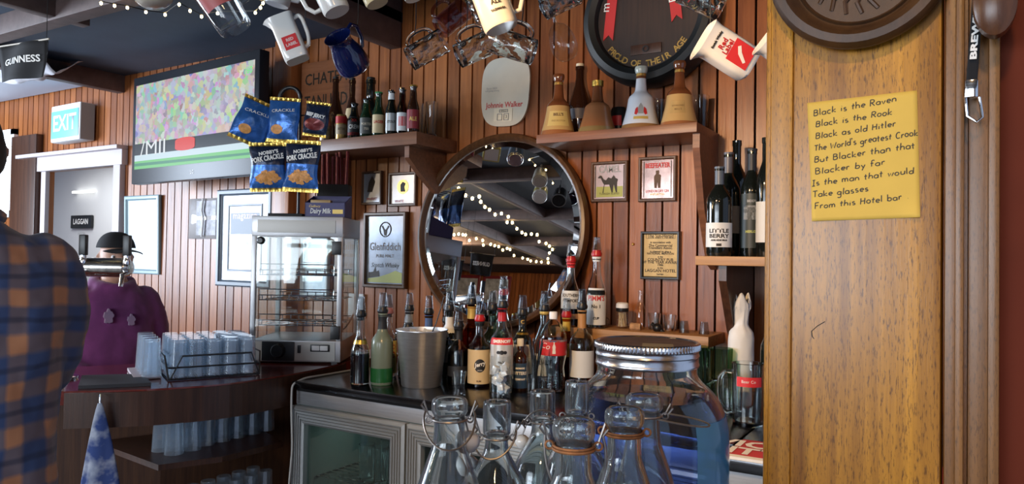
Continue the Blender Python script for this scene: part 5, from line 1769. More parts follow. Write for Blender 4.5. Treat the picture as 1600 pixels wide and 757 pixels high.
for _ in range(4):
    sp = [sp[0]] + [(sp[i - 1] + sp[i] * 2 + sp[i + 1]) / 4 for i in range(1, len(sp) - 1)] + [sp[-1]]
tag(MB().tube(sp, .0038, 8).obj('trailing_cable', mat('white_flex', (.62, .60, .55), .5)), 'white flex draped over the corner of the steel fridge', 'cord')

# ------------------------------------------------------------------ wire rack of upturned glasses on the bar
A = onZ(263, 596, BZ)
B = onZ(405, 586, BZ)
ux = (B - A).normalized()
vx = Vector((-ux.y, ux.x, 0))
L = (B - A).length
RM = Matrix(((ux.x, vx.x, 0, A.x), (ux.y, vx.y, 0, A.y), (0, 0, 1, BZ), (0, 0, 0, 1)))
rk = MB()
Wd = .30
t = thing('glass_rack', 'black wire rack full of upturned beer glasses on the red bar', 'rack', mtx=RM)
for zz in (.004, .045):
    rk.tube([(0, 0, zz), (L, 0, zz), (L, Wd, zz), (0, Wd, zz)], .0032, 6, True)
rk.tube([(.005, 0, .004), (.045, 0, .085), (L - .03, 0, .085), (L, 0, .004)], .0032, 6)
rk.tube([(0, .0, .004), (-.01, .03, .085), (-.01, Wd - .03, .085), (0, Wd, .004)], .0032, 6)
rk.tube([(L, .0, .004), (L + .008, .03, .085), (L + .008, Wd - .03, .085), (L, Wd, .004)], .0032, 6)
for q in range(1, 9):
    rk.tube([(L * q / 9, 0, .004), (L * q / 9, Wd, .004)], .002, 5)
rk.obj('wire_frame', BLACKMETAL, t)
lab = 'clear upturned beer glass among the others packed in the black wire rack'
BACKLITGLASS = cloudy('backlight_milk_glass', .18, rough=.02, ior=1.7)  # milky mix stands in for backlight and window reflections in the glasses
gm = [(.0335, 0), (.0325, .004), (.027, .128), (.026, .134), (0, .134), (0, .124), (.024, .122), (.0305, .002), (.0335, 0)]
g0 = None
for i in range(5):
    for j in range(5):
        loc = RM @ Vector((.036 + i * (L - .072) / 4, .036 + j * (Wd - .072) / 4, .0085))
        if g0 is None:
            g0 = tag(MB().lathe(gm, 12).obj('beer_glass', BACKLITGLASS, angle=.3), lab, 'glass', 'upturned glasses in the bar rack')
            g0.location = loc
        else:
            o = g0.copy()
            COL.objects.link(o)
            o.location = loc
lab = 'clear upturned beer glass on the square board at the near end of the rack'
for i, (px, py) in enumerate(((226, 590), (243, 592), (233, 583), (250, 583))):
    o = g0.copy()
    COL.objects.link(o)
    p = RM @ Vector((-.050, .040 + .072 * i, .014))
    o.location = (p.x, p.y, BZ + .0152)
    o['label'] = lab
    o['group'] = 'upturned glasses on the board'
tr = MB()
tr.M = RM
tr.box((-.105, .06, .0015), (-.015, .30, .013), .002)
tag(tr.obj('drip_board', mat('pink_white_board', (.50, .42, .44), .4)), 'pale square board under a few glasses beside the wire rack', 'board')
# glasses on the shelf beneath the bar
gA, gB = (-2.43, 1.72), (-2.40, 2.10)
lab = 'clear glass in the rows standing on the dim shelves under the bar'
k = 0
for zz in (.70, .40):
    for i in range(7):
        for j in range(2):
            o = g0.copy()
            COL.objects.link(o)
            o.location = (-2.42 - .075 * j + (.02 if i < 2 else 0), 1.66 + i * .072, zz + .001)
            o['label'] = lab
            o['group'] = 'glasses under the bar'
# ------------------------------------------------------------------ swing-top bottles on the front bar
FB = .98
def swing_bottle(label, px, pyt, wpx, D, kind, water=0, loop=None, ball=None, rust=False, tilt=0):
    p = atD(px, pyt, D)
    h = p.z - FB
    rm = wpx * D / F_PX / 2
    t = thing('swing_top_bottle', label, 'bottle', (p.x, p.y, FB), face_cam(p))
    rb = .0405
    if kind == 'lip':
        top = [(rm * .80, 0), (rm * .97, -.003), (rm, -.008), (rm * .98, -.013), (rm * .84, -.018), (rm * .84, -.022), (rm * .86, -.036), (rm * .90, -.044), (.0185, -.052), (.0235, -.066), (.030, -.085), (.0365, -.115), (rb, -.150), (rb, -.185)]
    else:
        top = [(rm * .88, 0), (rm, -.002), (rm * 1.02, -.020), (rm * 1.0, -.034), (rm * .86, -.037), (rm * .86, -.050), (.0165, -.060), (.024, -.074), (.0335, -.092), (.0385, -.115), (rb, -.140), (rb, -.185)]
    outer = [(rb * .93, .001), (rb, .008)] + [(r, h + z) for r, z in reversed(top)]
    outer = [outer[0]] + smooth_prof(outer[1:], 3)
    th_ = .0032
    inn = [(max(r - th_ * (1 if z < h - .05 else .9), .006), z) for r, z in outer[1:-1] if z > .014]
    full = [(0, .001)] + outer + [(rm * .70, h - .0005)] + list(reversed(inn)) + [(0, .012)]
    MB().lathe(full, 48).obj('glass', HAZY, t, angle=1.2)
    if water:
        zl = h - water
        rf = prof_r([(r, z) for r, z in reversed(list(reversed(inn)))])
        wp_ = [(rf(z) - .0006, z) for z in [.016 + (zl - .016) * q / 20 for q in range(21)]]
        MB().lathe([(0, .0135)] + wp_ + [(0, zl)], 40).obj('water', WATER, t)
    zr = h - (.021 if kind == 'lip' else .0395)
    rr = rm * .86 + .0012
    b_ = MB()
    b_.tube([(rr * math.cos(a * PI / 16), rr * math.sin(a * PI / 16), zr) for a in range(32)], .0011, 6, True)
    for s in (-1, 1):
        b_.tube([(s * (rr + .0035 + .0032 * math.cos(a * PI / 6)), 0, zr + .0032 * math.sin(a * PI / 6)) for a in range(12)], .001, 6, True)
    if rust:
        b_.tube([((rr + .0006) * math.cos(a * PI / 16), (rr + .0006) * math.sin(a * PI / 16), zr - .0022) for a in range(32)], .0013, 6, True)
    b_.obj('neck_wire', WIRE if not rust else mat('rust_wire', (.30, .13, .05), .7, .4, var=.5, scale=90), t)
    if loop:
        lx, ly, lz, sd = loop
        pts = []
        for q in range(19):
            a = PI * q / 18
            pts.append((-(rr + .007) * math.cos(a) * (1 + .35 * math.sin(a)) + lx * math.sin(a), -ly * math.sin(a), zr + .008 * math.cos(a * 2) * sd + lz * math.sin(a)))
        lp = MB().tube(pts, .0011, 6)
        for s in (-1, 1):
            e0 = pts[0] if s < 0 else pts[-1]
            lp.tube([(e0[0], e0[1], e0[2]), (e0[0] + s * .004, -.002, e0[2] + .006), (e0[0] + s * .002, .002, e0[2] + .010), (s * (rr + .003), 0, zr + .001)], .0011, 6)
        lp.obj('bail_wire', WIRE, t)
    if ball:
        bx, by, bz, br = ball
        s_ = MB()
        s_.lathe([(0, -br * .9), (br * .55, -br * .8), (br * .9, -br * .35), (br, 0), (br * .9, br * .4), (br * .5, br * .75), (0, br * .85)], 22, cx=bx, cyy=by, cz=h + bz)
        s_.obj('stopper', CHINA, t)
        hg = MB().tube([(bx, by, h + bz + br * .7), (bx * .8, by * .9, h + bz + br + .012), ((rr + .004) * (1 if bx > 0 else -1), .002, zr)], .0011, 6)
        hg.obj('stopper_wire', WIRE, t)
    return t
swing_bottle('swing-top bottle with a wide lip, empty neck and white stopper, nearest the fridge doors', 703, 622, 57, .72, 'lip', 0, (0, .034, -.014, 1), (.019, .022, -.048, .0125))
swing_bottle('swing-top bottle with a straight collar and a white ball stopper hanging beside it', 777, 627, 43, .80, 'collar', .112, (-.006, .022, -.010, 1), (-.030, .010, -.072, .0115))
swing_bottle('swing-top bottle with a straight collar nearly full of water, below the soda bottle', 848, 611, 39, .94, 'collar', .058, (.0, .016, .010, -1), (-.026, .020, -.07, .010))
swing_bottle('tall-necked swing-top bottle with a thick glass cap collar beside the blue jar', 902, 596, 37, .84, 'collar', .10)
swing_bottle('swing-top bottle with a rusty wire ring, closest of all to the bar edge', 897, 655, 67, .58, 'lip', .06, (.004, -.004, -.040, 1), None, True)
swing_bottle('swing-top bottle with a rust stain under its lip, standing before the blue jar', 976, 638, 62, .66, 'lip', .072, None, None, True)
swing_bottle('swing-top bottle with its wire loop sticking out sideways across the blue jar', 1007, 617, 58, .76, 'lip', .060, (.056, .012, -.004, .3))

# the big drinks jar
p = atD(1011, 534, 1.0)
Hj = p.z - FB
t = thing('drinks_jar', 'big round water jar with a silver screw lid, its blue refractions painted in', 'jar', (p.x, p.y, FB), face_cam(p))
rj, rl = 124 / F_PX, 80 / F_PX
jp = smooth_prof([(rj * .90, .0), (rj * .985, .012), (rj, .04), (rj, Hj - .150), (rj * .995, Hj - .115), (rj * .95, Hj - .090), (rj * .84, Hj - .068), (rj * .70, Hj - .054), (rl * .975, Hj - .044), (rl * .955, Hj - .034), (rl * .955, Hj - .004)], 4)
inn = [(r - .0042, z) for r, z in jp if .014 < z]
MB().lathe([(0, 0)] + jp + list(reversed(inn)) + [(0, .015)], 64).obj('glass', HAZYJAR, t, angle=1.2)
patch(MB(), prof_r(jp), R(35), R(100), .02, Hj - .092, 24, 12, .0012).obj('refraction_band', REFRACTBAND, t)  # painted band of refracted blue light, no separate part of the jar
zl = Hj - .070
rf = prof_r(inn)
MB().lathe([(0, .0158)] + [(rf(z) - .0008, z) for z in [.018 + (zl - .018) * q / 30 for q in range(31)]] + [(0, zl)], 56).obj('water', REFRACTWATER, t)
lid = MB()
R0 = rl * 1.0
def lidf(u, v):
    a = 2 * PI * u
    prf = [(R0 * .985, 0), (R0 * 1.0, .003), (R0 * .985, .006), (R0 * .985, .013), (R0 * 1.0, .015), (R0 * .985, .018), (R0 * .985, .021), (R0 * 1.012, .0235), (R0 * 1.012, .0305), (R0 * .985, .0325)]
    k = v * (len(prf) - 1)
    i = min(int(k), len(prf) - 2)
    f_ = k - i
    r = prf[i][0] + (prf[i + 1][0] - prf[i][0]) * f_
    z_ = prf[i][1] + (prf[i + 1][1] - prf[i][1]) * f_
    if 6.5 < k < 8.5:
        r += .0006 * math.cos(a * 90)
    return (r * math.cos(a), r * math.sin(a), Hj - .0315 + z_)
lid.grid(lidf, 360, 18)
lid.lathe([(R0 * .985, Hj + .001), (R0 * .95, Hj + .0005), (R0 * .93, Hj - .0015), (0, Hj - .0015)], 64)
lid.obj('screw_lid', TIN, t)
MB().lathe([(R0 * .93, Hj - .0008), (0, Hj - .0008)], 48).obj('lid_disc', mat('brown_lid_lining', (.17, .10, .075), .5, var=.4, scale=30), t)
MB().box((.0 - .006, -R0 * .85, Hj - .0007), (.034, -R0 * .3, Hj - .0001)).obj('tape_patch', mat('masking_tape', (.52, .40, .22), .6), t)

# ------------------------------------------------------------------ hand-written note on the pillar
GL = {}
def arc(cx, cyy, rx, ry, a0, a1, n=12):
    return [(cx + rx * math.cos(R(a0 + (a1 - a0) * k / n)), cyy + ry * math.sin(R(a0 + (a1 - a0) * k / n))) for k in range(n + 1)]
GL['a'] = (.95, [arc(.45, .48, .42, .48, 40, 400), [(.84, .95), (.86, .1), (.95, 0)]])
GL['b'] = (.95, [[(.08, 1.85), (.06, 0)], arc(.46, .46, .40, .46, 150, -190)])
GL['c'] = (.85, [arc(.48, .48, .42, .48, 50, 310)])
GL['d'] = (.95, [arc(.44, .46, .40, .46, 30, 390), [(.84, 1.9), (.86, 0)]])
GL['e'] = (.85, [[(.08, .48), (.82, .55)] + arc(.45, .50, .38, .48, 10, 310)])
GL['f'] = (.65, [arc(.45, 1.5, .28, .38, 30, 180, 8) + [(.17, 0)], [(-.05, .95), (.5, 1.0)]])
GL['g'] = (.95, [arc(.44, .50, .40, .46, 40, 400), [(.84, .95), (.84, -.5)] + arc(.46, -.5, .38, .38, 0, -150, 8)])
GL['h'] = (.95, [[(.08, 1.9), (.08, 0)], [(.08, .5)] + arc(.46, .52, .36, .42, 160, 0, 8) + [(.84, 0)]])
GL['i'] = (.35, [[(.15, .95), (.15, 0)], [(.15, 1.35), (.19, 1.42)]])
GL['k'] = (.9, [[(.08, 1.9), (.08, 0)], [(.75, .95), (.10, .42), (.85, 0)]])
GL['l'] = (.35, [[(.14, 1.9), (.14, .12), (.26, 0)]])
GL['m'] = (1.4, [[(.08, .95), (.08, 0)], [(.08, .6)] + arc(.38, .55, .28, .40, 160, 0, 7) + [(.66, 0)], [(.66, .55)] + arc(.96, .55, .28, .40, 160, 0, 7) + [(1.26, 0)]])
GL['n'] = (.95, [[(.08, .95), (.08, 0)], [(.08, .5)] + arc(.46, .52, .36, .42, 160, 0, 8) + [(.84, 0)]])
GL['o'] = (.9, [arc(.44, .48, .40, .48, 80, 440)])
GL['r'] = (.7, [[(.10, .95), (.10, 0)], [(.10, .5)] + arc(.42, .55, .30, .38, 160, 50, 6)])
GL['s'] = (.75, [arc(.40, .72, .28, .24, 50, 270, 8)[:-1] + arc(.38, .24, .30, .24, 90, -140, 8)])
GL['t'] = (.65, [[(.28, 1.6), (.26, .15), (.42, 0)], [(-.02, 1.0), (.58, 1.06)]])
GL['u'] = (.95, [[(.08, .95), (.08, .4)] + arc(.46, .4, .38, .38, 180, 360, 8) + [(.84, .95), (.86, 0)]])
GL['v'] = (.8, [[(.02, .95), (.36, 0), (.74, .95)]])
GL['w'] = (1.2, [[(.02, .95), (.28, 0), (.56, .8), (.84, 0), (1.12, .95)]])
GL['y'] = (.85, [[(.05, .95), (.40, .1)], [(.78, .95), (.2, -.75)]])
GL["'"] = (.25, [[(.12, 1.9), (.08, 1.5)]])
GL['.'] = (.4, [[(.15, .05), (.2, .1)]])
GL['B'] = (1.1, [[(.1, 1.75), (.1, 0)], [(.1, 1.75)] + arc(.45, 1.36, .42, .39, 90, -90, 8) + [(.1, .97)], [(.4, .97)] + arc(.5, .48, .48, .48, 90, -90, 8) + [(.1, 0)]])
GL['R'] = (1.1, [[(.1, 1.75), (.1, 0)], [(.1, 1.75)] + arc(.45, 1.32, .46, .43, 90, -90, 8) + [(.1, .9)], [(.35, .88), (1.0, 0)]])
GL['H'] = (1.15, [[(.1, 1.75), (.1, 0)], [(.95, 1.75), (.95, 0)], [(.1, .9), (.95, .95)]])
GL['T'] = (1.0, [[(.0, 1.72), (1.0, 1.75)], [(.5, 1.75), (.48, 0)]])
GL['W'] = (1.6, [[(.02, 1.7), (.36, 0), (.74, 1.2), (1.1, 0), (1.5, 1.75)]])
GL['C'] = (1.1, [arc(.6, .88, .54, .88, 50, 310)])
GL['I'] = (.7, [[(.05, 1.72), (.65, 1.75)], [(.35, 1.74), (.34, 0)], [(.02, 0), (.66, .03)]])
GL['F'] = (.95, [[(.1, 1.75), (.08, 0)], [(.1, 1.75), (.9, 1.78)], [(.1, .92), (.75, .95)]])
GL[' '] = (.6, [])
def handwrite(lines, parent, xh, x0, z0, dz, slope, fits, pen, m, ysurf):
    rng = random.Random(3)
    mb = MB()
    for li, (ln, dx, fw) in enumerate(zip(lines, [0.0, .002, .002, .001, .001, .002, -.001, .0, .002], fits)):
        tot = sum(GL[ch][0] + .22 for ch in ln)
        sx_ = fw / tot
        x, z = x0 + dx, z0 - dz * li
        for ch in ln:
            wd_, strokes = GL[ch]
            jz, js = rng.uniform(-.12, .12) * xh, rng.uniform(.92, 1.1)
            sl = rng.uniform(-.03, .08)
            for st_ in strokes:
                pts = []
                for gx_, gz_ in st_:
                    X = x + (gx_ + sl * gz_) * sx_ * 1.0
                    Z = z + jz + gz_ * xh * js + (X - x0) * slope
                    pts.append((X, Z))
                pr = None
                L, Rr = [], []
                for i, q in enumerate(pts):
                    a = pts[max(i - 1, 0)]
                    b_ = pts[min(i + 1, len(pts) - 1)]
                    tx, tz = b_[0] - a[0], b_[1] - a[1]
                    n_ = math.hypot(tx, tz) or 1
                    ox, oz = -tz / n_ * pen, tx / n_ * pen
                    L.append((q[0] + ox, q[1] + oz))
                    Rr.append((q[0] - ox, q[1] - oz))
                for i in range(len(pts) - 1):
                    mb.quad(*[(q[0], ysurf(q[0], q[1]) - .0003, q[1]) for q in (L[i], L[i + 1], Rr[i + 1], Rr[i])])
            x += (wd_ + .22) * sx_
    return mb.obj('handwriting', m, parent, smooth=False)
cs = [onY(px, py, PY - .0015) for px, py in ((1261, 161), (1433, 141), (1438, 340), (1269, 346))]
cc = sum(cs, Vector()) / 4
t = thing('paper_note', 'yellow handwritten note stuck on the golden timber pillar', 'note', (cc.x, PY, cc.z))
lc = [(c_.x - cc.x, c_.z - cc.z) for c_ in cs]
def nb(u, v):
    x = (1 - v) * ((1 - u) * lc[0][0] + u * lc[1][0]) + v * ((1 - u) * lc[3][0] + u * lc[2][0])
    z_ = (1 - v) * ((1 - u) * lc[0][1] + u * lc[1][1]) + v * ((1 - u) * lc[3][1] + u * lc[2][1])
    return x, z_
def nsurf(x, z_):
    d = math.hypot(x - lc[2][0], z_ - lc[2][1])
    d2 = math.hypot(x - lc[3][0], z_ - lc[3][1])
    return -.0008 - .005 * max(0, 1 - d / .022) ** 1.5 - .003 * max(0, 1 - d2 / .03) ** 1.5 - .0006 * math.sin(x * 60) ** 2
mb = MB()
mb.grid(lambda u, v: (nb(u, v)[0], nsurf(*nb(u, v)), nb(u, v)[1]), 24, 28)
mb.obj('paper', NOTE, t, thick=.0003)
LINES = ['Black is the Raven', 'Black is the Rook', 'Black as old Hitler', "The World's greatest Crook", 'But Blacker than that', 'Blacker by far', 'Is the man that would', 'Take glasses', 'From this Hotel bar .']
kx = (lc[1][0] - lc[0][0]) / 172
handwrite(LINES, t, .0032, lc[0][0] + 11 * kx, lc[0][1] - .0135, .01165, .10, [132 * kx, 122 * kx, 128 * kx, 162 * kx, 158 * kx, 112 * kx, 160 * kx, 90 * kx, 148 * kx], .00046, INK, nsurf)
# old marks in the timber
sc_ = MB().tube([onY(px, py, PY - .0002) for px, py in ((1289, 503), (1277, 510), (1268, 518), (1269, 526), (1272, 530))], .0004, 6)
o = sc_.obj('scratch_mark', INK, bpy.data.objects['pillar'])
# carved wooden plate at the top of the pillar
p = onY(1344, -49, PY)
t = thing('wooden_plate', 'round dark carved wooden plate fixed high on the golden pillar', 'plate', (p.x, PY - .0005, p.z))
pr = .0815
mb = MB()
mb.M = Matrix.Rotation(R(90), 4, 'X')
mb.lathe([(pr * .80, 0), (pr * .92, .004), (pr, .012), (pr, .018), (pr * .95, .023), (pr * .86, .024), (pr * .80, .020), (pr * .75, .013), (pr * .72, .012), (pr * .70, .015), (pr * .67, .011), (0, .010)], 56)
mb.obj('plate', wood('plate_wood', (.030, .012, .004), (.10, .042, .012), .5, 2, (12, 12, 4), 0, 0), t)
cv = MB()
for q in range(9):
    a = R(200 + q * 17)
    cv.tube([(pr * .30 * math.cos(a + .2), -.0105, pr * .30 * math.sin(a + .2)), (pr * .45 * math.cos(a), -.0125, pr * .45 * math.sin(a)), (pr * .58 * math.cos(a + .1), -.0105, pr * .58 * math.sin(a + .1))], .0022, 6)
cv.obj('carving', bpy.data.materials['plate_wood'], t)
# lettered strap with a metal opener end, hanging on the moulding
a_ = onY(1530, -30, PY - .016)
b_ = onY(1518, 132, PY - .016)
t = thing('key_strap', 'black woven strap with white lettering and a metal clip, hanging from the pillar moulding', 'strap', (b_.x, PY - .016, b_.z))
dv = a_ - b_
Ls = math.hypot(dv.x, dv.z)
ang = math.atan2(dv.x, dv.z)
mb = MB()
mb.grid(lambda u, v: ((u - .5) * .0085 + v * dv.x, .003 * math.sin(v * 5) * (1 - v), v * dv.z), 4, 14)
mb.obj('strap', BLACKCLOTH, t, thick=.0012)
text('BREWING', .0068, WHITEINK, t, warp=lambda x, z_: (x, -.0018, z_), at=(dv.x * .55, dv.z * .55), rot=PI / 2 - ang, fit=Ls * .62, bold=.0003)
mb = MB()
mb.box((-.005, -.003, -.012), (.005, .003, .004), .001)
mb.tube([(-.0045, 0, -.010), (-.003, -.001, -.028), (.004, -.001, -.034), (.0085, 0, -.030), (.006, 0, -.012)], .0013, 8)
mb.obj('clip', CHROME, t)
MB().tube([(dv.x, 0, dv.z - .004), (dv.x, .001, dv.z + .010), (dv.x, .014, dv.z + .012)], .0016, 8).obj('hook', BLACKMETAL, t)
p = onY(1552, 30, PY - .002)
mb = MB()
mb.M = Matrix.Rotation(R(90), 4, 'X')
mb.lathe([(.012, 0), (.0135, .004), (.011, .010), (.012, .016), (.0165, .024), (.016, .034), (.010, .040), (0, .041)], 28)
o = mb.obj('wooden_peg', wood('peg_wood', (.06, .022, .008), (.14, .055, .02), .3))
o.location = (p.x, PY - .0065, p.z + .006)
o.scale = (1, 1, 1.9)
tag(o, 'dark turned wooden peg on the moulding beside the lettered strap', 'peg')
# ------------------------------------------------------------------ jugs, mugs and lights hung under the ceiling
def ceil_at(p):
    return CZ if p[0] < JX else CZR
def hang_wire(t, mtx, pt):
    """wire from the handle straight up to a hook in the ceiling"""
    w0 = mtx @ Vector(pt)
    inv = mtx.inverted()
    zc = ceil_at(w0)
    pts = [w0, w0 + Vector((.004, 0, .03)), Vector((w0.x, w0.y, zc - .002))]
    MB().tube([inv @ q for q in pts], .0016, 6).obj('hanging_wire', BLACKMETAL, t)
def hung(name, label, cat, px, py, D, zx, zy, hx, hy, zz=0, hz=0, group=None):
    """(px,py): middle of the foot; z axis runs (zx,zy) across the view, handle side (hx,hy)"""
    m_ = basis(atD(px, py, D), scr(zx, zy, zz), scr(hx, hy, hz))
    return thing(name, label, cat, mtx=m_, group=group), m_
def glass_mug(label, px, py, D, zx, zy, hx, hy, r, h, zz=0, hz=0, m=HEAVY):
    t, m_ = hung('glass_mug', label, 'mug', px, py, D, zx, zy, hx, hy, zz, hz)
    mug_mesh(t, r, h, m)
    hang_wire(t, m_, (r + .034, 0, h * .5))
glass_mug('dimpled glass mug hanging by its handle at the end nearest the beer shelf', 640, 93, 2.30, 53, 33, -.45, .85, .040, .125, 10, .3)
glass_mug('dimpled glass mug hanging in the middle, just above the enamel sign edge', 716, 88, 2.32, 55, 28, -.3, .9, .041, .135, 12, .2)
glass_mug('dimpled glass mug hanging crossways, its foot towards the decanter shelf', 834, 82, 2.02, -56, 20, .3, .9, .038, .125, 8, .2)
glass_mug('dark-tinted glass mug hanging high behind the nearest dimpled mug', 688, 44, 2.45, 30, 30, -.7, .7, .040, .11, 14, .2, thin_glass('wine_tint_glass', (.72, .55, .58), .02))
glass_mug('glass mug half hidden behind the hanging cream printed mug', 760, 34, 2.58, -18, 40, .6, .6, .038, .11, 10, .2)
glass_mug('small glass mug hanging at the ceiling beside the barrel end, foot downwards', 850, 14, 1.95, 40, 22, -.4, .8, .032, .10, 6, .2)
glass_mug('cut glass mug hanging between the barrel end and the pillar', 1128, 16, 1.95, -60, 34, .3, .9, .034, .12, 10, .2)
# balloon glass hung upside down
t, m_ = hung('balloon_glass', 'clear balloon glass hanging by its stem over the dark flagon', 'glass', 889, 94, 2.25, -22, 62, -1, 0, 0)
bp = smooth_prof([(.0, .0), (.022, .003), (.036, .022), (.041, .05), (.036, .085), (.024, .108), (.008, .118), (.0055, .13), (.0055, .165), (.012, .175), (.034, .180)], 4)
MB().lathe(bp + [(.034, .182), (0, .184)], 30).obj('glass', GLASS2, t)
hang_wire(t, m_, (0, 0, .182))

def jug_square(label, px, py, D, zx, zy, hx, hy, r, h, badge, zz=0, hz=0, behind=False):
    """square china water jug: flared lip with spout, loop handle, printed badge"""
    t, m_ = hung('china_jug', label, 'jug', px, py, D, zx, zy, hx, hy, zz, hz)
    def sec(s, z_, sp=0):
        out = []
        for k in range(40):
            a = 2 * PI * k / 40
            ca, sa = math.cos(a), math.sin(a)
            n_ = 4.5
            x = s * math.copysign(abs(ca) ** (2 / n_), ca)
            y = s * .8 * math.copysign(abs(sa) ** (2 / n_), sa)
            if sp and ca < -.2:
                x -= sp * (-ca - .2) * max(0, 1 - abs(y) / (s * .95))
            out.append((x, y, z_))
        return out
    b_ = MB()
    rings = [sec(r * .90, .001), sec(r, .008), sec(r * 1.0, h * .35), sec(r * .99, h * .75), sec(r * .98, h * .86, r * .12), sec(r * 1.03, h * .96, r * .45), sec(r * 1.06, h, r * .62),
             sec(r * 1.0, h * .995, r * .56), sec(r * .92, h * .85, r * .1), sec(r * .9, h * .3), sec(r * .8, .012)]
    b_.loft(rings)
    b_.obj('body', CHINA, t, angle=1.0)
    hp = [Vector(q) for q in ((r * .95, 0, h * .90), (r * 1.45, 0, h * .93), (r * 1.62, 0, h * .82), (r * 1.58, 0, h * .45), (r * 1.35, 0, h * .26), (r * .96, 0, h * .22))]
    hs = []
    for i in range(len(hp) - 1):
        for q in range(5):
            hs.append(hp[i].lerp(hp[i + 1], q / 5))
    hs.append(hp[-1])
    for _ in range(2):
        hs = [hs[0]] + [(hs[i - 1] + hs[i] * 2 + hs[i + 1]) / 4 for i in range(1, len(hs) - 1)] + [hs[-1]]
    if behind:
        hs = [Vector((0, q.x * .9, q.z)) for q in hs]
    MB().tube(hs, r * .17, 10).obj('handle', CHINA, t)
    hang_wire(t, m_, (0, r * 1.45, h * .7) if behind else (r * 1.62, 0, h * .7))
    return t
def side_text(t, words, size, m, x, z_, r, s, rot=0, fit=None, bold=.0004):
    yy = s * r * .80 + s * .0009
    text(words, size, m, t, at=(0, 0), rot=rot, fit=fit, bold=bold, warp=lambda a, b_: ((a + x) * (1 if s < 0 else 1), yy, b_ + z_) if s < 0 else (x - a, yy, b_ + z_))
# cream-white jug with the red badge, over the television end
D_ = 2.30
t = jug_square('white china jug with a red square badge hanging over the carved board', 466, 95, D_, -27, 63, .85, .40, .038, .150, 'red', 6, .1)
MB().box((-.020, -.0316, .030), (.026, -.0303, .074)).obj('badge', REDLAB, t)
for zz, wds in ((.060, 'RED'), (.044, 'LABEL')):
    text(wds, .013, mat('pale_pink_ink', (.70, .50, .48), .5), t, at=(.003, zz), y=-.0319, bold=.0006)
# white jug with the red label by the pillar
t = jug_square('white china jug with a red whisky badge hanging beside the pillar', 1172, 104, 1.85, -.86, .50, .50, .86, .043, .140, 'red', -.12, 0, True)
MB().box((-.029, -.0361, .016), (.029, -.0346, .074)).obj('badge', REDLAB, t)
mb = MB()
mb.prism([(-.018, .030), (-.012, .026), (.004, .046), (.018, .056), (.012, .062), (-.004, .052)], -.0365, -.0361)
mb.obj('badge_stripe', WHITEINK, t)
for wds, zz, sz, mm in (('Red', .097, .019, REDINK), ('Label', .082, .019, REDINK), ('Scotch Whisky', .116, .008, INK)):
    text(wds, sz, mm, t, at=(-.002, zz), y=-.0352, bold=.0006)
t = jug_square('white china jug showing only its spout past the pillar edge', 1262, 112, 1.75, -.80, .6, .6, .8, .034, .13, '', -.1)
# blue enamel jug
t, m_ = hung('enamel_jug', 'dark blue enamel jug hanging mouth forwards before the carved board', 'jug', 556, 108, 2.30, -.30, .62, .35, .9, -.70, .2)
jp = smooth_prof([(.040, 0), (.0505, .006), (.0520, .03), (.048, .06), (.040, .085), (.036, .10), (.040, .118), (.043, .122)], 3)
MB().lathe([(0, 0)] + jp + [(.041, .121), (.034, .10), (.046, .06), (.049, .03), (.038, .006), (0, .005)], 34).obj('body', BLUEENAMEL, t)
MB().tube([(.040, 0, .112), (.066, 0, .118), (.082, 0, .100), (.080, 0, .06), (.066, 0, .038), (.050, 0, .036)], .006, 10).obj('handle', BLUEENAMEL, t)
hang_wire(t, m_, (.082, 0, .095))
# china cups and mugs peeping in at the top of the picture
def cup(label, px, py, D, zx, zy, hx, hy, r, h, m, zz=0, taper=.88, name='china_mug'):
    t, m_ = hung(name, label, 'mug', px, py, D, zx, zy, hx, hy, zz, .1)
    MB().lathe([(0, 0), (r * taper * .92, 0), (r * taper, .006), (r, h - .003), (r - .003, h), (r - .005, h - .004), (r * taper - .004, .010), (0, .008)], 34).obj('body', m, t)
    MB().tube([(r * .97, 0, h * .82), (r + .020, 0, h * .84), (r + .033, 0, h * .68), (r + .030, 0, h * .40), (r + .014, 0, h * .22), (r * .92, 0, h * .22)], .006, 10).obj('handle', m, t)
    hang_wire(t, m_, (r + .033, 0, h * .66))
    return t
cup('white ribbed china mug hanging at the ceiling between the jugs', 527, 19, 2.0, -22, 48, -.9, .4, .042, .12, CHINA, 4)
cup('cream china mug hanging at the ceiling beside the ribbed white one', 590, 6, 1.95, -22, 52, .9, .35, .036, .11, CHINACREAM, 4)
cup('small white china mug hanging before the far glass mugs', 647, -2, 2.0, -14, 40, .9, .3, .030, .10, CHINA, 4)
t = cup('tall cream mug with a brown and blue print hanging above the enamel sign', 784, 45, 1.85, -22, 62, .75, .45, .046, .145, mat('stoneware', (.56, .52, .42), .25, coat=.4), 3, .96)
for wds, zz, sz, mm in (('James', .115, .022, BLUEINK), ('Boag', .090, .022, INKBROWN), ('ALE', .055, .016, INK), ('TASMANIA', .035, .008, INK)):
    text(wds, sz, mm, t, at=(0, zz), warp=lambda x, z_: cyl_warp(.0465, .0006)(x, z_), bold=.0005)
# big printed pint glass over the television
t, m_ = hung('pint_glass', 'large clear jug glass with a faded red print hanging over the television', 'glass', 370, 47, 1.80, -38, 62, .8, .5, -6)
MB().lathe([(0, 0), (.036, 0), (.040, .006), (.042, .03), (.050, .16), (.048, .16), (.038, .03), (.034, .016), (0, .014)], 34).obj('glass', GLASS, t)
MB().tube([(.048, 0, .14), (.072, 0, .138), (.082, 0, .11), (.076, 0, .07), (.060, 0, .05), (.045, 0, .05)], .0065, 10).obj('handle', GLASS, t)
mb = MB()
patch(mb, lambda z_: .042 + (z_ - .03) / .13 * .008, -.8, .8, .055, .105, 12, 2, .0008)
mb.obj('red_print', mat('faded_red_print', (.42, .10, .10), .5), t)
hang_wire(t, m_, (.082, 0, .11))
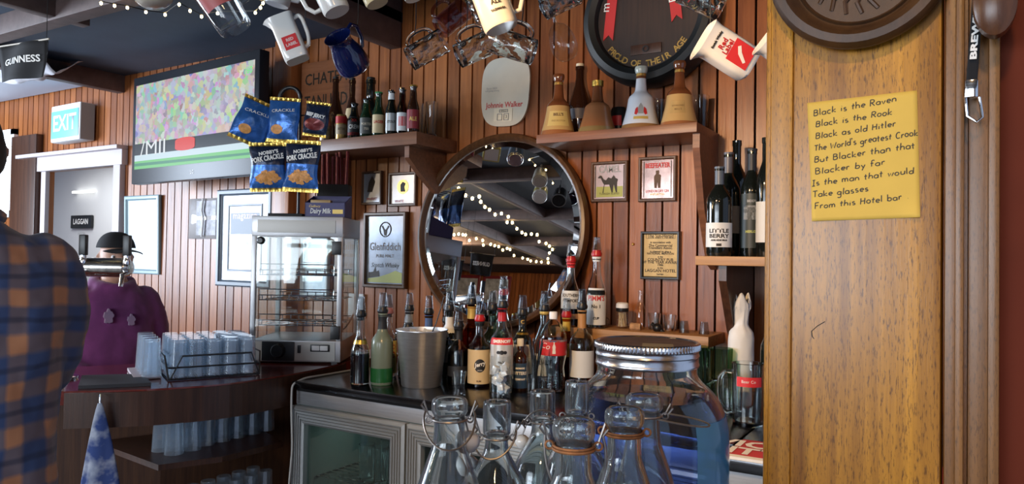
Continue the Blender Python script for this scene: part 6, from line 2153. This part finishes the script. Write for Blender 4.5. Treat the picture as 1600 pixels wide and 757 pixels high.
# belly of a round white jug at the ceiling
t, m_ = hung('china_jug', 'round pale jug hanging high above the screen, only its belly showing', 'jug', 240, 10, 2.2, -.1, .95, .9, 0, .1)
MB().lathe([(0, 0)] + smooth_prof([(.030, 0), (.052, .02), (.058, .055), (.046, .09), (.032, .11), (.038, .13)], 3) + [(.034, .13), (.028, .11), (.04, .09), (0, .02)], 30).obj('body', mat('stone_glaze', (.50, .45, .38), .2, coat=.5), t)
MB().tube([(.036, 0, .118), (.07, 0, .115), (.08, 0, .09), (.07, 0, .06), (.056, 0, .055)], .007, 10).obj('handle', bpy.data.materials['stone_glaze'], t)
hang_wire(t, m_, (.08, 0, .09))
# grey plastic jug behind
cup('grey china mug hanging among the fairy lights over the television', 432, 8, 2.1, .2, .9, .9, .2, .04, .11, mat('grey_china', (.40, .42, .44), .3), 0)

# jugs hung over the drinkers' side of the bar; the round mirror shows them
def mirror_hung(fn, px, py, k):
    o_, d = mirrored(px, py)
    return o_ + d * k
YC = mat('yellow_jug_glaze', (.58, .50, .16), .25, coat=.5)
for (px, py, k, kind, lb_) in ((768, 242, .04, 'sq', 'yellow-sided square jug hanging high over the front bar, seen in the round mirror'),
                               (805, 250, .06, 'tin', 'polished tin tankard hanging over the front bar, seen in the round mirror'),
                               (843, 284, .05, 'cup', 'plain white mug hanging over the front bar, upper of the mirrored pair'),
                               (843, 309, -.02, 'tin2', 'yellow-banded white mug hanging over the front bar, lower of the mirrored pair'),
                               (873, 314, .02, 'dark', 'black-rimmed dark mug hanging over the front bar at the mirror edge')):
    o_, d = mirrored(px, py)
    p = o_ + d * ((2.36 + k - o_.z) / d.z)
    zc = ceil_at(p)
    ax = (MPOS - p).normalized() * -.75 + Vector((0, 0, .45))
    m_ = basis(p, ax, (0, 0, 1))
    r, h = .060, .14
    t = thing('hanging_jug', lb_, 'jug', mtx=m_)
    mm = {'sq': YC, 'tin': TIN, 'cup': mat('dull_china', (.50, .48, .44), .3), 'tin2': CHINA, 'dark': BLACKMETAL}[kind]
    if kind == 'sq':
        MB().box((-r, -r, 0), (r, r, h), .01).obj('body', mm, t)
        MB().box((-r * .8, -r * .8, -.002), (r * .8, r * .8, .004), .004).obj('foot', CHINA, t)
    else:
        MB().lathe([(0, 0), (r * .75, 0), (r * .8, .004), (r * .95, .004), (r, .008), (r * .9, h), (r * .86, h), (0, .02)], 30).obj('body', mm, t)
        if kind == 'tin2':
            MB().lathe([(r * .985, h * .25), (r * .955, h * .7)], 30).obj('band', YC, t)
        if kind == 'dark':
            MB().lathe([(r * .9, -.001), (r * 1.03, -.001), (r * 1.03, .010), (r, .012)], 30).obj('rim', CHROME, t)
    MB().tube([(r * .9, 0, h * .85), (r + .025, 0, h * .85), (r + .036, 0, h * .6), (r + .028, 0, h * .3), (r * .9, 0, h * .2)], .006, 8).obj('handle', mm if kind != 'sq' else CHINA, t)
    hang_wire(t, m_, (r + .034, 0, h * .6))

# ------------------------------------------------------------------ fairy lights
BULB = glow('fairy_bulb', (1, .72, .30), 26)
def smooth_path(pts, n=2):
    for _ in range(n):
        o_ = [pts[0]]
        for a, b_ in zip(pts, pts[1:]):
            o_ += [a.lerp(b_, .25), a.lerp(b_, .75)]
        pts = o_ + [pts[-1]]
    return pts
def lights(label, pts, r=.006):
    t = thing('fairy_lights', label, 'string lights', pts[0])
    o0 = Vector(pts[0])
    MB().tube([q - o0 for q in pts], .002, 5).obj('cord', BLACK, t)
    first = None
    for q in pts:
        if first is None:
            first = MB().sphere((0, 0, 0), r, 10, 1.3).obj('bulb', BULB, t)
            b_ = first
        else:
            b_ = first.copy()
            COL.objects.link(b_)
        b_.parent = t
        b_.location = q - o0 + Vector((0, 0, -.008))
P2 = [onZ(px, py, 2.43) for px, py in ((158, 2), (179, 6), (199, 9), (228, 16), (258, 20), (280, 4), (297, 14), (315, 23), (340, 18), (399, 17), (407, 9), (411, 2), (425, -8))]
lights('warm fairy lights strung under the joists over the television end of the bar', P2, .0055)
row = ((165, 245), (215, 262), (245, 292), (275, 305), (305, 297), (312, 320), (330, 343), (350, 355), (375, 376), (402, 372), (432, 386), (427, 410), (450, 412), (470, 438), (492, 455), (508, 463), (533, 462), (558, 465), (567, 495), (597, 503), (612, 515), (625, 530), (612, 545), (605, 570), (607, 588), (577, 585), (555, 583), (530, 580), (517, 573), (495, 567), (457, 556), (440, 530), (427, 525), (408, 532), (390, 517), (373, 513), (355, 507), (323, 510), (320, 490), (292, 482), (262, 490), (245, 466), (233, 465), (215, 462), (195, 465))
P3 = []
for zx_, zy_ in row:
    o_, d = mirrored(640 + zx_ / 2.8, 200 + zy_ / 2.8)
    k = (2.44 - o_.z) / d.z
    q = o_ + d * max(.5, min(k, 12))
    q = o_ + d * min(k, (YF + .3 - o_.y) / d.y, (XL + .3 - o_.x) / d.x if d.x < 0 else 99)
    P3.append(q)
lights('long loop of warm fairy lights under the joists across the public bar', P3, .013)
row = ((415, 55), (425, 68), (480, 72), (520, 60), (553, 85), (595, 115), (525, 135), (550, 160), (597, 180), (627, 238))
P4 = []
for zx_, zy_ in row:
    o_, d = mirrored(640 + zx_ / 2.8, 200 + zy_ / 2.8)
    k = (2.50 - o_.z) / d.z
    P4.append(o_ + d * k)
lights('short run of warm fairy lights among the jugs over the front bar', P4, .006)

# ------------------------------------------------------------------ pennants and pictures on the public side
def pennant(label, o_, right, w_, h_, words, ztop):
    m_ = basis(o_, (0, 0, 1), right)
    t = thing('bar_pennant', label, 'pennant', mtx=m_)
    MB().grid(lambda u, v: ((u - .5) * w_ * (1 - .15 * v), .012 * math.sin(u * 7 + v * 2), -v * h_), 14, 8).obj('cloth', BLACKCLOTH, t, thick=.001)
    for sd in (1, -1):
        text(words, h_ * .26, WHITEINK, t, warp=lambda x, z_: (x * sd, (.012 * math.sin((x * sd / w_ + .5) * 7 - z_ / h_ * 2) - .0025 * sd), z_), at=(0, -h_ * .48), fit=w_ * .72, bold=.001)
    MB().tube([(-w_ * .5, 0, 0), (-w_ * .5, 0, ztop - o_[2])], .0015, 5).obj('string', BLACK, t)
    MB().tube([(w_ * .5, 0, 0), (w_ * .5, 0, ztop - o_[2])], .0015, 5).obj('string', BLACK, t)
    MB().tube([(-w_ * .55, 0, 0), (w_ * .55, 0, 0)], .004, 6).obj('rod', mat('pale_rod', (.45, .40, .32), .5), t)
ga, gb = atD(-22, 88, 3.35), atD(92, 46, 3.15)
pennant('black pennant with white lettering hanging under the ceiling over the bartender', (ga + gb) / 2 - Vector((0, 0, .0)), gb - ga, .34, .16, 'GUINNESS', CZ)
for px, py, k, yw, lb_ in ((708, 405, 4.6, 0, 'black lettered pennant over the public bar, the level one of two in the mirror'), (754, 397, 4.3, .3, 'black lettered pennant over the public bar, the tilted one of two in the mirror')):
    o_, d = mirrored(px, py)
    q = o_ + d * k
    side = Vector((d.y, -d.x, yw * .6)).normalized()
    pennant(lb_, q, side, .24, .22, 'GUINNESS', ceil_at(q))
for (px, py, w_, h_, m1, m2, lb_) in ((720, 455, .75, .55, mat('maroon_frame', (.20, .02, .03), .4), mat('pale_team_photo', (.45, .48, .50), .4, var=.6, scale=9), 'wide maroon-framed team photograph on the far boards, seen in the mirror'),
                                      (775, 455, .55, .5, bpy.data.materials['maroon_frame'], bpy.data.materials['pale_team_photo'], 'smaller maroon-framed team photograph on the far boards, seen in the mirror')):
    o_, d = mirrored(px, py)
    k = (YF + .02 - o_.y) / d.y
    if d.x < 0:
        k = min(k, (XL + .02 - o_.x) / d.x)
    q = o_ + d * k
    onleft = q.x < XL + .05
    t = thing('picture_frame', lb_, 'picture', (XL + .004 if onleft else q.x, q.y if onleft else YF + .004, max(1.2, q.z)), R(90) if onleft else PI)
    frame_mb(w_, h_, .05, .03).obj('frame', m1, t, smooth=False)
    MB().box((-w_ / 2 + .04, -.014, -h_ / 2 + .04), (w_ / 2 - .04, -.001, h_ / 2 - .04)).obj('picture', m2, t, smooth=False)
# pale cloth gathered under the ceiling
a_, b_ = onZ(-20, 128, 2.46), onZ(88, 112, 2.46)
t = thing('ceiling_cloth', 'crumpled pale cloth gathered under the ceiling high over the bartender', 'cloth', (a_.x, a_.y, 2.46))
dv = b_ - a_
MB().grid(lambda u, v: (dv.x * u + .04 * mnoise.noise(Vector((u * 4, v * 3, 1))), dv.y * u + (v - .5) * .30, -.05 * math.sin(PI * u) * (1 - .5 * v) + .04 * mnoise.noise(Vector((u * 5, v * 5, 4))) + .095 * abs(v - .5) * 2), 26, 12).obj('cloth', mat('pale_sheet', (.55, .55, .60), .8), t, thick=.002)
# ------------------------------------------------------------------ people
def ring(cx, cyy, z_, a, b_, n=28, e=2.4):
    out = []
    for k in range(n):
        t_ = 2 * PI * k / n
        c_, s_ = math.cos(t_), math.sin(t_)
        out.append((cx + a * math.copysign(abs(c_) ** (2 / e), c_), cyy + b_ * math.copysign(abs(s_) ** (2 / e), s_), z_))
    return out
def limb(mb, pts, rs, n=14):
    """tapering limb through its joints"""
    P, Q = [], []
    for i in range(len(pts) - 1):
        for q in range(5):
            P.append(Vector(pts[i]).lerp(Vector(pts[i + 1]), q / 5))
            Q.append(rs[i] + (rs[i + 1] - rs[i]) * q / 5)
    P.append(Vector(pts[-1]))
    Q.append(rs[-1])
    for _ in range(2):
        P = [P[0]] + [(P[i - 1] + P[i] * 2 + P[i + 1]) / 4 for i in range(1, len(P) - 1)] + [P[-1]]
    mb.tube(P, Q, n)
    for e_, r in ((P[0], Q[0]), (P[-1], Q[-1])):
        mb.sphere(e_, r * .98, 12)
def hand(mb, w_, fwd, up):
    """palm with four curled fingers of unequal length and a thumb off the side"""
    fwd, up = Vector(fwd).normalized(), Vector(up).normalized()
    sd = fwd.cross(up).normalized()
    w_ = Vector(w_)
    for k in range(4):
        o_ = sd * (.030 - .020 * k)
        limb(mb, [w_ + o_ * .6, w_ + fwd * .085 + o_], [.014, .012], 8)
        L_ = (.066, .076, .072, .056)[k]
        b0 = w_ + fwd * .085 + o_
        limb(mb, [b0, b0 + fwd * L_ * .45 - up * .006, b0 + fwd * L_ * .75 - up * .022, b0 + fwd * L_ * .85 - up * .040], [.0095, .009, .008, .007], 8)
    limb(mb, [w_ + fwd * .02 + sd * .03, w_ + fwd * .05 + sd * .055 - up * .008, w_ + fwd * .085 + sd * .060 - up * .016], [.013, .011, .009], 8)
def head(mb, c_, fx, fy):
    """head with brow, nose, mouth, chin and ears; (fx,fy) is where it looks"""
    f = Vector((fx, fy, 0)).normalized()
    s = Vector((-f.y, f.x, 0))
    c_ = Vector(c_)
    def fn(u, v):
        th_, ph = 2 * PI * u, PI * (v - .5)
        cx, sx_ = math.cos(th_), math.sin(th_)
        zz = math.sin(ph)
        rr = math.cos(ph)
        jaw = 1 - .20 * max(0, -zz) ** 1.3
        a = .096 * rr * cx * (jaw if cx < 0 else 1 - .05 * max(0, -zz))
        b_ = .076 * rr * sx_ * jaw
        z_ = .118 * zz
        if cx > 0:
            w2 = math.exp(-(sx_ / .16) ** 2)
            a += .020 * w2 * math.exp(-((z_ + .012) / .018) ** 2) * rr          # nose
            a += .006 * math.exp(-(sx_ / .5) ** 2) * math.exp(-((z_ - .030) / .010) ** 2)   # brow
            a -= .008 * math.exp(-((abs(sx_) - .36) / .16) ** 2) * math.exp(-((z_ - .012) / .012) ** 2)  # eye hollows
            a += .005 * math.exp(-(sx_ / .25) ** 2) * math.exp(-((z_ + .052) / .007) ** 2)   # lips
            a += .008 * math.exp(-(sx_ / .3) ** 2) * math.exp(-((z_ + .088) / .018) ** 2)    # chin
        return c_ + f * a + s * b_ + Vector((0, 0, z_))
    mb.grid(fn, 40, 32)
    for q in (-1, 1):
        e_ = c_ + s * (q * .077) - f * .008
        mb.lathe([(0, -.030), (.010, -.022), (.014, 0), (.016, .016), (.008, .030), (0, .032)], 10, sx=1.0, sy=.5, cx=e_.x, cyy=e_.y, cz=e_.z)
def eyes(t, c_, fx, fy):
    f = Vector((fx, fy, 0)).normalized()
    s = Vector((-f.y, f.x, 0))
    for q in (-1, 1):
        e_ = Vector(c_) + f * .078 + s * (q * .031) + Vector((0, 0, .012))
        o = MB().sphere((0, 0, 0), .0115, 12).obj('eye', WHITE, t)
        o.location = e_
        o2 = MB().sphere((0, 0, 0), .006, 10).obj('iris', INK, o)
        o2.location = f * .008
def remesh(o, vox, sm=4):
    md = o.modifiers.new('skin', 'REMESH')
    md.mode = 'VOXEL'
    md.voxel_size = vox
    md.use_smooth_shade = True
    if sm:
        s_ = o.modifiers.new('soft', 'SMOOTH')
        s_.iterations = sm
        s_.factor = .5
    return o

# bartender in the plaid shirt, seen from behind; he looks away along +y of his own frame
p = atD(-58, 400, 1.56)
t = thing('person', 'person in a blue and orange plaid shirt seen from behind, standing at the bar', 'person', (p.x, p.y, 0), face_cam(p) + R(8))
t.scale = (.93, 1, .962)
b_ = MB()
b_.loft([ring(0, .0, .84, .155, .115), ring(0, 0, .95, .170, .120), ring(0, 0, 1.05, .155, .105), ring(0, 0, 1.2, .165, .108), ring(0, 0, 1.35, .185, .11), ring(0, 0, 1.45, .175, .095), ring(0, .01, 1.51, .10, .075), ring(0, .015, 1.54, .06, .058), ring(0, .03, 1.62, .056, .056)])
head(b_, (0, .045, 1.70), 0, 1)
for s in (-1, 1):
    limb(b_, [(s * .175, 0, 1.455), (s * .192, .04, 1.20), (s * .14, .22, 1.10)], [.055, .045, .032])
    hand(b_, (s * .14, .22, 1.10), (-s * .5, .8, 0), (0, 0, 1))
    limb(b_, [(s * .085, 0, .90), (s * .10, .02, .50), (s * .10, -.01, .10)], [.085, .060, .042])
    limb(b_, [(s * .10, -.02, .05), (s * .115, .17, .035)], [.040, .035])
remesh(b_.obj('body', SKIN, t), .0075)
s_ = MB()
s_.loft([ring(0, 0, .80, .198, .15), ring(0, 0, .92, .200, .152), ring(.004, 0, 1.02, .190, .142), ring(.002, 0, 1.12, .190, .138), ring(0, 0, 1.24, .202, .140), ring(0, 0, 1.36, .218, .138), ring(0, 0, 1.44, .212, .122), ring(0, .004, 1.495, .165, .10), ring(0, .012, 1.53, .085, .075), ring(0, .018, 1.555, .066, .066)])
for s in (-1, 1):
    limb(s_, [(s * .165, 0, 1.45), (s * .195, .0, 1.36), (s * .196, .045, 1.20), (s * .15, .19, 1.12)], [.074, .072, .062, .048])
sh_o = s_.obj('shirt', PLAID, t)
remesh(sh_o, .010, 6)
fo = sh_o.modifiers.new('folds', 'DISPLACE')
tx = bpy.data.textures.new('folds', 'CLOUDS')
tx.noise_scale = .09
fo.texture = tx
fo.strength = .022
fo.mid_level = .5
cl = MB()
cl.tube([(.072 * math.cos(a * PI / 12), .020 + .066 * math.sin(a * PI / 12), 1.555 - .012 * math.sin(a * PI / 12)) for a in range(24)], .014, 8, True)
cl.obj('collar', PLAID, t)
tr = MB()
tr.loft([ring(0, 0, .90, .185, .135), ring(0, 0, .80, .180, .13), ring(0, 0, .76, .16, .11)])
for s in (-1, 1):
    limb(tr, [(s * .088, 0, .84), (s * .10, .01, .5), (s * .10, -.01, .09)], [.095, .078, .066])
remesh(tr.obj('trousers', DENIM, t), .012)
for s in (-1, 1):
    sh = MB()
    sh.loft([ring(s * .108, .065, .002, .048, .135), ring(s * .108, .065, .03, .050, .138), ring(s * .106, .04, .065, .045, .10), ring(s * .103, .0, .10, .045, .058)])
    sh.obj('shoe', BLACK, t)
hr = MB()
hc = Vector((0, .045, 1.70))
def hairf(u, v):
    th_ = 2 * PI * u
    ph = PI * (.5 - v * (.62 if math.cos(th_ + PI / 2) > -.2 else .40))
    rr = math.cos(ph)
    k = 1 + .03 * mnoise.noise(Vector((u * 30, v * 20, 0)))
    return hc + Vector((.083 * rr * math.cos(th_) * k, -.104 * rr * math.sin(th_) * k * -1 if False else .104 * rr * math.sin(th_) * k, .127 * math.sin(ph) * k))
def hairg(u, v):
    th_ = 2 * PI * u
    back = .5 - .5 * math.sin(th_)          # 1 at the nape, 0 at the forehead
    ph = PI / 2 - v * (PI / 2 - (.62 - 1.28 * back))
    rr = math.cos(ph)
    k = 1 + .025 * mnoise.noise(Vector((math.cos(th_) * 8, math.sin(th_) * 8, v * 14)))
    return hc + Vector((.084 * rr * math.cos(th_) * k, .105 * rr * math.sin(th_) * k, .126 * math.sin(ph) * k))
hr.grid(hairg, 48, 20)
hr.obj('hair', HAIR, t, angle=2, thick=.004)
eyes(t, (0, .045, 1.70), 0, 1)

# drinker in the purple hooded top, seated beyond the bar; frame: looks along -y
p = atD(176, 470, 3.38)
t = thing('person', 'person in a purple hooded top and black cap seated behind the bar taps', 'person', (p.x, p.y, 0), face_cam(p) + R(14))
t.scale = (.88, .92, 1)
b_ = MB()
b_.loft([ring(0, 0, .70, .165, .13), ring(0, 0, .82, .165, .13), ring(0, 0, .95, .165, .125), ring(0, 0, 1.1, .175, .115), ring(0, 0, 1.2, .170, .095), ring(0, 0, 1.26, .09, .07), ring(0, -.01, 1.30, .058, .058), ring(0, -.02, 1.35, .055, .055)])
head(b_, (0, -.035, 1.385), 0, -1)
for s in (-1, 1):
    limb(b_, [(s * .165, 0, 1.20), (s * .205, -.02, .96), (s * .13, -.17, .87)], [.052, .043, .031])
    hand(b_, (s * .13, -.17, .87), (-s * .4, -.8, -.2), (0, 0, 1))
    limb(b_, [(s * .09, -.02, .745), (s * .12, -.36, .74), (s * .12, -.33, .30)], [.080, .058, .042])
    limb(b_, [(s * .12, -.31, .27), (s * .125, -.43, .255)], [.036, .032])
remesh(b_.obj('body', SKIN, t), .0075)
s_ = MB()
s_.loft([ring(0, 0, .69, .205, .165), ring(0, 0, .80, .215, .175), ring(0, 0, .93, .212, .165), ring(0, 0, 1.06, .208, .150), ring(0, 0, 1.17, .200, .128), ring(0, 0, 1.235, .150, .105), ring(0, .0, 1.275, .085, .085)])
for s in (-1, 1):
    limb(s_, [(s * .150, 0, 1.19), (s * .200, -.01, 1.09), (s * .232, -.02, .96), (s * .15, -.15, .875)], [.078, .074, .066, .046])
s_.tube([(.085 * math.cos(a * PI / 12), .005 + .085 * math.sin(a * PI / 12), 1.275 + .022 * math.sin(a * PI / 12)) for a in range(24)], .030, 10, True)
s_.sphere((0, .12, 1.24), .09, 16, .75)
ho = s_.obj('hooded_top', HOODIE, t)
remesh(ho, .011, 6)
fo = ho.modifiers.new('folds', 'DISPLACE')
fo.texture = tx
fo.strength = .02
for x, z_, sc_ in ((-.055, 1.135, 1), (.050, 1.115, .8)):
    pt = MB()
    pol = []
    for k in range(30):
        a = 2 * PI * k / 30
        rr_ = sc_ * .030 * (1 + .12 * math.sin(a * 5) + .10 * math.sin(a * 8 + 1))
        pol.append((x + rr_ * math.cos(a) * .7, z_ + rr_ * math.sin(a)))
    pt.prism(pol, -.156, -.135)
    pt.obj('chest_print', mat('faded_print', (.30, .20, .30), .8), t)
tr = MB()
for s in (-1, 1):
    limb(tr, [(s * .09, 0, .75), (s * .12, -.37, .745), (s * .12, -.33, .31)], [.098, .080, .062])
remesh(tr.obj('trousers', DENIM, t), .012)
cp = MB()
hc2 = Vector((0, -.035, 1.385))
def capf(u, v):
    th_ = 2 * PI * u
    ph = PI / 2 - v * (PI / 2 - .22)
    rr = math.cos(ph)
    return hc2 + Vector((.092 * rr ** .8 * math.cos(th_), .112 * rr ** .8 * math.sin(th_), .030 + .098 * math.sin(ph) ** .9 if math.sin(ph) > 0 else .03))
cp.grid(capf, 36, 14)
cp.obj('cap', BLACKCLOTH, t, thick=.004)
br = MB()
br.grid(lambda u, v: hc2 + Vector(((u - .5) * .165 * (1 - .25 * v * v) + .03 * v, -.085 - .080 * v * (1 - 1.6 * (u - .5) ** 2), .052 - .03 * (u - .5) ** 2 * 4 * .4 - .012 * v)), 14, 6)
br.obj('cap_brim', BLACKCLOTH, t, thick=.003)
eyes(t, hc2, 0, -1)
# stool under the drinker
st = thing('bar_stool', 'dark round bar stool under the person in the purple top', 'stool', (p.x, p.y, 0), face_cam(p))
MB().lathe([(0, .60), (.17, .60), (.175, .61), (.17, .635), (.15, .645), (0, .647)], 28).obj('seat', DARKWOOD, st)
for q in range(4):
    a = PI / 4 + q * PI / 2
    MB().tube([(.11 * math.cos(a), .11 * math.sin(a), .60), (.19 * math.cos(a), .19 * math.sin(a), 0)], .016, 8).obj('leg', DARKWOOD, st)
MB().tube([(.165 * math.cos(a * PI / 12), .165 * math.sin(a * PI / 12), .22) for a in range(24)], .010, 8, True).obj('foot_ring', CHROME, st)

# chrome beer font with two black tap handles
a_ = atD(132, 417, 2.62)
c_ = atD(205, 416, 2.62)
base = atD(92, 417, 2.62)
t = thing('beer_font', 'chrome bar font with a crossbar and two black tap handles beyond the bartender', 'beer tap', (base.x, base.y, BZ), YAW)
hz = base.z - BZ
L_ = (c_ - base).length
cr = MB()
cr.M = Matrix.Translation((0, 0, hz)) @ Matrix.Rotation(R(90), 4, 'Y')
cr.lathe([(0, -.09), (.020, -.088), (.030, -.078), (.034, -.07), (.034, L_ - .02), (.030, L_ - .010), (.022, L_), (0, L_ + .003)], 24)
cr.obj('crossbar', mat('engraved_chrome', (.68, .66, .62), .2, 1, var=.35, scale=40), t)
MB().lathe([(0, 0), (.07, 0), (.072, .008), (.04, .016), (.030, .03), (.028, hz - .03), (0, hz - .03)], 26).obj('column', CHROME, t)
for x in ((a_ - base).length + .008, L_ - .004):
    tp = MB()
    tp.tube([(x, -.02, hz - .02), (x, -.05, hz - .025), (x, -.06, hz - .065)], [.010, .009, .007], 10)
    tp.lathe([(.012, 0), (.014, .01), (.010, .02), (.010, .035)], 14, cx=x, cyy=-.022, cz=hz + .01)
    tp.obj('spout', CHROME, t)
    MB().box((x - .012, -.034, hz + .042), (x + .012, -.012, hz + .115), .004).obj('tap_handle', BLACK, t)

# towel hanging on the bar front
e_ = onZ(155, 611, BZ)
hk = atD(156, 630, depth(e_) - .035)
t = thing('bar_cloth', 'blue and white mottled cloth hanging from a hook under the bar edge', 'cloth', (hk.x, hk.y, hk.z), face_cam(hk))
def tw_(u, v):
    a = 2 * PI * u
    w_ = .006 + .062 * min(1, v * 1.05) ** .8
    d = .004 + .020 * v
    fl_ = 1 + .25 * math.cos(a * 4 + v * 3) * v
    return (w_ * math.cos(a) * fl_ + .010 * v, d * math.sin(a) * fl_ - .004, -.40 * v + .010 * v * math.cos(a * 3))
m_, nt_, bs_ = nodes('mottled_cloth')
tc_ = N(nt_, 'ShaderNodeTexCoord')
nz_ = N(nt_, 'ShaderNodeTexNoise', i_Scale=16, i_Detail=3)
nt_.links.new(tc_.outputs['Object'], nz_.inputs['Vector'])
rp_ = N(nt_, 'ShaderNodeValToRGB')
rp_.color_ramp.elements[0].position, rp_.color_ramp.elements[0].color = .42, (.05, .085, .26, 1)
rp_.color_ramp.elements[1].position, rp_.color_ramp.elements[1].color = .60, (.50, .53, .62, 1)
nt_.links.new(nz_.outputs[0], rp_.inputs[0])
nt_.links.new(rp_.outputs[0], bs_.inputs['Base Color'])
bs_.inputs['Roughness'].default_value = .95
MB().grid(tw_, 40, 20).obj('cloth', m_, t, angle=2)
MB().tube([(0, .004, -.004), (0, -.006, .0), (0, -.004, .018), (0, .012, .024)], .0025, 6).obj('hook', CHROME, t)
